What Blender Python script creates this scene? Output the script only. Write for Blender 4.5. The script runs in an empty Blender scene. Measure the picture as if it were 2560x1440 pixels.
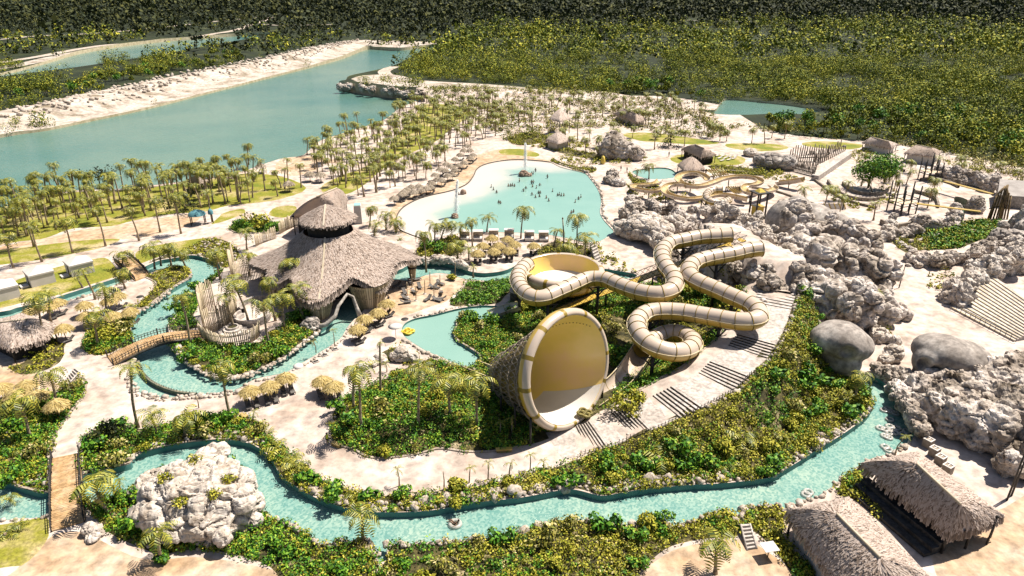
import bpy, bmesh, math, random
import numpy as np
from mathutils import Vector, Matrix, noise as mnoise
from mathutils.geometry import delaunay_2d_cdt
SC = bpy.context.scene
COL = SC.collection
R = math.radians
rng = np.random.default_rng(7)
random.seed(7)
# ------------------------------------------------------------------ camera
F, CX, CY, H = 1717.0, 1280.0, 720.0, 52.0
PITCH = math.atan(760 / F)
cp, sp = math.cos(PITCH), math.sin(PITCH)
def P(px, py, z=0.0):
    x, v = (px - CX) / F, (CY - py) / F
    d = Vector((x, cp + v * sp, -sp + v * cp))
    t = (z - H) / d.z
    return Vector((d.x * t, d.y * t, z))
def proj(p):
    x, y, z = p[0], p[1], p[2] - H
    dep = y * cp - z * sp
    return CX + F * x / dep, CY - F * (y * sp + z * cp) / dep
def ppm(px, py, z=0.0):          # picture pixels (of 2560) per metre at that point
    p = P(px, py, z); return F / (p.y * cp - (z - H) * sp)
cam = bpy.data.cameras.new("camera"); cam_o = bpy.data.objects.new("camera", cam); COL.objects.link(cam_o)
cam.sensor_width = 36; cam.lens = 36 * F / 2560; cam.clip_end = 20000; cam.clip_start = 1
cam_o.location = (0, 0, H); cam_o.rotation_euler = (math.pi / 2 - PITCH, 0, 0)
SC.camera = cam_o
# ------------------------------------------------------------------ light
SUN_EL, SUN_DIR = R(60), Vector((0.87, 0.48, 0)).normalized()
sv = Vector((SUN_DIR.x * math.cos(SUN_EL), SUN_DIR.y * math.cos(SUN_EL), math.sin(SUN_EL)))
sun = bpy.data.lights.new("sun", 'SUN'); sun_o = bpy.data.objects.new("sun", sun); COL.objects.link(sun_o)
sun.energy = 5.0; sun.angle = R(0.5); sun.color = (1.0, 0.92, 0.81)
sun_o.rotation_euler = sv.to_track_quat('Z', 'Y').to_euler(); sun_o.location = sv * 200
W = bpy.data.worlds.new("World"); SC.world = W; W.use_nodes = True
nt = W.node_tree; bg = nt.nodes['Background']
sky = nt.nodes.new('ShaderNodeTexSky'); sky.sky_type = 'NISHITA'; sky.sun_disc = False
sky.sun_elevation = SUN_EL; sky.sun_rotation = math.atan2(sv.x, sv.y); sky.air_density = 1; sky.dust_density = 1.5
nt.links.new(sky.outputs[0], bg.inputs[0]); bg.inputs[1].default_value = 0.05
SC.view_settings.view_transform = 'Standard'; SC.view_settings.look = 'None'
SC.view_settings.exposure = 1.05; SC.view_settings.gamma = 1
SC.cycles.max_bounces = 5; SC.cycles.diffuse_bounces = 2; SC.cycles.glossy_bounces = 2
SC.cycles.transparent_max_bounces = 8; SC.cycles.use_adaptive_sampling = True; SC.cycles.use_denoising = True
# ------------------------------------------------------------------ materials
MAT = {}
def mat(name, c1, c2=None, rough=.8, scale=1.0, detail=5, bump=0.0, bscale=None, c3=None, island=0.0, lo=.35, hi=.65, spec=.3, fine=0.0, voro=0.0, trans=0.0, metal=0.0, stretch=None, coat=0.0):
    """Principled material: noise blend of two or three colours, finer speckle, per-island variation, bump."""
    if name in MAT: return MAT[name]
    m = bpy.data.materials.new(name); m.use_nodes = True
    n, l = m.node_tree.nodes, m.node_tree.links
    b = n['Principled BSDF']; b.inputs['Roughness'].default_value = rough
    b.inputs['Specular IOR Level'].default_value = spec; b.inputs['Metallic'].default_value = metal
    b.inputs['Coat Weight'].default_value = coat
    tc = n.new('ShaderNodeTexCoord'); vec = tc.outputs['Object']
    if stretch:
        mp = n.new('ShaderNodeMapping'); mp.inputs['Scale'].default_value = stretch
        l.new(vec, mp.inputs[0]); vec = mp.outputs[0]
    def noise(s, d=detail):
        t = n.new('ShaderNodeTexNoise'); t.inputs['Scale'].default_value = s; t.inputs['Detail'].default_value = d
        t.inputs['Roughness'].default_value = .62; l.new(vec, t.inputs['Vector']); return t.outputs[0]
    def rampf(fac, stops):
        r = n.new('ShaderNodeValToRGB'); e = r.color_ramp.elements
        e[0].position, e[0].color = stops[0][0], (*stops[0][1], 1); e[1].position, e[1].color = stops[-1][0], (*stops[-1][1], 1)
        for p_, c_ in stops[1:-1]:
            x_ = e.new(p_); x_.color = (*c_, 1)
        l.new(fac, r.inputs[0]); return r.outputs[0]
    c2 = c2 or c1
    st = [(lo, c1), (hi, c2)] if c3 is None else [(lo, c1), ((lo + hi) / 2, c2), (hi, c3)]
    fac = noise(scale)
    if island:
        g = n.new('ShaderNodeNewGeometry'); mx = n.new('ShaderNodeMix'); mx.data_type = 'FLOAT'
        mx.inputs[0].default_value = island; l.new(fac, mx.inputs[2]); l.new(g.outputs['Random Per Island'], mx.inputs[3]); fac = mx.outputs[0]
    col = rampf(fac, st)
    if fine:
        f2 = noise(fine, 3); k = rampf(f2, [(.3, (.55, .55, .55)), (.7, (1.2, 1.2, 1.2))])
        mm = n.new('ShaderNodeMix'); mm.data_type = 'RGBA'; mm.blend_type = 'MULTIPLY'; mm.inputs[0].default_value = 1
        l.new(col, mm.inputs[6]); l.new(k, mm.inputs[7]); col = mm.outputs[2]
    l.new(col, b.inputs['Base Color'])
    if trans:
        b.inputs['Subsurface Weight'].default_value = 0
    if bump:
        bp = n.new('ShaderNodeBump'); bp.inputs['Strength'].default_value = 1; bp.inputs['Distance'].default_value = bump
        if voro:
            v = n.new('ShaderNodeTexVoronoi'); v.inputs['Scale'].default_value = voro; l.new(vec, v.inputs['Vector']); h_ = v.outputs[0]
        else: h_ = noise(bscale or scale * 4)
        l.new(h_, bp.inputs['Height']); l.new(bp.outputs[0], b.inputs['Normal'])
    MAT[name] = m; return m
# ------------------------------------------------------------------ object helpers
def tag(o, label=None, cat=None, group=None, kind=None):
    if label: o['label'] = label
    if cat: o['category'] = cat
    if group: o['group'] = group
    if kind: o['kind'] = kind
    return o
def link(name, me, parent=None, loc=None, rot=None):
    o = bpy.data.objects.new(name, me); COL.objects.link(o)
    if parent: o.parent = parent
    if loc is not None: o.location = loc
    if rot is not None: o.rotation_euler = rot
    return o
def empty(name, loc, rz=0, label=None, cat=None, group=None):
    o = bpy.data.objects.new(name, None); COL.objects.link(o); o.location = loc; o.rotation_euler = (0, 0, rz)
    o.empty_display_size = .2
    return tag(o, label, cat, group)
def big_mesh(name, verts, quads=None, tris=None, mats=(), mi=None, smooth=False):
    """mesh from numpy arrays"""
    me = bpy.data.meshes.new(name)
    verts = np.asarray(verts, np.float32); nv = len(verts)
    qs = np.zeros((0, 4), np.int32) if quads is None else np.asarray(quads, np.int32).reshape(-1, 4)
    ts = np.zeros((0, 3), np.int32) if tris is None else np.asarray(tris, np.int32).reshape(-1, 3)
    me.vertices.add(nv); me.vertices.foreach_set('co', verts.ravel())
    nl = qs.size + ts.size; me.loops.add(nl)
    me.loops.foreach_set('vertex_index', np.concatenate([qs.ravel(), ts.ravel()]))
    npol = len(qs) + len(ts); me.polygons.add(npol)
    st = np.concatenate([np.arange(len(qs)) * 4, qs.size + np.arange(len(ts)) * 3]).astype(np.int32)
    tot = np.concatenate([np.full(len(qs), 4), np.full(len(ts), 3)]).astype(np.int32)
    me.polygons.foreach_set('loop_start', st); me.polygons.foreach_set('loop_total', tot)
    for m in mats: me.materials.append(m)
    if mi is not None: me.polygons.foreach_set('material_index', np.asarray(mi, np.int32))
    if smooth: me.polygons.foreach_set('use_smooth', np.ones(npol, bool))
    me.update(); me.validate(); return me
class MB:
    """collects shapes into one mesh"""
    def __init__(s): s.v = []; s.f = []; s.m = []; s.sm = []
    def add(s, vs, fs, m=0, sm=False):
        o = len(s.v); s.v += [tuple(v) for v in vs]; s.f += [tuple(i + o for i in f) for f in fs]
        s.m += [m] * len(fs); s.sm += [sm] * len(fs); return s
    def box(s, c, d, rz=0, m=0, taper=1.0, axis=None):
        dx, dy, dz = d[0] / 2, d[1] / 2, d[2] / 2; ca, sa = math.cos(rz), math.sin(rz); vs = []
        for z, k in ((-dz, 1), (dz, taper)):
            for x, y in ((-dx, -dy), (dx, -dy), (dx, dy), (-dx, dy)):
                x *= k; y *= k; vs.append((c[0] + x * ca - y * sa, c[1] + x * sa + y * ca, c[2] + z))
        return s.add(vs, [(3, 2, 1, 0), (4, 5, 6, 7), (0, 1, 5, 4), (1, 2, 6, 5), (2, 3, 7, 6), (3, 0, 4, 7)], m)
    def tube(s, pts, r, n=6, m=0, cap=True, sm=True):
        pts = [Vector(p) for p in pts]; k = len(pts); rs = r if isinstance(r, (list, tuple)) else [r] * k
        vs = []; up = None
        for i, p in enumerate(pts):
            t = (pts[min(i + 1, k - 1)] - pts[max(i - 1, 0)]).normalized()
            if up is None: up = Vector((0, 0, 1)) if abs(t.z) < .9 else Vector((1, 0, 0))
            a = t.cross(up).normalized(); up = a.cross(t).normalized()
            for j in range(n):
                q = 2 * math.pi * j / n; vs.append(p + (a * math.cos(q) + up * math.sin(q)) * rs[i])
        fs = [(i * n + j, i * n + (j + 1) % n, (i + 1) * n + (j + 1) % n, (i + 1) * n + j) for i in range(k - 1) for j in range(n)]
        s.add(vs, fs, m, sm)
        if cap:
            o = len(s.v) - len(vs)
            s.f += [tuple(o + j for j in range(n))[::-1], tuple(o + (k - 1) * n + j for j in range(n))]; s.m += [m] * 2; s.sm += [False] * 2
        return s
    def lathe(s, c, prof, n=16, m=0, sm=True, jit=0.0):
        vs = []; k = len(prof)
        for r, z in prof:
            for j in range(n):
                q = 2 * math.pi * j / n; jj = 1 + (random.random() - .5) * jit
                vs.append((c[0] + r * jj * math.cos(q), c[1] + r * jj * math.sin(q), c[2] + z))
        fs = [(i * n + j, i * n + (j + 1) % n, (i + 1) * n + (j + 1) % n, (i + 1) * n + j) for i in range(k - 1) for j in range(n)]
        return s.add(vs, fs, m, sm)
    def mesh(s, name, mats):
        me = bpy.data.meshes.new(name); me.from_pydata(s.v, [], s.f)
        for x in (mats if isinstance(mats, (list, tuple)) else [mats]): me.materials.append(x)
        me.polygons.foreach_set('material_index', s.m); me.polygons.foreach_set('use_smooth', s.sm); me.update(); return me
    def build(s, name, mats, parent=None, loc=None, rot=None): return link(name, s.mesh(name, mats), parent, loc, rot)
def dup(root, loc, rz=0, scale=1.0, label=None, group=None, rot=None):
    r = root.copy(); COL.objects.link(r); r.location = loc; r.rotation_euler = rot or (0, 0, rz)
    r.scale = (scale,) * 3 if not isinstance(scale, tuple) else scale
    if label: r['label'] = label
    if group: r['group'] = group
    for ch in root.children:
        c = ch.copy(); COL.objects.link(c); c.parent = r
        for g in ch.children:
            d = g.copy(); COL.objects.link(d); d.parent = c
    return r
def spline(pts, k=6, closed=False):
    """Catmull-Rom through points (tuples of any length)"""
    A = [np.array(p, float) for p in pts]; n = len(A); out = []
    for i in range(n if closed else n - 1):
        p0, p1, p2, p3 = (A[(i + d) % n] if closed else A[min(max(i + d, 0), n - 1)] for d in (-1, 0, 1, 2))
        for j in range(k):
            t = j / k
            out.append(.5 * (2 * p1 + (p2 - p0) * t + (2 * p0 - 5 * p1 + 4 * p2 - p3) * t * t + (3 * p1 - p0 - 3 * p2 + p3) * t ** 3))
    if not closed: out.append(A[-1])
    return [tuple(o) for o in out]
def pip(x, y, poly):
    poly = np.asarray(poly, float); ins = np.zeros(x.shape, bool)
    bb = (x >= poly[:, 0].min()) & (x <= poly[:, 0].max()) & (y >= poly[:, 1].min()) & (y <= poly[:, 1].max())
    idx = np.nonzero(bb)[0]
    if not len(idx): return ins
    xs, ys = x[idx], y[idx]; r = np.zeros(len(idx), bool)
    for (x1, y1), (x2, y2) in zip(poly, np.roll(poly, -1, 0)):
        if y1 == y2: continue
        c = (y1 > ys) != (y2 > ys)
        r ^= c & (xs < (x2 - x1) * (ys - y1) / (y2 - y1) + x1)
    ins[idx] = r; return ins
def poly_dist(x, y, line, closed=False):
    """distance to a polyline and the parameter-interpolated third value"""
    L = np.asarray(line, float); best = np.full(x.shape, 1e9); zz = np.zeros(x.shape)
    n = len(L)
    for i in range(n if closed else n - 1):
        a, b = L[i], L[(i + 1) % n]; dx, dy = b[0] - a[0], b[1] - a[1]; q = dx * dx + dy * dy + 1e-9
        t = np.clip(((x - a[0]) * dx + (y - a[1]) * dy) / q, 0, 1)
        d = np.hypot(x - a[0] - t * dx, y - a[1] - t * dy); m = d < best; best = np.where(m, d, best)
        if L.shape[1] > 2: zz = np.where(m, a[2] + t * (b[2] - a[2]), zz)
    return best, zz
# numpy value noise
def vnoise(x, y, z=0.0, seed=0):
    x, y = np.asarray(x, float), np.asarray(y, float); z = np.zeros_like(x) + z
    xi, yi, zi = np.floor(x).astype(np.int64), np.floor(y).astype(np.int64), np.floor(z).astype(np.int64)
    fx, fy, fz = x - xi, y - yi, z - zi
    fx, fy, fz = (f * f * (3 - 2 * f) for f in (fx, fy, fz))
    def h(a, b, c):
        n = (a * 374761393 + b * 668265263 + c * 2147483647 + seed * 974711) & 0xffffffff
        n = ((n ^ (n >> 13)) * 1274126177) & 0xffffffff
        return ((n ^ (n >> 16)) & 0xffff) / 65535.0
    r = 0
    for i in (0, 1):
        for j in (0, 1):
            for k in (0, 1):
                r = r + h(xi + i, yi + j, zi + k) * (fx if i else 1 - fx) * (fy if j else 1 - fy) * (fz if k else 1 - fz)
    return r
def fbm(x, y, z=0.0, o=4, seed=0):
    s = 0; a = .5
    for i in range(o):
        s = s + a * vnoise(x, y, z, seed + i); x, y, z = x * 2.03, y * 2.03, z * 2.03; a *= .5
    return s
def leaf_cloud(cen, rad, k, leaf, flat=.75, up=.35, shell=.35, nk=1.2):
    """k leaf quads round each centre; cen (N,3), rad (N,) or (N,3), leaf size scalar or (N,)"""
    N = len(cen); rad = np.asarray(rad, float); rad = np.repeat(rad[:, None], 3, 1) * (1, 1, flat) if rad.ndim == 1 else rad
    d = rng.normal(size=(N, k, 3)); d /= np.linalg.norm(d, axis=2, keepdims=True)
    r = (shell + (1 - shell) * rng.random((N, k, 1))) ** .6
    c = cen[:, None, :] + d * r * rad[:, None, :]
    nr = rng.normal(size=(N, k, 3)) + d * nk; nr[..., 2] += up; nr /= np.linalg.norm(nr, axis=2, keepdims=True)
    a = np.cross(nr, rng.normal(size=(N, k, 3))); a /= np.linalg.norm(a, axis=2, keepdims=True); b = np.cross(nr, a)
    s = np.broadcast_to(np.asarray(leaf, float).reshape(-1, 1, 1), (N, 1, 1)) * (.6 + .8 * rng.random((N, k, 1)))
    a, b = a * s * .62, b * s * .38
    v = np.stack([c - a, c - b, c + a, c + b], 2).reshape(-1, 3)
    return v, np.arange(len(v)).reshape(-1, 4)
# ------------------------------------------------------------------ terrain heights
def W2(pts, z=0.0): return [tuple(P(a, b, z))[:2] for a, b in pts]
def W3(pts): return [tuple(P(*p)) for p in pts]
STAIR = [(1385, 1115, 0), (1455, 1097, .2), (1500, 1085, .9), (1555, 1062, 1.1), (1600, 1045, 1.9), (1665, 1018, 2.1), (1722, 990, 3.0), (1790, 955, 3.2), (1826, 918, 4.0), (1868, 880, 4.2), (1893, 845, 5.0), (1915, 805, 5.2), (1930, 765, 5.5), (1945, 725, 6.0)]
MOUNDS = [  # (world polyline with z, flat half-width, falloff)
    (W3(STAIR), 3.9, 7.0),
    (W3([(1950, 720, 6.0), (1940, 660, 8.5), (1900, 615, 9.6), (1840, 585, 9.6), (1800, 560, 9)]), 3.6, 2.8),
    (W3([(1900, 612, 9.6), (1960, 640, 9.6)]), 3.6, 2.8),
    (W3([(-200, 322, 4), (0, 285, 4), (240, 236, 4), (460, 186, 4), (700, 143, 4), (900, 103, 4)]), 5.0, 17.0),
    (W3([(885, 200, 4), (960, 212, 4), (1060, 222, 4), (1290, 226, 3), (1500, 232, 2)]), 7.0, 7.0),
    (W3([(930, 1030, 1.4), (1010, 1010, 1.8), (1120, 1040, 1.2)]), 1.0, 7.0),
    (W3([(2260, 620, .5), (2450, 590, .9)]), 3.0, 9.0),
]
def hz(x, y):
    x = np.asarray(x, float); y = np.asarray(y, float); h = np.zeros(x.shape)
    for line, flat, fall in MOUNDS:
        d, z = poly_dist(x, y, line); t = np.clip(1 - (d - flat) / fall, 0, 1)
        h = np.maximum(h, z * t * t * (3 - 2 * t))
    far = np.clip((y - 380) / 200, 0, 1); h = h * np.where((h > .3) & (y > 190), .8 + .4 * fbm(x / 5, y / 5, seed=31), 1) if np.size(x) > 50 else h
    return h + far * 3.0 * fbm(x / 90, y / 90, seed=3)
def hz1(x, y): return float(hz(np.array([x]), np.array([y]))[0])
def G(px, py, dz=0.0):
    """the point of the terrain seen at that place"""
    z = 0.0
    for _ in range(5):
        p = P(px, py, z); z = .5 * z + .5 * hz1(p.x, p.y) if _ else hz1(p.x, p.y)
    p = P(px, py, z); return Vector((p.x, p.y, hz1(p.x, p.y) + dz))
# ------------------------------------------------------------------ regions, traced on the ground
PARK = [(-300, 560), (0, 520), (150, 478), (300, 470), (430, 455), (540, 440), (610, 425), (700, 395), (760, 385), (800, 350), (900, 318), (960, 298), (1000, 268), (1045, 250), (1062, 235), (1290, 232), (1500, 240), (1640, 240), (1800, 262), (1900, 318), (2000, 340), (2150, 352), (2300, 366), (2420, 392), (2560, 420), (3200, 560), (3600, 1700), (-1200, 1700)]
LAGOON = [(-400, 640), (0, 522), (150, 480), (300, 472), (430, 457), (540, 442), (610, 427), (700, 397), (760, 387), (800, 352), (900, 320), (960, 300), (1000, 270), (1045, 252), (1060, 244), (1000, 243), (930, 235), (870, 224), (846, 213), (865, 200), (875, 190), (930, 178), (985, 165), (1040, 142), (1095, 122), (1085, 114), (1000, 124), (950, 122), (915, 122), (860, 143), (800, 160), (720, 180), (600, 210), (480, 240), (360, 270), (240, 295), (120, 320), (0, 338), (-400, 420)]
LAGOON2 = [(-300, 235), (0, 185), (100, 160), (200, 132), (300, 115), (400, 103), (500, 95), (600, 88), (690, 88), (705, 92), (640, 98), (560, 110), (480, 125), (400, 140), (300, 155), (200, 170), (100, 182), (0, 195), (-300, 260)]
RIVER1 = [(-250, 1205), (0, 1206), (50, 1219), (117, 1232), (207, 1190), (240, 1180), (325, 1160), (327, 1142), (380, 1125), (440, 1112), (500, 1104), (560, 1100), (610, 1105), (650, 1122), (680, 1150), (700, 1185), (740, 1217), (790, 1245), (850, 1266), (920, 1279), (1000, 1281), (1080, 1276), (1150, 1264), (1220, 1253), (1290, 1246), (1350, 1236), (1400, 1226), (1440, 1225), (1480, 1235), (1510, 1240), (1560, 1232), (1630, 1221), (1720, 1213), (1800, 1209), (1880, 1201), (1930, 1193), (1960, 1176), (2000, 1152), (2050, 1120), (2100, 1090), (2150, 1055), (2175, 1030), (2185, 1000), (2165, 975), (2135, 955), (2145, 940), (2190, 945), (2215, 963), (2240, 1000), (2265, 1040), (2282, 1075), (2280, 1100), (2255, 1119), (2224, 1134), (2169, 1150), (2138, 1177), (2107, 1197), (2076, 1220), (2037, 1244), (1990, 1259), (1966, 1277), (1943, 1263), (1872, 1267), (1855, 1279), (1853, 1300), (1843, 1300), (1826, 1277), (1787, 1280), (1755, 1291), (1728, 1302), (1677, 1314), (1654, 1297), (1567, 1315), (1475, 1302), (1433, 1300), (1383, 1307), (1300, 1327), (1217, 1346), (1133, 1352), (1050, 1359), (982, 1360), (968, 1368), (966, 1400), (942, 1400), (937, 1363), (917, 1346), (862, 1355), (800, 1359), (775, 1338), (717, 1309), (667, 1286), (640, 1240), (600, 1180), (560, 1140), (520, 1128), (460, 1165), (390, 1200), (333, 1217), (300, 1238), (267, 1246), (212, 1261), (117, 1292), (42, 1296), (0, 1302), (-250, 1320)]
RIVER2 = [(-200, 800), (0, 780), (44, 769), (100, 757), (158, 738), (230, 715), (300, 692), (350, 672), (396, 652), (437, 645), (477, 638), (504, 642), (531, 652), (551, 667), (537, 685), (511, 706), (487, 729), (467, 753), (447, 776), (430, 793), (420, 810), (423, 833), (429, 861), (442, 882), (467, 902), (500, 923), (542, 938), (583, 940), (625, 934), (667, 915), (708, 892), (742, 868), (771, 846), (805, 820), (830, 798), (845, 760), (900, 690), (991, 677), (1025, 661), (1056, 657), (1103, 658), (1144, 667), (1169, 677), (1206, 683), (1244, 680), (1269, 674), (1297, 664), (1400, 652), (1512, 672), (1590, 686), (1560, 697), (1400, 694), (1275, 696), (1228, 702), (1181, 699), (1156, 696), (1125, 686), (1094, 683), (1062, 689), (1022, 702), (981, 700), (940, 740), (900, 786), (884, 800), (867, 820), (850, 847), (804, 878), (771, 898), (742, 915), (717, 930), (683, 938), (637, 948), (600, 969), (583, 980), (542, 984), (492, 988), (458, 990), (408, 994), (362, 986), (337, 973), (329, 948), (331, 911), (336, 880), (329, 833), (329, 810), (336, 793), (359, 773), (386, 756), (420, 729), (447, 712), (470, 699), (479, 686), (475, 670), (440, 664), (400, 674), (350, 692), (302, 707), (235, 731), (165, 753), (105, 768), (50, 782), (0, 796), (-200, 815)]
SPLASH = [(1005, 829), (1011, 810), (1038, 796), (1089, 786), (1139, 773), (1183, 766), (1222, 764), (1262, 770), (1258, 795), (1225, 800), (1149, 793), (1139, 817), (1131, 830), (1141, 850), (1166, 868), (1196, 888), (1196, 905), (1175, 916), (1162, 915), (1133, 907), (1108, 894), (1071, 880), (1042, 863), (1017, 846)]
WAVEPOOL = [(1053, 596), (1025, 586), (1000, 574), (991, 555), (994, 536), (1009, 517), (1041, 499), (1075, 488), (1112, 480), (1141, 472), (1169, 458), (1184, 439), (1191, 424), (1206, 413), (1234, 405), (1269, 400), (1306, 399), (1350, 402), (1375, 405), (1400, 417), (1431, 425), (1462, 433), (1475, 446), (1491, 467), (1500, 486), (1503, 505), (1500, 530), (1509, 549), (1525, 567), (1534, 580), (1512, 596), (1491, 605), (1447, 602), (1400, 592), (1369, 587), (1306, 582), (1212, 580), (1166, 581), (1119, 588), (1087, 594)]
TOTPOOL = [(1580, 430), (1605, 423), (1650, 419), (1680, 424), (1692, 441), (1650, 448), (1610, 445)]
POND = [(1745, 272), (1785, 275), (1800, 258), (1820, 245), (1905, 252), (1980, 260), (2055, 275), (2005, 285), (1920, 285), (1855, 287), (1790, 285)]
GROTTO = [(2385, 495), (2401, 493), (2422, 503), (2414, 522), (2407, 553), (2383, 556), (2391, 532)]
LAWNS = [
    [(-300, 640), (0, 526), (150, 484), (300, 476), (430, 461), (540, 446), (610, 434), (700, 440), (766, 470), (705, 497), (638, 507), (571, 514), (504, 531), (437, 534), (336, 551), (279, 565), (185, 571), (134, 588), (100, 598), (0, 612), (-300, 680)],
    [(800, 470), (850, 440), (905, 420), (960, 385), (990, 340), (1030, 300), (1060, 262), (1120, 262), (1180, 280), (1130, 320), (1080, 360), (1020, 385), (960, 420), (900, 470), (840, 490)],
    [(528, 560), (545, 545), (560, 532), (604, 522), (612, 532), (575, 548), (550, 556)],
    [(672, 536), (690, 518), (730, 514), (742, 522), (725, 540), (700, 544)],
    [(44, 699), (138, 669), (235, 647), (269, 647), (289, 669), (309, 686), (289, 692), (235, 709), (158, 734), (67, 754), (0, 770), (-150, 790), (-150, 740), (0, 725)],
    [(1555, 335), (1630, 332), (1730, 345), (1800, 357), (1740, 362), (1660, 356), (1600, 352)],
    [(1815, 360), (1880, 358), (1955, 362), (1968, 372), (1905, 378), (1830, 371)],
    [(2005, 358), (2060, 353), (2155, 361), (2130, 373), (2030, 368)],
    [(1675, 397), (1705, 386), (1785, 387), (1845, 390), (1864, 400), (1845, 412), (1780, 413), (1705, 411)],
    [(0, 1312), (60, 1302), (118, 1294), (122, 1330), (118, 1348), (95, 1380), (60, 1410), (30, 1416), (-150, 1425), (-150, 1320)],
    [(1250, 375), (1300, 372), (1345, 383), (1340, 392), (1290, 388), (1255, 386)],
    [(-100, 630), (0, 625), (110, 612), (220, 600), (300, 598), (250, 620), (150, 640), (60, 655), (-100, 668)],
    [(338, 634), (369, 618), (420, 608), (470, 600), (520, 596), (470, 622), (420, 634), (370, 652), (350, 657)],
]
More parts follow.
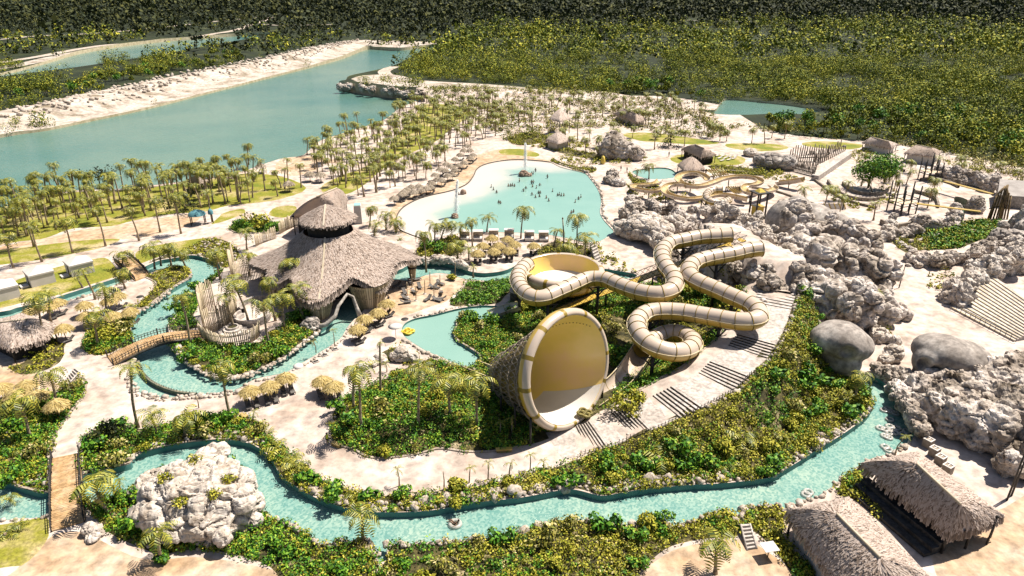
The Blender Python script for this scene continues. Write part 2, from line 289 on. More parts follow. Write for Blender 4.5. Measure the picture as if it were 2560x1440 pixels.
BEDS = [
    [(1025, 917), (950, 955), (885, 985), (854, 1007), (833, 1040), (829, 1082), (833, 1111), (883, 1127), (925, 1144), (987, 1144), (1058, 1134), (1100, 1127), (1167, 1132), (1250, 1127), (1292, 1117), (1342, 1107), (1400, 1085), (1500, 1045), (1600, 1003), (1700, 960), (1770, 915), (1825, 865), (1850, 820), (1840, 785), (1790, 745), (1740, 725), (1690, 705), (1600, 712), (1500, 715), (1400, 725), (1290, 745), (1258, 797), (1225, 803), (1149, 796), (1142, 817), (1134, 830), (1144, 850), (1168, 866), (1200, 888), (1198, 907), (1175, 920), (1133, 915), (1080, 900)],
    [(1445, 1150), (1560, 1118), (1690, 1072), (1800, 1018), (1880, 958), (1932, 890), (1962, 830), (1975, 800), (2020, 830), (2060, 880), (2110, 930), (2135, 955), (2165, 977), (2182, 1000), (2172, 1028), (2147, 1053), (2060, 1112), (1990, 1155), (1930, 1190), (1880, 1199), (1700, 1213), (1560, 1230), (1510, 1238), (1450, 1223), (1400, 1223), (1250, 1247), (1080, 1274), (950, 1279), (850, 1264), (740, 1215), (700, 1183), (665, 1130), (615, 1095), (640, 1074), (712, 1120), (780, 1184), (862, 1222), (945, 1238), (1030, 1240), (1120, 1229), (1230, 1208), (1350, 1180)],
    [(207, 1188), (208, 1107), (225, 1086), (250, 1073), (283, 1063), (317, 1067), (354, 1073), (417, 1061), (500, 1044), (575, 1044), (625, 1048), (667, 1065), (650, 1085), (610, 1103), (560, 1098), (500, 1102), (440, 1110), (380, 1123), (325, 1140), (323, 1158), (240, 1178)],
    [(-150, 1010), (0, 1000), (60, 985), (130, 985), (180, 968), (203, 945), (215, 960), (210, 985), (185, 1020), (155, 1060), (135, 1090), (122, 1130), (122, 1200), (117, 1230), (50, 1217), (0, 1204), (-150, 1204)],
    [(212, 1262), (267, 1248), (300, 1240), (333, 1219), (390, 1202), (460, 1168), (520, 1131), (560, 1143), (600, 1183), (640, 1242), (667, 1288), (717, 1311), (775, 1340), (800, 1361), (862, 1357), (917, 1348), (937, 1366), (940, 1440), (900, 1500), (740, 1500), (690, 1432), (650, 1405), (560, 1380), (470, 1375), (400, 1385), (330, 1360), (270, 1330), (250, 1300)],
    [(965, 1500), (966, 1400), (985, 1362), (1050, 1361), (1133, 1354), (1217, 1348), (1300, 1329), (1383, 1309), (1433, 1302), (1475, 1304), (1567, 1317), (1654, 1299), (1677, 1316), (1728, 1304), (1787, 1282), (1826, 1279), (1843, 1300), (1843, 1340), (1790, 1345), (1740, 1350), (1680, 1365), (1640, 1390), (1590, 1440), (1570, 1500)],
    [(1856, 1281), (1872, 1269), (1943, 1265), (1966, 1279), (1955, 1330), (1990, 1385), (2040, 1440), (1990, 1440), (1940, 1380), (1895, 1335), (1858, 1315)],
    [(2138, 1178), (2165, 1165), (2173, 1189), (2150, 1197), (2185, 1275), (2200, 1290), (2185, 1294), (2160, 1262), (2122, 1244), (2095, 1236), (2107, 1199)],
    [(427, 793), (445, 772), (467, 748), (490, 722), (520, 695), (545, 675), (556, 680), (530, 705), (508, 735), (495, 765), (480, 800), (500, 815), (440, 828), (422, 815)],
    [(429, 858), (470, 850), (500, 850), (530, 860), (580, 866), (640, 858), (690, 830), (740, 790), (770, 800), (802, 803), (800, 822), (765, 848), (706, 890), (665, 913), (620, 932), (583, 938), (542, 936), (500, 921), (467, 900), (440, 880)],
    [(1125, 755), (1150, 733), (1172, 705), (1212, 704), (1278, 697), (1292, 715), (1262, 740), (1244, 758), (1190, 764), (1137, 766)],
    [(575, 567), (600, 555), (650, 551), (700, 560), (710, 572), (680, 582), (620, 583), (585, 580)],
    [(520, 596), (564, 602), (584, 615), (598, 632), (595, 645), (571, 667), (553, 667), (531, 650), (504, 640), (477, 636), (437, 643), (396, 650), (372, 658), (420, 634), (470, 620)],
    [(366, 692), (400, 676), (440, 666), (473, 672), (477, 686), (468, 698), (445, 710), (418, 727), (384, 754), (359, 771), (342, 766), (372, 735), (390, 708)],
    [(208, 870), (228, 827), (255, 803), (302, 793), (334, 793), (327, 810), (327, 833), (334, 862), (302, 868), (279, 882), (235, 888)],
    [(60, 905), (115, 835), (140, 850), (160, 868), (150, 905), (100, 930), (50, 935), (20, 915)],
    [(1400, 405), (1447, 417), (1491, 421), (1480, 432), (1462, 431), (1431, 423), (1378, 404), (1385, 396)],
    [(2227, 601), (2296, 577), (2375, 566), (2428, 553), (2499, 553), (2504, 574), (2494, 590), (2428, 617), (2380, 630), (2296, 632), (2264, 638)],
    [(1090, 604), (1130, 590), (1160, 600), (1150, 632), (1110, 645), (1070, 650), (1040, 640), (1050, 612)],
    [(1330, 640), (1370, 608), (1420, 605), (1470, 622), (1470, 640), (1400, 650)],
    [(1690, 480), (1600, 450), (1570, 432), (1580, 455), (1620, 470)],
    [(1350, 355), (1380, 375), (1440, 392), (1480, 396), (1500, 400), (1560, 398), (1620, 395), (1560, 388), (1500, 385), (1420, 370)],
    [(1770, 415), (1830, 415), (1900, 425), (1960, 435), (1900, 440), (1810, 432)],
    [(960, 878), (1000, 868), (1050, 890), (1030, 915), (985, 905), (940, 912), (900, 935), (885, 930)],
    [(1270, 345), (1330, 330), (1370, 345), (1340, 360), (1290, 362)],
]
TRACKS = [  # pale dirt roads (px polylines, width m)
    ([(-100, 168), (0, 158), (130, 140), (250, 120), (380, 110), (500, 95), (600, 75), (680, 45)], 9),
    ([(-60, 110), (100, 92), (250, 84), (450, 66), (640, 45)], 8),
    ([(-100, 305), (0, 288), (240, 238), (460, 188), (700, 144), (900, 104)], 5),
    ([(985, 168), (960, 180), (985, 195), (1060, 205), (1180, 212), (1290, 220), (1400, 235)], 8),
    ([(1360, 250), (1420, 268), (1400, 300)], 7),
    ([(640, 62), (700, 66), (830, 64)], 7), ([(1560, 45), (1700, 52), (1900, 58)], 5), ([(1240, 62), (1290, 66)], 5), ([(60, 15), (180, 12)], 9), ([(760, 30), (900, 34)], 6), ([(1150, 8), (1260, 6)], 10)]
PATHS = [
    [(870, 405), (790, 392), (760, 390), (700, 400), (690, 425), (730, 440), (790, 425), (790, 410)],
]
SAND = [
    [(-300, 690), (0, 617), (134, 592), (200, 575), (336, 556), (437, 540), (500, 535), (480, 560), (380, 590), (280, 600), (140, 612), (0, 650), (-300, 720)],
    [(1050, 600), (1000, 582), (975, 560), (975, 530), (1000, 500), (1060, 470), (1130, 440), (1160, 400), (1200, 385), (1260, 372), (1330, 395), (1380, 402), (1330, 420), (1260, 440), (1170, 480), (1100, 500), (1040, 540), (1010, 580)],
    [(560, 1400), (640, 1415), (690, 1450), (0, 1500), (40, 1425), (130, 1340), (200, 1330), (250, 1350), (330, 1390), (400, 1400), (470, 1392)],
    [(1600, 1440), (1650, 1395), (1700, 1370), (1790, 1352), (1860, 1350), (1920, 1380), (1985, 1440), (1960, 1520), (1600, 1520)],
    [(-150, 900), (40, 900), (60, 920), (100, 935), (150, 960), (190, 930), (200, 950), (130, 980), (60, 980), (-150, 1000)],
    [(2330, 1340), (2510, 1270), (2600, 1240), (2700, 1500), (2400, 1500), (2330, 1400)],
    [(940, 770), (985, 705), (1060, 690), (1120, 690), (1165, 700), (1120, 750), (1080, 765), (1000, 790)],
]
WZ = {'lagoon_water': -1.0, 'pond_water': -1.0, 'river_water': -.8, 'splash_pool_water': -.35, 'wave_pool_water': -.12, 'small_pool_water': -.3, 'grotto_water': -2.0}
def sm(poly, k=3): return spline(W2(poly), k, True)
REG = [('park_ground', sm(PARK, 2))]
REG += [('sandy_ground', sm(p)) for p in SAND]
REG += [('lawn', sm(p)) for p in LAWNS]
REG += [('planting_soil', sm(p)) for p in BEDS]
def road_poly(pts, w):
    c = spline(W2(pts), 5); L, Rr = [], []
    for i, p in enumerate(c):
        a, b = c[max(i - 1, 0)], c[min(i + 1, len(c) - 1)]; d = Vector((b[0] - a[0], b[1] - a[1])).normalized()
        L.append((p[0] - d.y * w / 2, p[1] + d.x * w / 2)); Rr.append((p[0] + d.y * w / 2, p[1] - d.x * w / 2))
    return L + Rr[::-1]
REG += [('dirt_track', road_poly(p, w)) for p, w in TRACKS]
REG += [('sandy_ground', sm(p)) for p in PATHS]
REG += [('chalk_bank', sm(p)) for p in ([(-300, 420), (-300, 380), (0, 300), (240, 252), (460, 204), (700, 156), (850, 122), (905, 104), (950, 104), (1085, 108), (1085, 114), (1000, 124), (950, 122), (915, 122), (860, 143), (800, 160), (720, 180), (600, 210), (480, 240), (360, 270), (240, 295), (120, 320), (0, 338)], [(872, 203), (905, 190), (985, 188), (1075, 205), (1290, 224), (1400, 240), (1290, 238), (1060, 238), (930, 228), (880, 218)], [(-200, 190), (0, 176), (150, 150), (300, 128), (430, 112), (300, 118), (150, 140), (0, 168), (-200, 180)])]
WATERS = [('lagoon_water', sm(LAGOON)), ('lagoon_water', sm(LAGOON2)), ('river_water', sm(RIVER1)), ('river_water', sm(RIVER2)), ('splash_pool_water', sm(SPLASH)),
          ('wave_pool_water', sm(WAVEPOOL)), ('small_pool_water', sm(TOTPOOL)), ('pond_water', sm(POND)), ('grotto_water', sm(GROTTO))]
REG += WATERS
def in_any(x, y, polys):
    r = np.zeros(np.shape(x), bool)
    for p in polys: r |= pip(x, y, p)
    return r
def in_water(x, y): return in_any(x, y, [p for _, p in WATERS])
def make_ground():
    pts = []
    def grid(x0, x1, y0, y1, s):
        xs, ys = np.meshgrid(np.arange(x0, x1, s), np.arange(y0, y1, s)); q = np.stack([xs.ravel(), ys.ravel()], 1)
        return q + rng.uniform(-.3, .3, q.shape) * s
    g1 = grid(-75, 95, 42, 130, 1.6); g2 = grid(-170, 200, 42, 270, 3.5); g3 = grid(-500, 560, 30, 620, 11); g4 = grid(-4200, 4200, 20, 7000, 190)
    def outside(q, b): return q[~((q[:, 0] > b[0]) & (q[:, 0] < b[1]) & (q[:, 1] > b[2]) & (q[:, 1] < b[3]))]
    g2 = outside(g2, (-76, 96, 42, 131)); g3 = outside(g3, (-172, 202, 42, 272)); g4 = outside(g4, (-510, 570, 20, 630))
    pts = [tuple(p) for p in np.concatenate([g1, g2, g3, g4])]
    # extra rows along embankments so their slopes read
    edges = []
    for _, poly in REG:
        o = len(pts); pts += [tuple(p) for p in poly]; n = len(poly); edges += [(o + i, o + (i + 1) % n) for i in range(n)]
    v, e, f, *_ = delaunay_2d_cdt([Vector(p) for p in pts], edges, [], 0, 1e-4)
    V = np.array([(p.x, p.y) for p in v]); T = np.array([t for t in f if len(t) == 3])
    c = V[T].mean(1); a = V[T]; cr = (a[:, 1, 0] - a[:, 0, 0]) * (a[:, 2, 1] - a[:, 0, 1]) - (a[:, 1, 1] - a[:, 0, 1]) * (a[:, 2, 0] - a[:, 0, 0])
    T[cr < 0] = T[cr < 0][:, ::-1]
    cls = np.full(len(T), -1)
    for i, (_, poly) in enumerate(REG): cls[pip(c[:, 0], c[:, 1], poly)] = i
    names = ['ground'] + [n for n, _ in REG]; lab = np.array(names)[cls + 1]
    hv = hz(V[:, 0], V[:, 1])
    # small natural roughness off the paved parts
    wet = np.isin(lab, list(WZ)); wv = np.zeros(len(V), bool); wv[T[wet].ravel()] = True
    MTL = dict(ground=mat('forest_floor', (.010, .016, .004), (.03, .04, .010), scale=.04, c3=(.22, .2, .09), lo=.45, hi=.8, fine=.6, rough=.95),
        park_ground=mat('pale_concrete', (.36, .28, .225), (.46, .38, .325), scale=.12, rough=.85, fine=.55, c3=(.51, .445, .395), bump=.02, bscale=3),
        sandy_ground=mat('tan_sand', (.36, .24, .14), (.42, .305, .205), scale=.16, c3=(.46, .375, .29), rough=.9, fine=.8, bump=.03, bscale=2),
        lawn=mat('lawn_grass', (.10, .14, .01), (.21, .20, .02), scale=.14, c3=(.42, .33, .18), lo=.32, hi=.68, rough=.9, fine=2.5, bump=.08, bscale=4),
        planting_soil=mat('planting_soil', (.03, .028, .01), (.09, .075, .025), scale=.5, c3=(.36, .29, .19), lo=.4, hi=.74, rough=.95, fine=2),
        chalk_bank=mat('chalk_bank', (.2, .16, .11), (.4, .34, .285), scale=.1, c3=(.47, .42, .37), lo=.35, hi=.62, rough=.95, fine=.7, bump=.3, bscale=.6),
        dirt_track=mat('dirt_track', (.38, .31, .25), (.46, .4, .34), scale=.1, rough=.9, fine=.6))
    water_mat = water_mats()
    for nm in dict.fromkeys(names):
        m = lab == nm
        if not m.any(): continue
        t = T[m]; u, inv = np.unique(t, return_inverse=True); z = hv[u] if nm not in WZ else np.full(len(u), WZ[nm])
        me = big_mesh(nm, np.column_stack([V[u], z]), tris=inv.reshape(-1, 3), mats=[MTL.get(nm) or water_mat[nm]], smooth=True)
        if nm == 'wave_pool_water':
            d, _ = poly_dist(V[u][:, 0], V[u][:, 1], W2(WAVEPOOL[:19]))
            at = me.attributes.new('depth', 'FLOAT', 'POINT'); at.data.foreach_set('value', d.astype(np.float32))
        o = link(nm, me); o['kind'] = 'structure'
    # retaining walls round the water
    for nm, poly in WATERS:
        w = WZ[nm]; n = len(poly); a = np.array(poly); h = np.maximum(hz(a[:, 0], a[:, 1]), 0)
        v_ = np.concatenate([np.column_stack([a, h + .03]), np.column_stack([a, np.full(n, w - .4)])])
        q = [(i, (i + 1) % n, n + (i + 1) % n, n + i) for i in range(n)]
        kind = {'lagoon_water': 'bank', 'pond_water': 'bank', 'grotto_water': 'bank'}.get(nm, 'pool')
        o = link('shore_bank' if kind == 'bank' else 'channel_wall', big_mesh('w', v_, quads=q, mats=[mat('shore_rock', (.3, .25, .15), (.5, .42, .3), scale=.5) if kind == 'bank' else mat('channel_wall', (.05, .16, .15), (.09, .2, .18), scale=.8)]))
        o['kind'] = 'structure'
def water_mats():
    out = {}
    def wm(name, c1, c2, sc, bump, bs, rough=.12, sp=.25, depth=False, spk=None):
        m = bpy.data.materials.new(name); m.use_nodes = True; n, l = m.node_tree.nodes, m.node_tree.links; b = n['Principled BSDF']
        b.inputs['Roughness'].default_value = rough; b.inputs['Specular IOR Level'].default_value = sp; b.inputs['IOR'].default_value = 1.33
        tc = n.new('ShaderNodeTexCoord'); t = n.new('ShaderNodeTexNoise'); t.inputs['Scale'].default_value = sc; t.inputs['Detail'].default_value = 6
        l.new(tc.outputs['Object'], t.inputs['Vector']); r = n.new('ShaderNodeValToRGB'); e = r.color_ramp.elements
        e[0].position, e[0].color = .38, (*c1, 1); e[1].position, e[1].color = .62, (*c2, 1); l.new(t.outputs[0], r.inputs[0]); col = r.outputs[0]
        t2 = n.new('ShaderNodeTexNoise'); t2.inputs['Scale'].default_value = bs; t2.inputs['Detail'].default_value = 4; t2.inputs['Roughness'].default_value = .7
        mp = n.new('ShaderNodeMapping'); mp.inputs['Scale'].default_value = (.6, 1.3, 1); l.new(tc.outputs['Object'], mp.inputs[0]); l.new(mp.outputs[0], t2.inputs['Vector'])
        if spk:      # tiled or rippled bed seen through clear water
            v = n.new('ShaderNodeTexVoronoi'); v.inputs['Scale'].default_value = spk; l.new(tc.outputs['Object'], v.inputs['Vector'])
            k = n.new('ShaderNodeValToRGB'); k.color_ramp.elements[0].color = (.72, .86, .86, 1); k.color_ramp.elements[1].color = (1.35, 1.2, 1.15, 1)
            k.color_ramp.elements[0].position = .3; k.color_ramp.elements[1].position = .7
            l.new(v.outputs['Color'], k.inputs[0]); mm = n.new('ShaderNodeMix'); mm.data_type = 'RGBA'; mm.blend_type = 'MULTIPLY'; mm.inputs[0].default_value = 1
            l.new(col, mm.inputs[6]); l.new(k.outputs[0], mm.inputs[7]); col = mm.outputs[2]
        if depth:    # the pool runs out to nothing on its sloping beach
            a = n.new('ShaderNodeAttribute'); a.attribute_name = 'depth'; mr = n.new('ShaderNodeMapRange'); mr.interpolation_type = 'SMOOTHERSTEP'
            ad = n.new('ShaderNodeMath'); ad.operation = 'MULTIPLY_ADD'; ad.inputs[1].default_value = 10; ad.inputs[2].default_value = -5; l.new(t.outputs[0], ad.inputs[0])
            a2 = n.new('ShaderNodeMath'); a2.operation = 'ADD'; l.new(a.outputs['Fac'], a2.inputs[0]); l.new(ad.outputs[0], a2.inputs[1])
            l.new(a2.outputs[0], mr.inputs[0]); mr.inputs[1].default_value = 3; mr.inputs[2].default_value = 17
            mm = n.new('ShaderNodeMix'); mm.data_type = 'RGBA'; l.new(mr.outputs[0], mm.inputs[0]); mm.inputs[6].default_value = (.47, .42, .375, 1); l.new(col, mm.inputs[7]); col = mm.outputs[2]
        l.new(col, b.inputs['Base Color'])
        bp = n.new('ShaderNodeBump'); bp.inputs['Strength'].default_value = 1; bp.inputs['Distance'].default_value = bump; l.new(t2.outputs[0], bp.inputs['Height']); l.new(bp.outputs[0], b.inputs['Normal'])
        return m
    lag = wm('lagoon_water', (.06, .15, .13), (.12, .195, .155), .012, .25, .5)
    riv = wm('river_water', (.135, .25, .225), (.19, .29, .25), .15, .05, 1.2, spk=4.5)
    pool = wm('pool_water', (.165, .285, .245), (.18, .30, .258), .08, .04, 1.0)
    wave = wm('wave_pool_water', (.165, .29, .25), (.18, .305, .262), .12, .03, .8, depth=True)
    return dict(lagoon_water=lag, pond_water=lag, grotto_water=lag, river_water=riv, splash_pool_water=pool, small_pool_water=pool, wave_pool_water=wave)
make_ground()
# ------------------------------------------------------------------ vegetation
LEAF = dict(
    olive=mat('olive_foliage', (.022, .05, .004), (.235, .24, .010), c3=(.44, .38, .05), island=.5, scale=.22, rough=.7, lo=.22, hi=.74),
    green=mat('green_foliage', (.010, .05, .004), (.06, .19, .008), c3=(.24, .34, .02), island=.6, scale=.3, rough=.65, lo=.25, hi=.8),
    mixed=mat('mixed_foliage', (.05, .07, .008), (.27, .24, .03), c3=(.5, .43, .22), island=.7, scale=.3, rough=.75, lo=.25, hi=.85),
    dark=mat('dark_and_shade_foliage', (.006, .013, .004), (.022, .032, .007), c3=(.10, .10, .015), island=.6, scale=.02, rough=.8, lo=.25, hi=.85),  # dark trees; the far wood wears it as cloud shade put into colour
    forest=mat('forest_foliage', (.010, .026, .004), (.14, .18, .010), c3=(.42, .38, .03), island=.4, scale=.022, rough=.8, lo=.3, hi=.72),
    palm=mat('palm_fronds', (.018, .042, .005), (.15, .165, .010), c3=(.34, .30, .03), island=.55, scale=.5, rough=.55, lo=.2, hi=.8, spec=.5),
    dry=mat('dry_fronds', (.3, .22, .09), (.5, .38, .17), island=.6, rough=.8))
BARK = mat('palm_trunk', (.1, .075, .045), (.26, .2, .13), scale=3, rough=.9, c3=(.34, .28, .2))
BARK2 = mat('tree_bark', (.07, .05, .03), (.2, .16, .11), scale=2, rough=.95)
def frond_crown(nf, length, droop, leaflets=10, wid=.4, dead=3, seed=0, up=.9, lift=0.0):
    r = np.random.default_rng(seed); V, Q, M = [], [], []
    for i in range(nf + dead):
        az = i * 2.399 + r.uniform(-.25, .25); isd = i >= nf
        el = r.uniform(-.25, up) if not isd else r.uniform(-1.1, -.7)
        L = length * r.uniform(.8, 1.1) * (.7 if isd else 1); dr = droop * r.uniform(.7, 1.3)
        d = np.array([math.cos(az), math.sin(az)]); pts = []; e = el; p = np.zeros(3); p[2] = lift
        for k in range(leaflets + 1):
            pts.append(p.copy()); st = L / leaflets
            p = p + np.array([d[0] * math.cos(e) * st, d[1] * math.cos(e) * st, math.sin(e) * st]); e = max(e - dr / leaflets * (1.0 + k * .12), -1.45)
        for k in range(leaflets):
            a, b = pts[k], pts[k + 1]; t = (b - a) / (np.linalg.norm(b - a) + 1e-6)
            s = np.cross(t, (0, 0, 1.0)); s /= np.linalg.norm(s) + 1e-6; n = np.cross(s, t)
            q = (k + .5) / leaflets; w = wid * length * .55 * math.sin(math.pi * min(.12 + q * .86, .97)) ** .7 * r.uniform(.8, 1.1)
            for sd in (-1, 1):
                o = len(V); tip = a + s * sd * w * .85 + t * w * .55 - n * w * .35
                V += [a, a + (b - a) * .62, tip + t * .1 * w, tip]
                Q.append((o, o + 1, o + 2, o + 3) if sd > 0 else (o + 3, o + 2, o + 1, o)); M.append(1 if isd else 0)
    return big_mesh('crown', np.array(V), quads=Q, mats=[LEAF['palm'], LEAF['dry']], mi=M)
def trunk_mesh(h, r0, r1, bend, seed=0):
    mb = MB(); n = 6; mb.tube([(bend * h * (k / n) ** 1.6, 0, h * k / n) for k in range(n + 1)], [r0 * (1.5 if k == 0 else 1) + (r1 - r0) * k / n for k in range(n + 1)], n=6)
    return mb.mesh('trunk', BARK)
PALMV = []
for i in range(7):
    h = (6.2, 7.4, 5.4, 8.2, 6.8, 4.4, 7.8)[i]; bend = (.05, .12, .2, .03, -.08, .1, .16)[i]
    PALMV.append((h, bend, trunk_mesh(h, .19, .13, bend), frond_crown((15, 18, 13, 16, 19, 12, 14)[i], (3.0, 3.3, 2.8, 3.1, 3.4, 2.6, 2.9)[i], (1.7, 2.0, 1.5, 2.2, 1.8, 1.5, 2.4)[i], dead=(2, 4, 1, 3, 2, 0, 5)[i], seed=20 + i)))
SMALLC = [frond_crown(7, 1.5, 1.6, leaflets=7, dead=0, seed=50, up=1.2), frond_crown(5, 1.7, 2.2, leaflets=7, dead=1, seed=51, up=1.2), frond_crown(9, 1.4, 1.3, leaflets=7, dead=0, seed=52, up=1.3)]
BUSHP = [frond_crown(18, 3.3, 1.9, leaflets=10, wid=.36, dead=0, seed=60, up=1.35, lift=.2), frond_crown(14, 2.6, 1.5, leaflets=9, wid=.36, dead=0, seed=61, up=1.4, lift=.2)]
def palm(loc, h, rz, v, label, group=None, name='coconut_palm', crown=None, cs=1.0, cat='palm tree'):
    hh, bend, tm, cm = PALMV[v % len(PALMV)]; k = h / hh
    e = empty(name, loc, rz, label, cat, group)
    t = link('trunk', tm, e); t.scale = (max(.75, min(1.1, k)), max(.75, min(1.1, k)), k)
    if bend: t.scale[0] = k
    c = link('crown', crown or cm, e, (bend * h, 0, h - .05), (0, 0, random.random() * 6)); c.scale = (cs,) * 3
    return e
# palms one by one: crown px, base px, extra words
PL = [((10, 450), (23, 518), 'on the lagoon shore at the picture edge'), ((54, 497), (84, 618), 'leaning on the olive lawn by the lagoon near the sand edge'), ((74, 561), (104, 655), 'standing just above the white cabanas, alone on sandy verge'),
 ((10, 588), (34, 669), 'leaning left over the road behind the cut-off white cabana'), ((158, 551), (183, 632), 'alone on the sand strip above the middle white cabana'), ((238, 521), (265, 615), 'with double forked trunk look above the cabana lawn road'),
 ((322, 521), (348, 602), 'with slim leaning trunk on the bare sand strip'), ((386, 497), (400, 581), 'standing between two others on the bare sand strip'), ((440, 487), (452, 585), 'nearest the blue pavilion on the sand strip'), ((517, 481), (531, 555), 'beside the blue play pavilion'),
 ((306, 632), (308, 669), 'short, at the top end of the small plank bridge'), ((380, 615), (388, 672), 'first of three at the bend of the channel wall'), ((396, 622), (403, 665), 'middle of three at the bend of the channel wall'), ((418, 612), (428, 665), 'tallest of three at the bend of the channel wall'),
 ((450, 628), (463, 669), 'on the tip of the planted spit in the lazy river'), ((536, 632), (551, 699), 'on the outer bank where the lazy river turns'), ((615, 578), (618, 625), 'at the round hedge island before the thatched hall'), ((621, 635), (625, 689), 'against the left eaves of the thatched hall'),
 ((726, 652), (742, 749), 'tall and full, in front of the main thatched roof'), ((208, 675), (238, 749), 'leaning across the narrow channel below the cabanas'), ((299, 679), (312, 722), 'at the lower end of the small plank bridge'), ((259, 722), (274, 806), 'rising among the straw parasols left of the river'),
 ((87, 743), (118, 863), 'with pale bare trunk beside the low thatched roof at the left'), ((118, 733), (129, 806), 'bushy, behind the low thatched roof at the left'), ((453, 739), (477, 860), 'slim, with a small crown, at the island end of the arched bridge'),
 ((584, 702), (621, 806), 'leaning, inside the hall forecourt by the round bench'), ((564, 739), (584, 823), 'in the ringed planter inside the bamboo screens'), ((665, 699), (688, 803), 'behind the curved bench in front of the hall'), ((655, 756), (672, 860), 'in the bed below the curved bench'),
 ((702, 736), (712, 823), 'left of the bright green bush by the hall'), ((746, 716), (759, 803), 'close to the slatted drum of the hall'), ((235, 786), (245, 867), 'in the bed by the path left of the arched bridge'), ((196, 705), (205, 720), 'short, on the cabana lawn'),
 ((325, 919), (344, 1073), 'very tall and bare, left of the low weir wall'), ((550, 915), (577, 1048), 'tall with a ragged crown, before the sweep of the lazy river'), ((121, 932), (150, 1027), 'full crowned, beside the white striped steps'), ((42, 998), (79, 1094), 'dark, with a curved trunk in the left slope bed'),
 ((379, 1036), (392, 1090), 'bushy, in the hedge bed by the junction'), ((462, 1040), (462, 1094), 'short and spiky, in the bed above the rock island'), ((233, 1207), (267, 1286), 'half dead, beside the near plank bridge'), ((392, 1332), (406, 1402), 'in the small ring planter on the near tan plaza'),
 ((883, 923), (885, 1023), 'one of a tall pair with bare thin trunks by the straw parasols'), ((896, 923), (904, 1069), 'tallest of a pair, its trunk rising from the central hedge'), ((950, 853), (952, 986), 'nearly leafless and tall, by the grey boulder'), ((1050, 923), (1046, 1065), 'dark crowned, among dry grass behind the central hedge'),
 ((1192, 953), (1192, 1065), 'with drooping fronds, just left of the steel lattice'), ((1120, 950), (1125, 1040), 'in the dry grass bed, left neighbour of the drooping one'), ((905, 1290), (908, 1348), 'yellow, on the near river bank by the little inlet'), ((2150, 935), (2134, 1009), 'at the upper end of the lazy river on the planted slope'),
 ((1794, 1349), (1787, 1431), 'on the near tan plaza, trunk wrapped in dead leaves'), ((1309, 521), (1302, 596), 'tall, alone against the teal swimming pool'), ((1222, 542), (1217, 580), 'small, against the pool beside the day beds'), ((1178, 552), (1181, 617), 'slim, between the day beds and parasols at the pool'),
 ((1444, 542), (1441, 630), 'with hanging dead fronds, at the pool corner'), ((1395, 575), (1385, 615), 'leaning low at the pool edge, left of the bare pole'), ((1059, 580), (1066, 680), 'beside the right tip of the thatched hall'), ((1087, 560), (1087, 608), 'at the start of the shrub bed by the pool beach'),
 ((1119, 556), (1103, 598), 'wide crowned, in the shrub bed by the pool beach'), ((1153, 565), (1150, 605), 'against the pool beside the shrub bed'), ((1183, 667), (1183, 694), 'short, on the curved river wall by the parasols'), ((1141, 610), (1144, 645), 'low, at the parasol terrace edge'), ((1172, 620), (1172, 650), 'broad and low, before the two paired loungers'),
 ((928, 517), (925, 564), 'at the beach behind the thatched hall'), ((966, 535), (965, 575), 'first of a pair by the beach rope'), ((990, 552), (990, 580), 'second of a pair, arching over the beach rope'), ((940, 560), (935, 590), 'hugging the right slope of the hall roof'),
 ((1423, 615), (1420, 655), 'in the planting behind the yellow bowl'), ((1465, 590), (1462, 640), 'low, right of the one with hanging dead fronds'), ((770, 345), (768, 388), 'alone at the lagoon edge by the sand bay'), ((618, 360), (622, 412), 'rising highest against the lagoon water'), ((440, 415), (450, 450), 'left of a pair silhouetted on the lagoon'), ((475, 420), (478, 450), 'right of a pair silhouetted on the lagoon'), ((517, 412), (520, 445), 'single, silhouetted on the lagoon beside sand'),
 ((362, 405), (366, 452), 'two tiered, silhouetted on the lagoon'), ((268, 435), (275, 482), 'broad, silhouetted on the lagoon'), ((88, 475), (95, 500), 'small, at the left lagoon edge'), ((128, 475), (142, 520), 'leaning over the left lagoon edge'),
 ((2085, 570), (2080, 590), 'small, on the grey plateau'), ((2180, 735), (2168, 815), 'dark, standing in front of the big rock face'), ((2010, 470), (2010, 505), 'at the walkway by the white steps'), ((2200, 505), (2178, 520), 'by the timber tower'), ((2340, 480), (2338, 500), 'on the terrace left of the grotto'), ((2165, 450), (2180, 480), 'beside the big leafy tree'), ((2370, 420), (2372, 440), 'behind the timber frame'),
 ((1622, 412), (1622, 448), 'tall, beside the small teal pool'), ((1595, 425), (1592, 440), 'low, beside the small teal pool'), ((1802, 425), (1800, 445), 'between the little slides'), ((1785, 430), (1783, 450), 'next to the small coiled slide'), ((1380, 340), (1378, 362), 'by the small hut above the pool'), ((1500, 350), (1495, 372), 'left of the big grey boulder')]
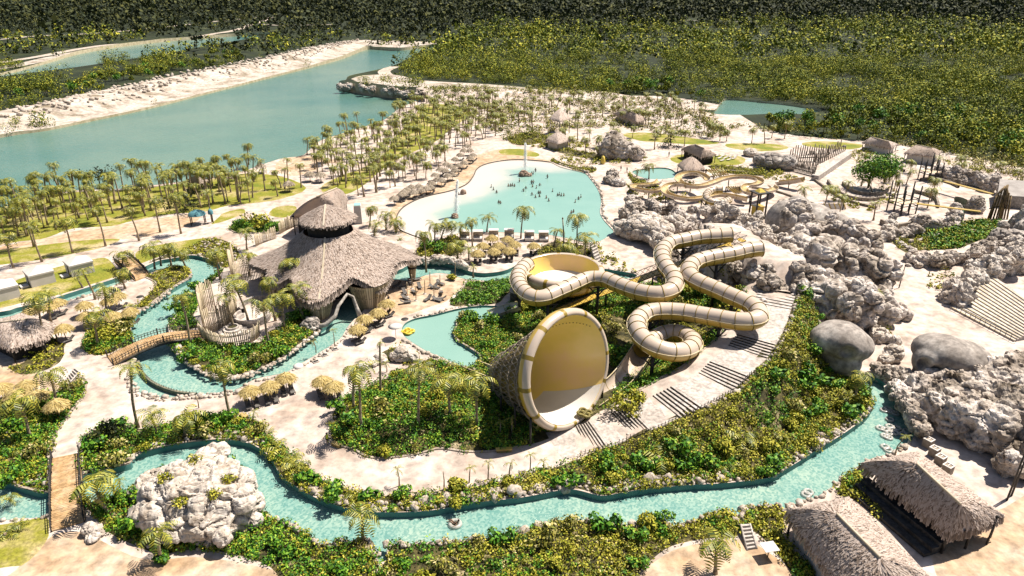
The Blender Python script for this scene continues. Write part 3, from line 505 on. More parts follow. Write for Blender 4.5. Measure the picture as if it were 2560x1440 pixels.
for i, ((cx, cy), (bx, by), w) in enumerate(PL):
    b = G(bx, by); s = ppm(bx, by, b.z); h = max(2.2, min(11, (by - cy) / s / .93 - .6)) if by - cy > 0 else 4
    # solve height so that the crown projects to its place
    for _ in range(4):
        q = proj((b.x, b.y, b.z + h)); h = max(2.0, min(12, h + (q[1] - cy) / s * 1.0))
    lean = (cx - q[0]) / s / h; near = by > 700
    v = i % len(PALMV); hh, bend, tm, cm = PALMV[v]
    e = empty('coconut_palm', b, 0, 'coconut palm ' + w, 'palm tree', 'coconut palms of the park')
    d = math.hypot(lean, 0) * h; sgn = 0 if lean >= 0 else math.pi
    mb = MB(); n = 6; mb.tube([(lean * h * (k / n) ** 1.4, .15 * math.sin(i + k), h * k / n) for k in range(n + 1)], [.26 if k == 0 else .19 - .07 * k / n for k in range(n + 1)], n=6)
    mb.build('trunk', BARK, e)
    thin = 'slim' in w or 'leafless' in w or 'bare thin' in w
    c = link('crown', SMALLC[i % 3] if 'leafless' in w or h < 2.6 else cm, e, (lean * h, .15 * math.sin(i + n), h - .05), (0, 0, random.random() * 6)); c.scale = ((.85 if thin else 1.12) * (1.0 if by > 480 else 1.08),) * 3
# dead pole
# saplings along the walk
for i, ((cx, cy), (bx, by), w) in enumerate([((996, 1165), (998, 1215), 'leafy topped'), ((1110, 1172), (1110, 1223), 'bare topped'), ((1177, 1162), (1173, 1207), 'thin, wilted'), ((1221, 1150), (1220, 1198), 'umbrella shaped'), ((1278, 1152), (1273, 1186), 'hook shaped'), ((1325, 1130), (1325, 1176), 'feathery'), ((1358, 1150), (1358, 1172), 'shortest'),
   ((786, 850), (790, 882), 'lone'), ((836, 822), (836, 862), 'dark topped'), ((640, 1025), (634, 1060), 'two leaved'), ((495, 985), (497, 1020), 'leafless'), ((283, 1182), (288, 1240), 'first riverside'), ((310, 1195), (306, 1247), 'second riverside'), ((1279, 1040), (1279, 1086), 'dark'), ((1252, 1050), (1250, 1088), 'pale'), ((965, 905), (967, 930), 'yellowish'), ((1132, 905), (1132, 930), 'stubby'), ((2250, 1085), (2236, 1140), 'pale leaved')]):
    b = G(bx, by); s = ppm(bx, by, b.z); h = (by - cy) / s / .93
    e = empty('palm_sapling', b, 0, w + ' palm sapling ' + ('along the curved concrete walk' if 970 < bx < 1400 and by > 1100 else 'standing near the lazy river' if by < 1300 and bx < 900 else 'in the planting by the water'), 'sapling', 'young palms by the walks')
    MB().tube([(0, 0, 0), (.06, .03, h * .5), ((cx - bx) / s, 0, h)], [.09, .07, .05], n=5).build('trunk', BARK, e)
    if 'bare' not in w and 'leafless' not in w: c = link('crown', SMALLC[i % 3], e, ((cx - bx) / s, 0, h - .05)); c.scale = (.75,) * 3
b = G(1410, 628); e = empty('dead_palm', b, 0, 'bare dead palm pole standing at the pool corner', 'dead palm'); MB().tube([(0, 0, 0), (-.2, 0, 4), (-.5, 0, 7.2)], [.2, .17, .12]).build('trunk', BARK, e); MB().lathe((-.5, 0, 7.1), [(.12, 0), (.2, .25), (.02, .5)], 6).build('stump', BARK, e)
# low feathery palms without a trunk in view
for i, (px, py, s, w) in enumerate([(1646, 1150, 1.15, 'feathery yellow fern palm on the lower slope above the river'), (1853, 1100, 1.35, 'largest feathery palm with spreading yellow fronds on the planted slope'), (1815, 1165, .9, 'small palm at the rocky foot of the planted slope'), (1955, 1095, .8, 'leaning palm bush at the bank nearest the floating rings'),
     (700, 1125, 1.05, 'feathery palm bush at the corner of the walk above the rock island'), (742, 1172, 1.1, 'wide palm bush hanging over the dark channel wall'), (893, 1250, .9, 'low palm fronds over the long dark channel wall'), (668, 1090, .7, 'small palm bush at the tip of the hedge bed'), (60, 1130, .8, 'shaggy palm bush in the left slope bed'), (25, 1250, .7, 'low palm on the left river bank'), (730, 1145, .8, 'palm bush squeezed between two larger ones by the walk'),
     (430, 1080, .6, 'little palm bush behind the upper river wall'), (410, 690, .7, 'palm bush in the middle of the planted spit'), (425, 720, .6, 'palm bush low on the planted spit'), (455, 640, .6, 'palm bush at the mouth of the bend'), (330, 770, .8, 'yellowish palm bush beside the parasol terrace'), (690, 790, .6, 'palm bush behind the curved bench'), (2120, 1000, .8, 'palm bush at the head of the lazy river'), (15, 1340, .8, 'drooping palm on the near left lawn'), (50, 1320, .6, 'small palm on the near left lawn'), (1425, 600, .6, 'palm bush by the pool corner'), (1660, 335, .5, 'small palm bush on the strip lawn'), (2210, 430, .8, 'yellow palm bush beside the leafy tree'), (1000, 600, .5, 'palm bush on the beach rim'), (640, 570, .6, 'palm bush in the round hedge island')]):
    b = G(px, py); e = empty('palm_bush', b, random.random() * 6, w, 'palm bush', 'low palm bushes')
    c = link('crown', BUSHP[i % 2], e); c.scale = (s * .95,) * 3
    MB().tube([(0, 0, -.2), (0, 0, .5 * s)], [.25 * s, .16 * s], n=6).build('trunk', BARK, e)
# agave
b = G(1342, 1075); e = empty('agave', b, 0, 'large grey-green agave with stiff blades below the yellow funnel', 'agave'); mb = MB()
for k in range(17):
    a = k * 2.4; el = .35 + .9 * ((k * .37) % 1); L = 1.9
    d = Vector((math.cos(a) * math.cos(el), math.sin(a) * math.cos(el), math.sin(el))); s = d.cross(Vector((0, 0, 1))).normalized() * .13
    mb.add([s, -s, d * L * .6 - s * .8, d * L * .6 + s * .8, d * L], [(0, 1, 2, 3), (3, 2, 4)])
mb.build('leaf_rosette', mat('agave_leaf', (.18, .22, .08), (.4, .38, .15), island=.8), e); MB().lathe((0, 0, -.1), [(.3, 0), (.2, .4), (.05, .5)], 8).build('stem', BARK, e)
# groves: (polygon px, count, label, group)
GROVES = [([(0, 520), (150, 482), (300, 472), (430, 458), (540, 444), (610, 430), (690, 440), (760, 470), (705, 490), (640, 505), (520, 525), (336, 548), (180, 570), (0, 605)], (82, 55), 'coconut palm in the grove between the lagoon and the bare sand strip', 'palms of the lagoon-side grove', 7.0),
 ([(800, 355), (900, 322), (960, 302), (1010, 268), (1060, 250), (1110, 258), (1180, 262), (1250, 275), (1260, 330), (1200, 360), (1130, 385), (1110, 420), (1060, 450), (980, 480), (900, 500), (850, 470), (800, 450), (780, 420), (760, 400)], (88, 190), 'coconut palm in the dense grove between the lagoon and the white beach', 'palms of the beach-side grove', 6.2),
 ([(1060, 235), (1290, 240), (1500, 250), (1640, 250), (1760, 285), (1790, 300), (1700, 330), (1560, 320), (1430, 320), (1340, 330), (1260, 320), (1180, 270)], (40, 60), 'thin palm in the sparse sandy grove behind the beach huts', 'palms of the sparse sandy grove', 6.0)]
SPOTS = []
def far_enough(x, y, d):
    for a, b_ in SPOTS:
        if (a - x) ** 2 + (b_ - y) ** 2 < d * d: return False
    return True
bad = [W2(p) for p in (WAVEPOOL,)]
GP = []
for poly, (n0, n1), lab, grp, h0 in GROVES:
    w = np.array(W2(poly)); c = 0; tries = 0; n = n0 + n1; mine = []
    while c < n and tries < 9000:
        tries += 1; px, py = random.uniform(min(p[0] for p in poly), max(p[0] for p in poly)), random.uniform(min(p[1] for p in poly), max(p[1] for p in poly))
        # even over the ground, thinned by distance
        if random.random() > (480.0 / (py + 40)) ** 2 * .6: continue
        q = P(px, py)
        if not pip(np.array([q.x]), np.array([q.y]), w)[0] or in_water(np.array([q.x]), np.array([q.y]))[0] or not far_enough(q.x, q.y, 1.7): continue
        SPOTS.append((q.x, q.y)); c += 1
        mine.append(q)
    mine.sort(key=lambda q: q.y)
    for q in mine[:n0]: palm(q, h0 * random.uniform(.65, 1.2), random.random() * 6.28, random.randrange(7), lab, grp, cs=random.uniform(.72, 1.0))
    GP += [(q, h0) for q in mine[n0:]]
PV, PQ, PM, po = [], [], [], 0      # the palms farther back, as one mass
for q, h0 in GP:
    hh, bend, tm, cm = PALMV[random.randrange(7)]; h = h0 * random.uniform(.65, 1.2); az = random.random() * 6.28; ca, sa = math.cos(az), math.sin(az)
    for me_, sc_, off, isb in ((tm, (1, 1, h / hh), (0, 0, 0), 1), (cm, (.85,) * 3, (bend * hh, 0, h - .05), 0)):
        v = np.zeros(len(me_.vertices) * 3); me_.vertices.foreach_get('co', v); v = v.reshape(-1, 3) * sc_ + off; v = np.column_stack([v[:, 0] * ca - v[:, 1] * sa, v[:, 0] * sa + v[:, 1] * ca, v[:, 2]]) + tuple(q)
        f = np.array([p.vertices[:] for p in me_.polygons if len(p.vertices) == 4]); k_ = np.array([p.material_index for p in me_.polygons if len(p.vertices) == 4]); PV.append(v); PQ.append(f + po); PM.append(np.full(len(f), 2) if isb else k_); po += len(v)
tag(link('palm_grove', big_mesh('palm_grove', np.concatenate(PV), quads=np.concatenate(PQ), mats=[LEAF['palm'], LEAF['dry'], BARK], mi=np.concatenate(PM))), 'crowded coconut palms of the farther grove', 'palms', kind='stuff')
# bushes and broad-leaved trees
def tree_parts(e, h, r, m, k=260, leaf=.45, trunk=.18, flat=.7, lobes=5, seed=0):
    g = np.random.default_rng(seed); cs = np.column_stack([g.normal(0, r * .42, lobes), g.normal(0, r * .42, lobes), h - r * .6 + g.normal(0, r * .22, lobes)])
    v, q = leaf_cloud(cs, np.full(lobes, r * .62), k // lobes, leaf, flat)
    link('crown', big_mesh('crown', v, quads=q, mats=[m]), e); mb = MB()
    mb.tube([(0, 0, 0), (0, 0, h * .45)], [trunk, trunk * .7], n=6)
    for c in cs[:4]: mb.tube([(0, 0, h * .4), (c[0] * .6, c[1] * .6, h * .4 + (c[2] - h * .4) * .6), tuple(c)], [trunk * .6, trunk * .4, trunk * .15], n=5)
    mb.build('trunk', BARK2, e)
TREES = [(2170, 470, 10, 6.6, 'green', 3600, 'big spreading green tree with many dark limbs on the ringed terrace'), (645, 575, 4.5, 3.2, 'olive', 420, 'leafy tree in the round hedge island before the hall'), (250, 462, 5.5, 3.6, 'dark', 350, 'dark broad tree among palms at the lagoon'), (465, 528, 4.5, 3.5, 'dark', 350, 'dark dense tree beside the blue pavilion'), (1670, 370, 3.5, 3.0, 'dark', 260, 'dark tree right of the big grey boulder'), (1760, 330, 6, 2.6, 'mixed', 260, 'tall grey-green tree above the oval lawn'), (20, 560, 4.5, 2.5, 'mixed', 120, 'sparse half bare tree at the left edge'), (70, 590, 4.0, 2.5, 'mixed', 90, 'almost leafless tree on the left lawn'), (1725, 480, 3, 2, 'olive', 120, 'small tree under the coiled slides')]
for i, (px, py, h, r, m, k, lab) in enumerate(TREES):
    b = G(px, py); e = empty('broadleaf_tree', b, 0, lab, 'tree', 'broad-leaved trees of the park'); tree_parts(e, h, r, LEAF[m], k, .5, .3 if h > 8 else .16, seed=i, lobes=9 if h > 8 else 6)
SHRUBS = [(770, 795, 2.1, 'green', 'bright green rounded bush beside the hall'), (735, 800, 1.3, 'green', 'small bright green bush under the round bush'), (445, 780, 1.5, 'green', 'green bush on the river bank above the arched bridge'), (462, 755, 1.3, 'green', 'green bush halfway up the river bank'), (490, 725, 1.2, 'green', 'green bush high on the river bank'), (265, 850, 1.6, 'olive', 'olive bush by the path left of the arched bridge'), (300, 835, 1.7, 'mixed', 'yellowish bush next to the arched bridge'), (1070, 625, 2.0, 'green', 'dark green bush between hall and pool'), (1110, 630, 1.8, 'green', 'dark green bush left of the parasol terrace'),
 (1560, 1030, 1.9, 'olive', 'yellow-green bush against the rim of the yellow funnel'), (1595, 1010, 1.5, 'olive', 'small yellow-green bush right of the yellow funnel'), (270, 1100, 1.8, 'dark', 'dark bush at the corner by the near bridge'), (500, 1060, 1.3, 'green', 'green bush at the hedge bed by the junction'), (560, 1055, 1.3, 'green', 'green bush below the tall palm by the river'), (535, 1065, 1.0, 'green', 'low green bush between two others'), (1180, 805, 1.5, 'green', 'green bush on the splash pool island'), (1225, 808, 1.4, 'green', 'round green bush by the slide outlet'), (690, 575, 1.6, 'green', 'green bush at the end of the round hedge island'), (600, 572, 1.7, 'green', 'green bush at the start of the round hedge island'),
 (1130, 700, .9, 'olive', 'low bush at the river bend'), (405, 1400, .8, 'green', 'ring of low green leaves around a planter palm')]
for i, (px, py, r, m, lab) in enumerate(SHRUBS):
    b = G(px, py); e = empty('shrub', b, 0, lab, 'bush', 'rounded bushes'); n = 6; g = np.random.default_rng(i)
    cs = np.column_stack([g.normal(0, r * .4, n), g.normal(0, r * .4, n), r * .55 + g.random(n) * r * .35]); v, q = leaf_cloud(cs, np.full(n, r * .62), 90, .32, .8)
    link('foliage', big_mesh('f', v, quads=q, mats=[LEAF[m]]), e); MB().tube([(0, 0, -.1), (0, 0, r * .7)], [.12, .05], n=5).build('stem', BARK2, e)
# ground cover in the planted beds
def bed_points(poly, dens, seed=0):
    w = np.array(sm(poly)); g = np.random.default_rng(seed); x0, y0 = w.min(0); x1, y1 = w.max(0); n = int((x1 - x0) * (y1 - y0) * dens)
    x, y = g.uniform(x0, x1, n), g.uniform(y0, y1, n); k = pip(x, y, w); return x[k], y[k]
def cover(polys, name, dens, rad, leaf, k, m, label, seed=0, thresh=0.0, nscale=.12, hk=.6):
    X = [bed_points(p, dens, seed + i) for i, p in enumerate(polys)]; x = np.concatenate([a for a, _ in X]); y = np.concatenate([b for _, b in X])
    keep = (fbm(x * nscale, y * nscale, seed=seed) > thresh) & ~in_water(x, y); x, y = x[keep], y[keep]
    for o in AVOID: keep = np.hypot(x - o[0], y - o[1]) > o[2]; x, y = x[keep], y[keep]
    if AVOIDP: keep = ~in_any(x, y, AVOIDP); x, y = x[keep], y[keep]
    d, _ = poly_dist(x, y, W3(STAIR)); keep = d > 3.3; x, y = x[keep], y[keep]
    r = rad * rng.uniform(.6, 1.3, len(x)) * (.35 + 1.4 * fbm(x * .45, y * .45, seed=seed + 50)); v, q = leaf_cloud(np.column_stack([x, y, hz(x, y) + r * .45]), r, k, leaf, .85, .35, .45, 1.6)
    o = link(name, big_mesh(name, v, quads=q, mats=[LEAF[m]])); tag(o, label, 'planting', kind='stuff'); return o
AVOID, AVOIDP = [], [W2([(1225, 930), (1290, 985), (1370, 1062), (1440, 1082), (1530, 1020), (1560, 960), (1600, 910), (1640, 880), (1600, 860), (1540, 920), (1440, 890), (1300, 890)])]
near = [BEDS[i] for i in (1, 5, 6, 7)]
cover(near, 'shrubbery', 2.2, .6, .2, 40, 'olive', 'dense olive shrubbery covering the slope and the near river banks', 1, .28)
cover(near, 'undergrowth', 1.2, .5, .2, 26, 'mixed', 'pale flowering undergrowth mixed through the slope planting', 2, .42)
cover(near, 'green_undergrowth', 1.5, .6, .22, 34, 'green', 'bright green undergrowth in patches on the slope', 3, .46)
cen = [BEDS[0], BEDS[2], BEDS[4], BEDS[6], BEDS[7], BEDS[3]]
cover(cen, 'hedge_foliage', 2.3, .65, .22, 38, 'green', 'bright green low hedge foliage of the central beds', 4, .36, .07)
cover(cen, 'hedge_undergrowth', 1.4, .55, .2, 34, 'olive', 'olive undergrowth of the central beds', 5, .32, .1)
cover(cen, 'dry_undergrowth', .6, .45, .22, 20, 'mixed', 'dry grassy undergrowth of the central beds', 6, .45, .1)
mid = [BEDS[i] for i in (8, 9, 10, 11, 14)]
cover(mid, 'bed_foliage', 2.4, .6, .24, 32, 'green', 'leafy green foliage of the island and terrace beds', 7, .32, .15)
far_ = [BEDS[i] for i in range(12, len(BEDS))]
cover(far_ + [BEDS[9], BEDS[14]], 'bed_undergrowth', 1.3, .55, .25, 24, 'olive', 'olive undergrowth of the river and pool beds', 8, .3, .15)
cover([BEDS[17]], 'terrace_foliage', 1.6, .6, .42, 14, 'green', 'green planting on the stepped terraces by the grotto', 9, .36)
# the forest
def forest():
    rd = [road_poly(p, w * 1.5 + 5) for p, w in TRACKS]; parkp = sm(PARK, 2); lag = [sm(LAGOON), sm(LAGOON2)]
    bare = [W2([(1735, 266), (1800, 285), (1920, 285), (2060, 276), (2085, 296), (1965, 314), (1890, 322), (1780, 302)]), W2([(840, 218), (862, 185), (985, 158), (1010, 190), (940, 225)]), W2([(872, 196), (985, 175), (1075, 200), (1290, 222), (1290, 240), (1060, 236), (880, 212)]), W2([(-100, 312), (0, 295), (240, 245), (460, 195), (700, 150), (915, 98), (960, 112), (915, 122), (860, 143), (720, 180), (480, 240), (240, 295), (-100, 340)]),
            W2([(-100, 176), (0, 163), (150, 142), (300, 122), (430, 112), (440, 105), (300, 112), (150, 130), (-100, 160)])]
    def ok(x, y): return ~(pip(x, y, parkp) | in_any(x, y, rd) | in_any(x, y, lag) | in_any(x, y, bare) | pip(x, y, sm(POND)))
    def seen(x, y, pad=90):
        dep = y * cp + (H) * sp; px = CX + F * x / dep; return (px > -pad - 200) & (px < 2560 + pad + 200)
    for nm, y0, y1, sp_, rad, k, leaf, m, lab in (('forest', 150, 520, 3.6, 2.6, 120, .46, 'forest', 'wild olive-green forest behind the park'), ('forest', 520, 1150, 6.2, 3.6, 30, 1.25, 'forest', 'olive-green forest farther off'), ('forest', 420, 3600, 13, 7, 26, 3.2, 'dark', 'forest running to the horizon with cloud shade put into its leaf colour')):
        wx = y1 * .86; n = int(2 * wx * (y1 - y0) / sp_ ** 2); x, y = rng.uniform(-wx, wx, n), rng.uniform(y0, y1, n)
        keep = seen(x, y) & ok(x, y); x, y = x[keep], y[keep]
        edge = 800 + (fbm(x / 160, y / 60, seed=21) - .47) * 900 + rng.normal(0, 130, len(x)) + np.where(x < -60, -300, 60)      # where the wood with shade put into its leaf colour begins
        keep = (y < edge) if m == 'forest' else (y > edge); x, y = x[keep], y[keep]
        den = fbm(x / 45, y / 30, seed=11) + .35 * (fbm(x / 9, y / 9, seed=13) - .47); keep = den > (.43 if y0 < 900 and m == 'forest' else .33); x, y = x[keep], y[keep]
        big = fbm(x / 18, y / 18, seed=5); r = rad * (np.clip(y / 1500, .4, 1) if m == 'dark' else 1) * rng.lognormal(-.12, .42, len(x)) * (.4 + 1.3 * big)
        z = hz(x, y) + r * rng.uniform(.5, 1.3, len(x)) + 3.0 * np.clip(big - .45, 0, 1) * rad
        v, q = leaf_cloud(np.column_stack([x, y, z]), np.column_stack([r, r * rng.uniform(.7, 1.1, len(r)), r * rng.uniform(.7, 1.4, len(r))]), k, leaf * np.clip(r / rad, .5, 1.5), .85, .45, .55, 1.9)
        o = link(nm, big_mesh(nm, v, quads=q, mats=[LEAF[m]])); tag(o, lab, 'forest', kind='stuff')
    return ok
okf = forest()
# forest edge, tree by tree
FV = []
for i in range(5):
    g = np.random.default_rng(90 + i); r = (2.0, 2.6, 2.2, 2.9, 1.8)[i]; h = (4.6, 5.4, 4.2, 6.0, 5.0)[i]; n = 6
    cs = np.column_stack([g.normal(0, r * .42, n), g.normal(0, r * .42, n), h - r * .7 + g.normal(0, r * .25, n)]); v, q = leaf_cloud(cs, np.full(n, r * .6), 42, .6, .8)
    cm = big_mesh('crown', v, quads=q, mats=[LEAF['forest' if i != 1 else 'green']]); mb = MB(); mb.tube([(0, 0, -.2), (0, 0, h * .5)], [.16, .1], n=5)
    for c in cs[:3]: mb.tube([(0, 0, h * .4), tuple(c)], [.09, .03], n=4)
    FV.append((mb.mesh('trunk', BARK2), cm))
EDGE = [([(1640, 300), (1800, 300), (1900, 322), (2000, 345), (2150, 350), (2300, 362), (2420, 385), (2560, 412), (2700, 430), (2700, 330), (2400, 300), (2060, 290), (1920, 292), (1700, 240), (1500, 232), (1500, 215), (1700, 215)], 210, 'bushy forest tree at the edge of the wood above the service track', 'trees at the forest edge'),
        ([(0, 262), (150, 245), (300, 222), (450, 188), (600, 155), (600, 130), (450, 165), (300, 195), (100, 225), (0, 240)], 60, 'dark bushy tree on the strip between the two lagoons', 'trees between the lagoons')]
for poly, n, lab, grp in EDGE:
    w = np.array(W2(poly)); c = t = 0
    while c < n and t < 6000:
        t += 1; x, y = random.uniform(*(w[:, 0].min(), w[:, 0].max())), random.uniform(w[:, 1].min(), w[:, 1].max()); a, b = np.array([x]), np.array([y])
        if not pip(a, b, w)[0] or not okf(a, b)[0] or not far_enough(x, y, 2.6): continue
        SPOTS.append((x, y)); c += 1; tm, cm = FV[c % 5]; e = empty('forest_tree', (x, y, hz1(x, y)), random.random() * 6, lab, 'tree', grp); e.scale = (random.uniform(.8, 1.3),) * 3
        link('trunk', tm, e); link('crown', cm, e)

# dry scrub on the sandy parts behind and right of the pool
def scrub(name, polys, dens, rad, leaf, k, m, label, seed, th=.4):
    X = [bed_points(p, dens, seed + i) for i, p in enumerate(polys)]; x = np.concatenate([a for a, _ in X]); y = np.concatenate([b for _, b in X]); keep = (fbm(x / 9, y / 9, seed=seed) > th) & ~in_water(x, y) & ~in_any(x, y, [w for n_, w in REG if n_ in ('lawn', 'dirt_track')]); x, y = x[keep], y[keep]
    r = rad * rng.uniform(.4, 1.5, len(x)); v, q = leaf_cloud(np.column_stack([x, y, hz(x, y) + r * .5]), r, k, leaf, .9, .5); tag(link(name, big_mesh(name, v, quads=q, mats=[LEAF[m]])), label, 'scrub', kind='stuff')
SC1 = [[(1060, 240), (1290, 235), (1500, 240), (1740, 262), (1790, 300), (1830, 335), (1740, 345), (1600, 325), (1440, 322), (1340, 345), (1260, 350), (1190, 300)]]
SC2 = [[(1830, 322), (2000, 338), (2150, 350), (2330, 380), (2560, 425), (2700, 450), (2700, 420), (2300, 364), (1900, 314)], [(2400, 395), (2560, 430), (2640, 480), (2500, 445), (2420, 420)]]
SC3 = [[(1570, 448), (1690, 486), (1760, 508), (1700, 524), (1590, 505)], [(2050, 480), (2110, 500), (2180, 520), (2160, 530), (2080, 508)], [(2195, 470), (2240, 480), (2230, 510), (2200, 505)], [(1990, 800), (2020, 775), (2040, 800), (2030, 830)], [(2150, 760), (2200, 780), (2225, 850), (2180, 830)], [(1640, 690), (1730, 690), (1830, 745), (1860, 800), (1800, 800), (1680, 740)], [(1500, 590), (1530, 640), (1560, 660), (1590, 690), (1520, 690), (1480, 660)], [(2320, 690), (2370, 680), (2380, 720), (2330, 730)], [(1400, 395), (1470, 392), (1600, 398), (1600, 408), (1480, 412), (1420, 408)], [(1290, 360), (1420, 345), (1480, 372), (1470, 388), (1360, 372)], [(1880, 425), (1950, 430), (1990, 445), (1960, 455), (1890, 440)], [(2120, 395), (2160, 375), (2250, 395), (2260, 420), (2160, 410)], [(2370, 400), (2440, 420), (2560, 450), (2480, 448), (2380, 425)]]
scrub('scrub', SC1, .2, 1.1, .42, 22, 'mixed', 'dry grey-green scrub on the sandy ground behind the huts', 71, .4)
scrub('scrub', SC1, .09, 1.3, .45, 26, 'forest', 'dark bushes dotted over the sandy ground behind the huts', 72, .36)
scrub('scrub', SC2, .22, 1.2, .45, 24, 'mixed', 'dry scrub between the forest edge and the service track', 73, .36)
scrub('scrub', SC3, .45, .8, .38, 18, 'olive', 'low green scrub between rocks, slides and terraces', 74, .36)
for poly, n, lab, grp in (([(1430, 325), (1700, 330), (1830, 345), (2000, 345), (1960, 360), (1740, 368), (1600, 400), (1440, 398), (1370, 370)], 34, 'small palm among the lawns above the swimming pool', 'small palms of the upper lawns'), ([(2100, 400), (2560, 450), (2560, 480), (2400, 440), (2330, 520), (2200, 560), (2060, 520)], 22, 'small palm on the terraces by the timber towers', 'small palms of the right terraces')):
    w = np.array(W2(poly)); c = t = 0
    while c < n and t < 900:
        t += 1; q = P(random.uniform(min(p[0] for p in poly), max(p[0] for p in poly)), random.uniform(min(p[1] for p in poly), max(p[1] for p in poly)))
        if not pip(np.array([q.x]), np.array([q.y]), w)[0] or in_water(np.array([q.x]), np.array([q.y]))[0] or not far_enough(q.x, q.y, 2.0): continue
        SPOTS.append((q.x, q.y)); c += 1; q.z = hz1(q.x, q.y); palm(q, random.uniform(3.2, 6), random.random() * 6, random.randrange(7), lab, grp, name='young_palm', cs=random.uniform(.8, 1.05))

# distinct bushes standing out of the low planting
BP = []
for i, (m, lf, k) in enumerate((('olive', .26, 70), ('green', .26, 70), ('mixed', .24, 60), ('green', .34, 45))):
    g = np.random.default_rng(200 + i); n = 5; cs = np.column_stack([g.normal(0, .42, n), g.normal(0, .42, n), .55 + g.random(n) * .5]); v, q = leaf_cloud(cs, np.full(n, .6), k, lf, .85, .35, .4, 1.6)
    BP.append((big_mesh('foliage', v, quads=q, mats=[LEAF[m]]), MB().tube([(0, 0, -.1), (0, 0, .7)], [.08, .04], 5).mesh('stem', BARK2)))
for bi, n, lab in ((0, 46, 'separate bush standing out of the central planting under the slides'), (1, 52, 'separate bush on the planted slope above the near river'), (4, 16, 'separate bush in the planting beside the rock island'), (5, 20, 'separate bush in the planting along the bottom edge'), (2, 9, 'separate bush in the hedge bed behind the rock island'), (3, 12, 'separate bush on the left slope bed'), (9, 9, 'separate bush on the island shore below the hall')):
    x, y = bed_points(BEDS[bi], .25, 300 + bi); c = 0
    for a, b_ in zip(x, y):
        if c >= n: break
        A_, B__ = np.array([a]), np.array([b_])
        if in_water(A_, B__)[0] or in_any(A_, B__, AVOIDP)[0] or poly_dist(A_, B__, W3(STAIR))[0][0] < 4.2 or not far_enough(a, b_, 1.6): continue
        SPOTS.append((a, b_)); c += 1; f, st = BP[random.randrange(4)]; e = empty('shrub', (a, b_, hz1(a, b_)), random.random() * 6, lab, 'bush', 'bushes ' + lab.split('bush ')[1]); e.scale = (random.uniform(.7, 1.5),) * 3
        link('foliage', f, e); link('stem', st, e)
# kerbs of the walks
for bi in (0, 2, 3, 11, 13):
    w = [Vector((x, y, 0)) for x, y in sm(BEDS[bi], 4)]; w.append(w[0].copy()); n = len(w); V = []; Q = []; ok_ = []
    for i, p in enumerate(w):
        d = (w[(i + 1) % (n - 1)] - w[i - 1 if i else n - 2]).normalized(); s = Vector((-d.y, d.x, 0)) * .14; z = hz1(p.x, p.y)
        V += [p - s + Vector((0, 0, z - .1)), p - s + Vector((0, 0, z + .14)), p + s + Vector((0, 0, z + .14)), p + s + Vector((0, 0, z - .1))]
        ok_.append(not (in_water(np.array([p.x]), np.array([p.y]))[0] or poly_dist(np.array([p.x]), np.array([p.y]), W3(STAIR))[0][0] < 4.0))
    for i in range(n - 1):
        if ok_[i] and ok_[i + 1]: Q += [(4 * i + j, 4 * i + j + 1, 4 * i + 5 + j, 4 * i + 4 + j) for j in range(3)]
    if Q: mb = MB(); mb.add(V, Q); o = mb.build('kerb', mat('kerb_stone', (.28, .22, .17), (.4, .34, .28), scale=1.5, fine=4)); o['kind'] = 'structure'
# ------------------------------------------------------------------ water slides
M_TOP = mat('slide_shell_white', (.42, .335, .26), (.49, .405, .33), scale=.15, rough=.24, spec=.6)
M_BOT = mat('slide_shell_yellow', (.40, .27, .045), (.46, .32, .075), scale=.4, rough=.3, spec=.5)
M_FLG = mat('slide_flange', (.14, .10, .015), (.28, .19, .03), scale=.6, rough=.5)  # yellow flange with each joint's shadow line put into the colour
M_IN = mat('slide_inner_yellow', (.70, .53, .11), (.76, .56, .16), scale=.12, rough=.3, spec=.5, c3=(.78, .53, .25))
M_WHT = mat('slide_floor_white', (.52, .48, .44), (.58, .54, .5), scale=.3, rough=.25, spec=.5)
M_LIP = mat('slide_lip', (.42, .33, .17), (.48, .42, .31), scale=.5, rough=.3, spec=.5)
M_STEEL = mat('dark_steel', (.012, .012, .012), (.05, .045, .04), scale=1.5, rough=.6, metal=0)
M_LAT = mat('lattice_steel', (.1, .08, .06), (.3, .255, .2), scale=.8, rough=.6)
M_CONC = mat('walk_concrete', (.34, .295, .26), (.41, .365, .33), scale=.35, rough=.85, c3=(.45, .41, .375), fine=2)
def frames(pts):
    n = len(pts); out = []
    for i in range(n):
        t = (pts[min(i + 1, n - 1)] - pts[max(i - 1, 0)]).normalized(); a = t.cross(Vector((0, 0, 1))).normalized(); out.append((pts[i], a, a.cross(t).normalized(), t))
    return out
def arc_len(pts):
    s = [0]
    for a, b in zip(pts, pts[1:]): s.append(s[-1] + (b - a).length)
    return s
def sweep(fr, r, a0, a1, n, off=0.0):
    V = []; Fc = []
    for p, a, u, t in fr:
        for j in range(n + 1):
            q = R(a0 + (a1 - a0) * j / n); V.append(p + (a * math.cos(q) + u * math.sin(q)) * (r + off))
    m = n + 1
    for i in range(len(fr) - 1):
        for j in range(n): Fc.append((i * m + j, i * m + j + 1, (i + 1) * m + j + 1, (i + 1) * m + j))
    return V, Fc
def resample(pts, step):
    s = arc_len(pts); L = s[-1]; n = max(2, int(L / step)); out = []; k = 0
    for i in range(n + 1):
        d = L * i / n
        while k < len(s) - 2 and s[k + 1] < d: k += 1
        out.append(pts[k].lerp(pts[k + 1], (d - s[k]) / max(s[k + 1] - s[k], 1e-6)))
    return out
def px_path(pts, k=8): return [Vector(p) for p in spline([tuple(P(*p)) for p in pts], k)]
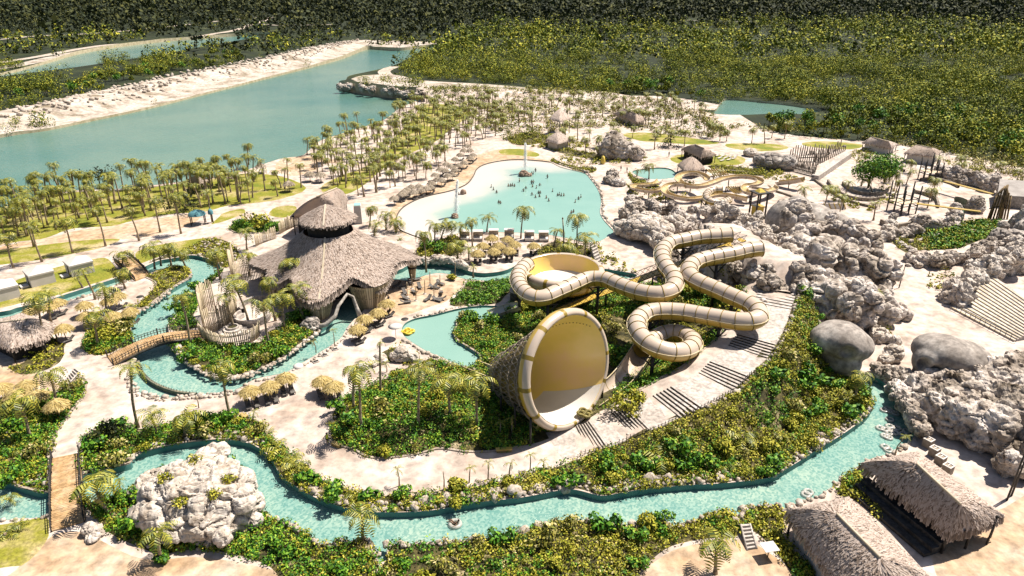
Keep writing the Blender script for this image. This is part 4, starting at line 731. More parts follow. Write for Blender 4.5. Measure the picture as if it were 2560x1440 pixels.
def columns(root, items):
    for p, top in items:      # p ground point, top height
        mb = MB(); mb.tube([(p[0], p[1], hz1(p[0], p[1]) - .3), (p[0], p[1], top - 1.5)], .26, 10)
        mb.tube([(p[0], p[1], top - 3.2), (p[0] + 1.5, p[1] + .3, top - 1.5)], .12, 6); mb.tube([(p[0], p[1], top - 3.2), (p[0] - 1.5, p[1] - .3, top - 1.5)], .12, 6)
        mb.tube([(p[0] - 1.7, p[1] - .3, top - 1.6), (p[0] + 1.7, p[1] + .3, top - 1.6)], .1, 6); mb.build('support_column', M_STEEL, root)
def tube_slide(label, pts, r=1.32, seam=1.9, cols=(), tail=0):
    path = resample(px_path(pts), .45); fr = frames(path); root = empty('tube_slide', (0, 0, 0), 0, label, 'water slide', 'enclosed tube slides')
    for nm, a0, a1, n, m in (('upper_shell', 4, 176, 16, M_TOP), ('lower_shell', 176, 364, 12, M_BOT)):
        V, Fc = sweep(fr, r, a0, a1, n); mb = MB(); mb.add(V, Fc, 0, True); o = mb.build(nm, m, root)
    # side seam ledge
    mb = MB()
    for s in (4, 176):
        V = []
        for p, a, u, t in fr:
            q = R(s); d = a * math.cos(q) + u * math.sin(q); V += [p + d * (r - .02) + u * .05, p + d * (r + .16) + u * .05, p + d * (r + .16) - u * .05, p + d * (r - .02) - u * .05]
        mb.add(V, [(i * 4 + j, i * 4 + (j + 1) % 4, i * 4 + 4 + (j + 1) % 4, i * 4 + 4 + j) for i in range(len(fr) - 1) for j in range(4)])
    mb.build('side_seam', M_LIP, root)
    path2 = resample(px_path(pts), seam)
    for p, a, u, t in frames(path2):
        V = []; mb = MB()
        for d, rr in ((-.045, 0), (-.045, .09), (.045, .09), (.045, 0)):
            for j in range(24): q = 2 * math.pi * j / 24; V.append(p + t * d + (a * math.cos(q) + u * math.sin(q)) * (r + rr))
        mb.add(V, [(k * 24 + j, k * 24 + (j + 1) % 24, (k + 1) * 24 + (j + 1) % 24, (k + 1) * 24 + j) for k in range(3) for j in range(24)]); mb.build('joint_ring', M_FLG, root)
    columns(root, [((path[int(f * (len(path) - 1))].x, path[int(f * (len(path) - 1))].y), path[int(f * (len(path) - 1))].z) for f in cols])
    return root, path
def c2(x, y, z): return (1200 + x / 2.619, 550 + y / 2.619, z)
SA = [c2(*p) for p in [(1645, 98, 11.2), (1560, 105, 11), (1440, 112, 10.8), (1330, 133, 10.5), (1245, 152, 10.3), (1200, 195, 10), (1195, 250, 9.8), (1222, 310, 9.5), (1262, 360, 9.2), (1278, 405, 8.9), (1262, 452, 8.6), (1200, 482, 8.3), (1120, 485, 8), (1020, 465, 7.7), (920, 430, 7.5), (840, 395, 7.3), (765, 383, 7.1), (690, 392, 6.9), (600, 432, 6.6), (500, 475, 6.3), (420, 508, 6.0), (345, 508, 5.8), (280, 460, 5.6), (250, 400, 5.5), (262, 340, 5.4), (310, 290, 5.3)]]
SB = [c2(*p) for p in [(1840, 188, 11), (1740, 200, 10.8), (1650, 222, 10.6), (1560, 238, 10.4), (1470, 256, 10.2), (1400, 282, 10), (1368, 325, 9.7), (1385, 375, 9.4), (1450, 415, 9.1), (1540, 452, 8.9), (1630, 492, 8.6), (1720, 530, 8.4), (1795, 570, 8.2), (1828, 612, 8), (1815, 650, 7.8), (1750, 664, 7.6), (1660, 660, 7.4), (1560, 642, 7.2), (1460, 625, 7.0), (1360, 607, 6.9), (1260, 597, 6.8), (1160, 597, 6.7), (1085, 612, 6.6), (1033, 655, 6.5), (1030, 715, 6.4), (1070, 780, 6.2), (1140, 832, 5.9), (1235, 862, 5.5), (1325, 862, 5.1), (1388, 830, 4.7), (1385, 780, 4.3), (1320, 745, 3.9), (1240, 740, 3.5), (1165, 762, 3.2), (1105, 805, 3.0), (1060, 850, 2.8)]]
rootA, pathA = tube_slide('upper closed tube slide winding from the plateau to the shallow yellow bowl', SA, cols=(.12, .42, .6, .74, .86))
rootB, pathB = tube_slide('closed tube slide that coils once and feeds the big yellow funnel', SB, cols=(.1, .32, .47, .6, .74, .88))
def flume(root, path, r, m_in, name='channel', wall=.12, a0=178, a1=362, ribs=0, lip=M_LIP):
    fr = frames(path); n = 12; V, Fc = sweep(fr, r, a0, a1, n); V2, F2 = sweep(fr, r, a0, a1, n, wall); mb = MB()
    mb.add(V, [f[::-1] for f in Fc], 0, True); mb.add(V2, F2, 1, True); m = n + 1; N = len(V)
    mb.f += [(i * m, (i + 1) * m, N + (i + 1) * m, N + i * m) for i in range(len(fr) - 1)] + [((i + 1) * m + n, i * m + n, N + i * m + n, N + (i + 1) * m + n) for i in range(len(fr) - 1)]
    k = 2 * (len(fr) - 1); mb.m += [2] * k; mb.sm += [False] * k
    if ribs:
        for p, a, u, t in frames(resample(path, ribs)):
            W_, G_ = sweep([(p - t * .05, a, u, t), (p + t * .05, a, u, t)], r, a0, a1, n, wall + .07); mb.add(W_, G_, 3)
            W_, G_ = sweep([(p - t * .04, a, u, t), (p + t * .04, a, u, t)], r, a0, a1, n, -.012); mb.add(W_, G_, 3)
    return mb.build(name, [m_in, M_TOP, lip, M_FLG], root)
# ---- the bowl
C = P(1406, 672, 5.2); bowl = empty('bowl_slide', (C.x, C.y, 0), 0, 'round shallow yellow bowl slide with white floor and a stray tube mat inside', 'water slide')
def ring_mesh(prof, n, mset, mi_f, sm=True):
    V = []; k = len(prof)
    for r, z in prof: V += [(r * math.cos(2 * math.pi * j / n), r * math.sin(2 * math.pi * j / n), z) for j in range(n)]
    mb = MB()
    for i in range(k - 1): mb.add([], [])
    mb.v = V; mb.f = [(i * n + j, i * n + (j + 1) % n, (i + 1) * n + (j + 1) % n, (i + 1) * n + j) for i in range(k - 1) for j in range(n)]
    mb.m = [mi_f(i, j) for i in range(k - 1) for j in range(n)]; mb.sm = [sm] * len(mb.f); return mb
ring_mesh([(6.55, 5.5), (6.4, 4.6), (6.15, 3.4), (5.75, 2.6)], 64, 0, lambda i, j: 0).build('bowl_wall', [M_IN], bowl)
ring_mesh([(5.77, 2.62), (4.6, 2.3), (2.4, 2.0), (.9, 1.6), (.85, .6)], 64, 0, lambda i, j: 0).build('bowl_floor', [M_WHT], bowl)
rim = ring_mesh([(6.5, 5.5), (6.62, 5.62), (7.1, 5.6), (7.5, 5.3), (7.62, 4.7), (7.5, 4.0), (7.1, 3.2), (6.4, 2.4), (5.2, 1.9)], 72, 0, lambda i, j: 2 if j % 6 == 0 and i > 0 else (1 if i < 6 else 3))
rim.build('bowl_rim', [M_FLG, M_TOP, M_FLG, M_BOT], bowl)
mb = MB()
for k in range(6):
    a = k * math.pi / 3 + .2; mb.tube([(6.2 * math.cos(a), 6.2 * math.sin(a), -.3), (6.2 * math.cos(a), 6.2 * math.sin(a), 2.6)], .22, 8)
mb.build('support_frame', M_STEEL, bowl)
# clover shaped tube mats
M_MAT = mat('tube_mat', (.10, .085, .02), (.2, .16, .05), scale=4, rough=.6)
def clover(loc, tilt, label):
    e = empty('raft', loc, .4, label, 'raft', 'clover rafts left on the slides'); mb = MB()
    for k in range(4):
        a = k * math.pi / 2; cx, cy = .55 * math.cos(a), .55 * math.sin(a)
        mb.tube([(cx + .42 * math.cos(q * math.pi / 6), cy + .42 * math.sin(q * math.pi / 6), .2) for q in range(13)], .17, 6, cap=False)
    mb.build('tube', M_MAT, e); MB().lathe((0, 0, .03), [(0, 0), (.9, 0), (.9, .08), (0, .1)], 16).build('base', mat('raft_base', (.2, .17, .05), (.3, .26, .1)), e)
    if tilt: e.rotation_euler = tilt
clover(P(1359, 655, 4.0) + Vector((0, .25, 0)), (1.0, 0, .3), 'clover shaped raft leaning on the wall of the shallow bowl')
# ---- the funnel
az, tau = R(44), R(11); N_ = Vector((math.sin(az) * math.cos(tau), -math.cos(az) * math.cos(tau), math.sin(tau)))
U_ = Vector((-math.sin(az) * math.sin(tau), math.cos(az) * math.sin(tau), math.cos(tau))); R_ = N_.cross(U_).normalized()   # R_ points away from camera/left
RM = 7.0; Bm = P(1440, 1052, 0.9); Cm = Bm + U_ * RM; S_ = P(1243, 930, 2.2); fun = empty('funnel_slide', (Bm.x, Bm.y, 0), 0, 'giant tilted yellow funnel slide wrapped in dark steel lattice', 'water slide')
rel = Vector((Bm.x, Bm.y, 0)); nS = (Cm - S_).normalized(); nS = Vector((nS.x, nS.y, 0)).normalized()
def cone_pt(t, q, off=0.0):
    """t 0 mouth .. 1 small end; q angle from the bottom"""
    k = t; c = Cm.lerp(S_, k); nn = N_.lerp(nS, k).normalized(); uu = (Vector((0, 0, 1)) - nn * nn.z).normalized(); rr = nn.cross(uu)
    rad = RM + (1.7 - RM) * (t ** 1.05) + off
    return c + (uu * -math.cos(q) + rr * math.sin(q)) * rad - rel
NQ, NT = 72, 22
def cone_shell(off, mf):
    V = [cone_pt(i / NT, 2 * math.pi * j / NQ, off) for i in range(NT + 1) for j in range(NQ)]
    mb = MB(); mb.add(V, [(i * NQ + j, i * NQ + (j + 1) % NQ, (i + 1) * NQ + (j + 1) % NQ, (i + 1) * NQ + j) for i in range(NT) for j in range(NQ)], 0, True)
    mb.m = [mf(i, j) for i in range(NT) for j in range(NQ)]; return mb
cone_shell(0, lambda i, j: 0).build('cone_interior', [M_IN], fun)
cone_shell(.16, lambda i, j: 2 if (j % 9 == 0 or i % 5 == 0) else 0).build('cone_exterior', [mat('cone_outside', (.12, .085, .03), (.2, .15, .06), scale=.5), M_BOT, M_FLG], fun)
# white run-out strip lying on the cone's floor
def strip(q0f, q1f, t0, t1, off, n=20, w=12):
    V = [cone_pt(t0 + (t1 - t0) * i / n, q0f(i / n) + (q1f(i / n) - q0f(i / n)) * j / w, off) for i in range(n + 1) for j in range(w + 1)]
    mb = MB(); mb.add(V, [(i * (w + 1) + j, i * (w + 1) + j + 1, (i + 1) * (w + 1) + j + 1, (i + 1) * (w + 1) + j) for i in range(n) for j in range(w)], 0, True); return mb
QS = 1.0
# lip round the mouth
V = []; nn = 84
for j in range(nn):
    q = 2 * math.pi * j / nn; d = (-U_ * math.cos(q) + N_.cross(U_) * math.sin(q))
    for rr, ax in ((0, 0.0), (.05, .12), (.3, .18), (.65, .0), (.85, -.5), (.75, -1.2), (.3, -1.7)): V.append(Cm - rel + d * (RM + rr) + N_ * ax)
mb = MB(); mb.add(V, [(j * 7 + k, ((j + 1) % nn) * 7 + k, ((j + 1) % nn) * 7 + k + 1, j * 7 + k + 1) for j in range(nn) for k in range(6)], 0, True)
mb.m = [1 if j % 7 == 0 else (0 if k < 4 else 2) for j in range(nn) for k in range(6)]; mb.build('rim', [M_TOP, M_FLG, M_BOT], fun)
mb = MB()
for i in range(10):      # lattice of rings, ribs and diagonals
    t = .07 + .86 * i / 9; k = 44
    for j in range(k):
        a, b_ = 2 * math.pi * j / k, 2 * math.pi * (j + 1) / k; o = .95 if i % 2 else .55
        p = cone_pt(t, a, o); mb.tube([p, cone_pt(t, b_, o)], .065, 4, cap=False, sm=False)
        if i < 9:
            t2 = .07 + .86 * (i + 1) / 9; o2 = .55 if i % 2 else .95
            mb.tube([p, cone_pt(t2, b_, o2)], .05, 4, cap=False, sm=False); mb.tube([p, cone_pt(t2, a - .07, o2)], .05, 4, cap=False, sm=False)
mb.build('lattice_frame', M_LAT, fun)
for k, (t, q) in enumerate([(.05, 1.1), (.05, -1.1), (.3, 1.2), (.3, -1.2), (.6, 1.2), (.6, -1.2)]):
    p = cone_pt(t, q, 1.0); MB().tube([(p.x, p.y, -.3), tuple(p)], .16, 6).build('leg', M_STEEL, fun)
mb = MB()
for k in range(22): p = cone_pt(.06, 2.2 + k * .045, -.02) * 1.0; q_ = cone_pt(.05 + .35 * k / 22, math.pi + .9 - 1.5 * k / 22, -.04); mb.lathe(q_, [(.0, .07), (.06, .05), (.08, -.02)], 6)
mb.build('spray_nozzle_line', M_STEEL, fun)
# ---- entry run into the funnel: an open half pipe
EN = px_path([c2(*p) for p in [(1075, 835, 2.75), (1045, 880, 2.5), (1010, 935, 2.2), (955, 1010, 1.9), (890, 1075, 1.6), (800, 1140, 1.2), (720, 1195, 1.05)]]); ent = empty('open_flume', (0, 0, 0), 0, 'short open flume of yellow and grey panels leading into the funnel mouth', 'water slide')
flume(ent, resample(EN, .4), 1.55, M_TOP, ribs=2.2, a0=170, a1=370)
clover(P(1461, 1035, 1.2), (.05, .1, .3), 'clover shaped raft lying on the white floor at the funnel mouth')
# white floor and yellow wing at the mouth: the run-out crosses the cone's lowest part
def white_area(t, q): return True
mb = strip(lambda s: -.95 + .45 * s, lambda s: 1.2 - .6 * s ** .8, .0, .5, -.05); mb.build('white_floor', [M_WHT], fun)
# outlets to the splash pool
def outlet(label, pts, r=1.0, grp='slide outlets at the splash pool'):
    e = empty('slide_outlet', (0, 0, 0), 0, label, 'slide outlet', grp); p = resample(px_path(pts), .4); flume(e, p, r, M_WHT, ribs=3)
    f = frames(p)[-1]; return e
outlet('yellow slide outlet under the bowl, with palm cut-outs beside it', [(1300, 760, 1.6), (1272, 767, 1.1), (1248, 775, .6), (1222, 784, .15)], 1.25)
outlet('pink and yellow slide outlet from the narrow end of the funnel', [(1248, 935, 1.9), (1225, 928, 1.4), (1200, 918, .8), (1172, 908, .2)], 1.35)
e = empty('dark_box', P(1296, 757), .1, 'dark slatted round housing behind the bowl outlet', 'housing'); MB().lathe((0, 0, 0), [(0, 0), (1.5, 0), (1.5, 2.4), (1.35, 2.5)], 20).build('drum', M_STEEL, e); MB().lathe((0, 0, 2.4), [(1.6, 0), (1.6, .2), (1.3, .3), (0, .3)], 20).build('rim', mat('grey_rim', (.3, .27, .24)), e); e.name = 'drum_housing'
# ---- stepped walkway
def ribbon(c, w):
    L, Rr = [], []
    for i, p in enumerate(c):
        a, b_ = c[max(i - 1, 0)], c[min(i + 1, len(c) - 1)]; d = Vector((b_[0] - a[0], b_[1] - a[1], 0)).normalized(); s = Vector((-d.y, d.x, 0)) * w / 2
        L.append(Vector(p) + s); Rr.append(Vector(p) - s)
    return L, Rr
st = empty('stepped_walkway', W3(STAIR)[0], 0, 'pale concrete walkway climbing the slope in flights of steps, riser shade painted as dark edges', 'stairs'); s0 = Vector(st.location)
SW = W3(STAIR); WWID = 5.7; L0, R0 = ribbon(SW, WWID)
M_STRIPE_SHADE = mat('stripe_and_riser_shade', (.02, .018, .015), (.05, .04, .03))  # riser shade of the walkway painted near-black; also garden step stripes
for i in range(len(SW) - 1):
    dz = SW[i + 1][2] - SW[i][2]; a, b_, c_, d_ = L0[i], R0[i], R0[i + 1], L0[i + 1]; mb = MB(); n = 6 if dz > .45 else 1
    for k in range(n):
        f0, f1 = k / n, (k + 1) / n; z = SW[i][2] + (dz * (k + 1) / n if n > 1 else .02); zl = z - dz / n if n > 1 else z
        q = [a.lerp(d_, f0), b_.lerp(c_, f0), b_.lerp(c_, f1), a.lerp(d_, f1)]; q = [Vector((p.x, p.y, 0)) for p in q]
        z2 = z if n > 1 else SW[i + 1][2] + .02
        T_ = [q[0] + Vector((0, 0, z)), q[1] + Vector((0, 0, z)), q[2] + Vector((0, 0, z2)), q[3] + Vector((0, 0, z2))]; Bt = [p + Vector((0, 0, SW[i][2] - 1.2)) for p in q]
        mb.add([p - s0 for p in T_ + Bt], [(0, 1, 2, 3), (0, 4, 5, 1), (1, 5, 6, 2), (2, 6, 7, 3), (3, 7, 4, 0)])
        if n > 1:
            w = .11; e0, e1 = T_[0], T_[1]; fw = (T_[3] - T_[0]).normalized() * w; up = Vector((0, 0, .012)); dn = Vector((0, 0, dz / n - .01)); bk = (T_[3] - T_[0]).normalized() * -.004
            mb.add([p - s0 for p in (e0 + up + bk, e1 + up + bk, e1 + fw + up, e0 + fw + up, e0 + bk - dn, e1 + bk - dn)], [(0, 1, 2, 3), (0, 4, 5, 1)], 1)
    mb.build('stair_flight' if n > 1 else 'landing', [M_CONC, M_STRIPE_SHADE], st)
fe = empty('post_fence', SW[0], 0, 'row of slim dark posts with rope along the outer edge of the stepped walk', 'fence'); f0 = Vector(fe.location)
_, Ro = ribbon(SW[:9], WWID + .3); ro = resample(Ro, .55)
for p in ro[4:]:
    p = p - f0; MB().tube([p + Vector((0, 0, -.4)), p + Vector((.05, .0, .62 + .25 * random.random()))], .05, 5).build('post', M_STEEL, fe)
mb = MB()
for zz in (.25, .5): mb.tube([p - f0 + Vector((0, 0, zz)) for p in ro[4:]], .03, 4)
mb.build('rope', M_STEEL, fe)
# ---- raft conveyor
cv = empty('raft_conveyor', (0, 0, 0), 0, 'long raft conveyor with dark lattice sides climbing behind the tubes', 'conveyor')
a, b_ = P(1395, 775, 1.0), P(1858, 598, 9.8); d = (b_ - a).normalized(); s = d.cross(Vector((0, 0, 1))).normalized(); n = 34; mb = MB(); L_ = (b_ - a).length
for sd in (-1, 1):
    for zz in (0, 1.1): mb.tube([a + s * sd * .9 + Vector((0, 0, zz)), b_ + s * sd * .9 + Vector((0, 0, zz))], .06, 4)
    for k in range(n):
        p, q = a.lerp(b_, k / n) + s * sd * .9, a.lerp(b_, (k + 1) / n) + s * sd * .9; mb.tube([p, q + Vector((0, 0, 1.1))], .04, 4); mb.tube([p + Vector((0, 0, 1.1)), q], .04, 4)
mb.build('lattice_side', M_STEEL, cv); mb = MB(); mb.add([a + s * .8, a - s * .8, b_ - s * .8, b_ + s * .8, a + s * .8 - Vector((0, 0, .2)), a - s * .8 - Vector((0, 0, .2)), b_ - s * .8 - Vector((0, 0, .2)), b_ + s * .8 - Vector((0, 0, .2))], [(0, 1, 2, 3), (7, 6, 5, 4), (0, 4, 5, 1), (2, 6, 7, 3), (1, 5, 6, 2), (3, 7, 4, 0)]); mb.build('belt', M_BOT, cv)
for k in (.25, .5, .75): p = a.lerp(b_, k); MB().tube([(p.x, p.y, -.2), tuple(p)], .15, 6).build('leg', M_STEEL, cv)
# ---- the small slides on the plateau
def c6(x, y, z): return (1400 + x / 3.2, 300 + y / 3.2, z)
def small_flume(label, pts, r=.8, cols=(.2, .5, .8)):
    e = empty('open_flume', (0, 0, 0), 0, label, 'water slide', 'small open slides'); p = resample(px_path(pts), .5); flume(e, p, r, mat('flume_tan', (.40, .29, .13), (.46, .34, .17), c3=(.5, .4, .25), scale=.3, rough=.3), ribs=2.6)
    for f in cols: q = p[int(f * (len(p) - 1))]; MB().tube([(q.x, q.y, hz1(q.x, q.y) - .2), (q.x, q.y, q.z - r)], .14, 6).build('support_column', M_STEEL, e)
small_flume('small yellow flume with a full loop, then a long S bend', [c6(*p) for p in [(1175, 455, 5.5), (1130, 425, 5.4), (1060, 413, 5.3), (980, 428, 5.1), (945, 460, 4.9), (980, 500, 4.8), (1060, 520, 4.6), (1150, 515, 4.5), (1230, 490, 4.4), (1310, 460, 4.2), (1400, 445, 4.1), (1500, 445, 4), (1585, 462, 3.8), (1605, 488, 3.7), (1560, 508, 3.5), (1500, 515, 3.4), (1475, 540, 3.2), (1500, 568, 3), (1580, 575, 2.8), (1670, 560, 2.5), (1720, 540, 2.2), (1690, 515, 1.8)]], .85)
small_flume('small pale flume bending in front of the little pool', [c6(*p) for p in [(945, 505, 3.6), (880, 515, 3.3), (815, 545, 3.0), (740, 560, 2.6), (650, 550, 2.2), (590, 535, 1.9), (600, 515, 1.6), (680, 510, 1.4), (760, 500, 1.1), (800, 470, .9)]], .8, (.3, .7))
small_flume('small yellow flume curving low over the rocks', [c6(*p) for p in [(1000, 505, 5), (900, 505, 4.7), (840, 535, 4.4), (850, 575, 4.1), (930, 605, 3.8), (1040, 622, 3.5), (1150, 612, 3.2), (1250, 590, 2.9), (1330, 590, 2.6), (1440, 610, 2.2), (1500, 625, 1.9)]], .85, (.3, .6))
tube_slide('short white tube elbow among the small slides', [c6(*p) for p in [(1300, 560, 5.4), (1230, 562, 5.2), (1180, 585, 4.9), (1172, 625, 4.6), (1215, 655, 4.2), (1290, 660, 3.8), (1350, 640, 3.4)]], r=.85, seam=1.3, cols=(.3, .7))
small_flume('wide pale flume with a flared mouth below the timber palisade', [c6(*p) for p in [(1940, 460, 3.6), (1900, 470, 3.0), (1840, 480, 2.4), (1780, 485, 1.8), (1740, 490, 1.4)]], 1.1, (.5,))
# striped slide ramps
def ramp(label, q, z0, z1, n=6):
    e = empty('racing_slide', (0, 0, 0), 0, label, 'racing slide', 'striped racing slides'); A, B_, C_, D_ = P(*q[0], z1), P(*q[1], z1), P(*q[2], z0), P(*q[3], z0); mb = MB()
    for k in range(n):
        f0, f1 = k / n, (k + 1) / n; a_, b2, c_, d_ = A.lerp(B_, f0), A.lerp(B_, f1), D_.lerp(C_, f1), D_.lerp(C_, f0); m1, m2 = a_.lerp(d_, .5) - Vector((0, 0, .25)), b2.lerp(c_, .5) - Vector((0, 0, .25))
        mb.add([a_, b2, m2, m1, c_, d_], [(0, 3, 2, 1), (3, 5, 4, 2)], 0)
    mb.build('lane_bed', [M_WHT], e); mb = MB()
    for k in range(n + 1): mb.tube([A.lerp(B_, k / n) + Vector((0, 0, .1)), D_.lerp(C_, k / n) + Vector((0, 0, .1))], .13, 6)
    mb.build('lane_divider', M_BOT, e); mb = MB()
    for p in (A, B_): mb.tube([(p.x, p.y, -.2), tuple(p)], .18, 6)
    mb.build('support', M_STEEL, e)
ramp('striped racing slide right of the small thatched shelter', [c6(1170, 395, 0)[:2], c6(1290, 390, 0)[:2], c6(1350, 440, 0)[:2], c6(1240, 455, 0)[:2]], .2, 2.0)
ramp('striped racing slide under the yellow S bend', [c6(1330, 535, 0)[:2], c6(1440, 530, 0)[:2], c6(1500, 575, 0)[:2], c6(1400, 590, 0)[:2]], .2, 2.0)
ramp('row of yellow lanes at the white steps above the grey rock dome', [c6(2070, 668, 0)[:2], c6(2270, 668, 0)[:2], c6(2285, 715, 0)[:2], c6(2090, 715, 0)[:2]], .1, 1.6, 5)
# slide tower
b = P(1891, 545, 0); tw = empty('slide_tower', b, .3, 'small yellow slide tower with a dark flat canopy', 'tower'); mb = MB()
for x in (-1.3, 1.3):
    for y in (-1.3, 1.3): mb.box((x, y, 3.2), (.3, .3, 6.4))
mb.build('timber_frame', M_STEEL, tw); MB().box((0, 0, 3.0), (2.3, 2.3, .3)).build('deck', M_BOT, tw); MB().box((0, 0, 1.4), (2.0, 2.0, 2.8)).build('base', mat('tower_yellow', (.45, .33, .05), (.55, .42, .09)), tw)
mb = MB(); mb.box((0, 0, 6.5), (3.6, 3.6, .25)); mb.build('canopy', M_STEEL, tw); mb = MB(); mb.box((0, 0, 6.95), (1.9, 1.9, .6), taper=.4); mb.build('roof', mat('tower_yellow', (.45, .33, .05)), tw)
# ------------------------------------------------------------------ thatch and buildings
M_THATCH = mat('thatch', (.07, .048, .034), (.31, .24, .195), scale=.6, c3=(.40, .33, .285), island=.72, lo=.12, hi=.62, rough=.95)
M_STRAW = mat('straw', (.15, .10, .03), (.36, .265, .09), scale=1.0, c3=(.45, .355, .16), island=.75, lo=.15, hi=.75, rough=.9)
M_RIDGE = mat('ridge_straw', (.36, .29, .18), (.45, .385, .3), scale=1, island=.6, rough=.95)
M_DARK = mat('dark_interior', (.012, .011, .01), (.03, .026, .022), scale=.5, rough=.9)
M_SLAT = mat('bamboo_slat', (.22, .18, .12), (.42, .34, .22), scale=1.4, c3=(.5, .42, .3), island=.6, rough=.8)
M_WOOD = mat('plank_deck', (.33, .2, .09), (.40, .26, .13), scale=.8, rough=.8, fine=2, c3=(.44, .31, .19), stretch=(1, 1, 1))
M_WHITE = mat('white_canvas', (.46, .43, .4), (.52, .49, .46), scale=.5, rough=.8)
def thatch(rows, tufts, m=M_THATCH, L=.7, w=.22, thick=.25, closed=True, lift=.13, drop=.5, ridges=()):
    """rows: list of loops of points from top to eave -> one mesh with strands and ragged eave"""
    A = np.array([[tuple(p) for p in r] for r in rows]); ni, nj = A.shape[:2]; V = A.reshape(-1, 3); Q = []
    for i in range(ni - 1):
        for j in range(nj if closed else nj - 1): Q.append((i * nj + j, i * nj + (j + 1) % nj, (i + 1) * nj + (j + 1) % nj, (i + 1) * nj + j))
    Q = np.array(Q); p0, p1, p2, p3 = (V[Q[:, k]] for k in range(4)); ar = np.linalg.norm(np.cross(p2 - p0, p3 - p1), axis=1); pr = ar / ar.sum()
    f = rng.choice(len(Q), tufts, p=pr); a, b = rng.random((2, tufts, 1)); top = p0[f] * (1 - a) + p1[f] * a; bot = p3[f] * (1 - a) + p2[f] * a; c = top * (1 - b) + bot * b
    d = bot - top; d /= np.linalg.norm(d, axis=1, keepdims=True) + 1e-9; n = np.cross(p1[f] - p0[f] + p2[f] - p3[f], d); n /= np.linalg.norm(n, axis=1, keepdims=True) + 1e-9; n *= np.sign(n[:, 2:3] + 1e-6)
    s = np.cross(n, d); d = d + s * rng.normal(0, .22, (tufts, 1)); ll = L * rng.uniform(.6, 1.3, (tufts, 1)); ww = w * rng.uniform(.6, 1.3, (tufts, 1)); lf = lift * rng.uniform(.5, 1.5, (tufts, 1))
    T = np.stack([c - s * ww / 2 + n * .02, c + s * ww / 2 + n * .02, c + d * ll + s * ww * .3 + n * lf, c + d * ll - s * ww * .3 + n * lf], 1).reshape(-1, 3)
    # eave fringe
    E = A[-1]; k = max(1, int(tufts / 8)); j = rng.integers(0, nj if closed else nj - 1, k); t = rng.random((k, 1)); e = E[j] * (1 - t) + E[(j + 1) % nj] * t; dn = E[j] - A[-2][j]; dn /= np.linalg.norm(dn, axis=1, keepdims=True) + 1e-9; dn = dn * .6 + np.array([0, 0, -1.0]); tg = E[(j + 1) % nj] - E[j]; tg /= np.linalg.norm(tg, axis=1, keepdims=True) + 1e-9
    ww = w * 1.3; ll = drop * rng.uniform(.5, 1.3, (k, 1)); FR = np.stack([e - tg * ww / 2, e + tg * ww / 2, e + dn * ll + tg * ww / 3, e + dn * ll - tg * ww / 3], 1).reshape(-1, 3)
    under = A.copy(); under[..., 2] -= thick; UV = under.reshape(-1, 3)
    o = len(V); VV = np.concatenate([V, UV, T, FR]); QQ = np.concatenate([Q, Q[:, ::-1] + o, 2 * o + np.arange(len(T)).reshape(-1, 4), 2 * o + len(T) + np.arange(len(FR)).reshape(-1, 4)])
    rim = np.array([((ni - 1) * nj + j, (ni - 1) * nj + (j + 1) % nj, o + (ni - 1) * nj + (j + 1) % nj, o + (ni - 1) * nj + j) for j in range(nj if closed else nj - 1)]); QQ = np.concatenate([QQ, rim])
    return big_mesh('roof', VV, quads=QQ, mats=[m])
def slat_ring(c, r0, z0, r1, z1, n, a0=0, a1=360, m=None):
    mb = MB()
    for k in range(n):
        q = R(a0 + (a1 - a0) * k / n); w = .5 * R(abs(a1 - a0)) / n * .8
        P_ = [(c[0] + r * math.cos(q + s), c[1] + r * math.sin(q + s), z) for r, z in ((r0, z0), (r1, z1)) for s in (-w, w)]; I_ = [(c[0] + (r - .12) * math.cos(q + s), c[1] + (r - .12) * math.sin(q + s), z) for r, z in ((r0, z0), (r1, z1)) for s in (-w, w)]
        mb.add(P_ + I_, [(0, 1, 3, 2), (5, 4, 6, 7), (4, 0, 2, 6), (1, 5, 7, 3)])
    return mb
# ---- the great hall
HC = Vector((-33.5, 119, 0)); hall = empty('thatched_hall', HC, 0, 'huge star shaped thatched hall with a small upper roof and slatted drum walls', 'thatched hall')
EV = [(5, 16.2, 5), (-14, 13.2, 6), (-30, 13.8, 5), (-46, 15.2, 4.3), (-60, 12.6, 6.3), (-70, 14, 5.6), (-86, 17, 4.3), (-100, 14.6, 4.7), (-112, 11.5, 6), (-125, 12, 4.7), (-140, 12.2, 4.4), (-152, 11.6, 5.5), (-165, 13, 5.2), (-180, 15, 5), (-210, 13, 5), (-240, 12.5, 5), (-270, 13, 5), (-300, 13, 5), (-330, 14, 5)]
ev = spline([(a, r, z) for a, r, z in [(EV[-1][0] + 360,) + EV[-1][1:]] + EV + [(EV[0][0] - 360,) + EV[0][1:]]], 6)[6:-6]; ev = ev[:-1]
rows = []
for i in range(13):
    s = i / 12; row = []
    for a, r, z in ev:
        rr = 4.5 + (r - 4.5) * s; zz = 10.9 + (z - 10.9) * s ** .92 - .5 * math.sin(math.pi * s); row.append((rr * math.cos(R(a)), rr * math.sin(R(a)), zz))
    rows.append(row)
link('lower_roof', thatch(rows, 17000, L=.55, w=.16, lift=.07, drop=.8, thick=.5), hall)
rows = [[((.15 + 4.7 * s) * (1 + .06 * math.sin(3 * q)) * math.cos(q), (.15 + 4.7 * s) * math.sin(q), 15.7 - 2.5 * s ** 1.15) for q in [2 * math.pi * j / 40 for j in range(40)]] for s in [i / 6 for i in range(7)]]
link('upper_roof', thatch(rows, 2600, L=.5, w=.16, lift=.07, drop=.45, thick=.3), hall)
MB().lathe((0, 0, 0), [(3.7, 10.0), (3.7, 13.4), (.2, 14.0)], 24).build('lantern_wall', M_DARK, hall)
mb = MB(); a_ = R(-84)
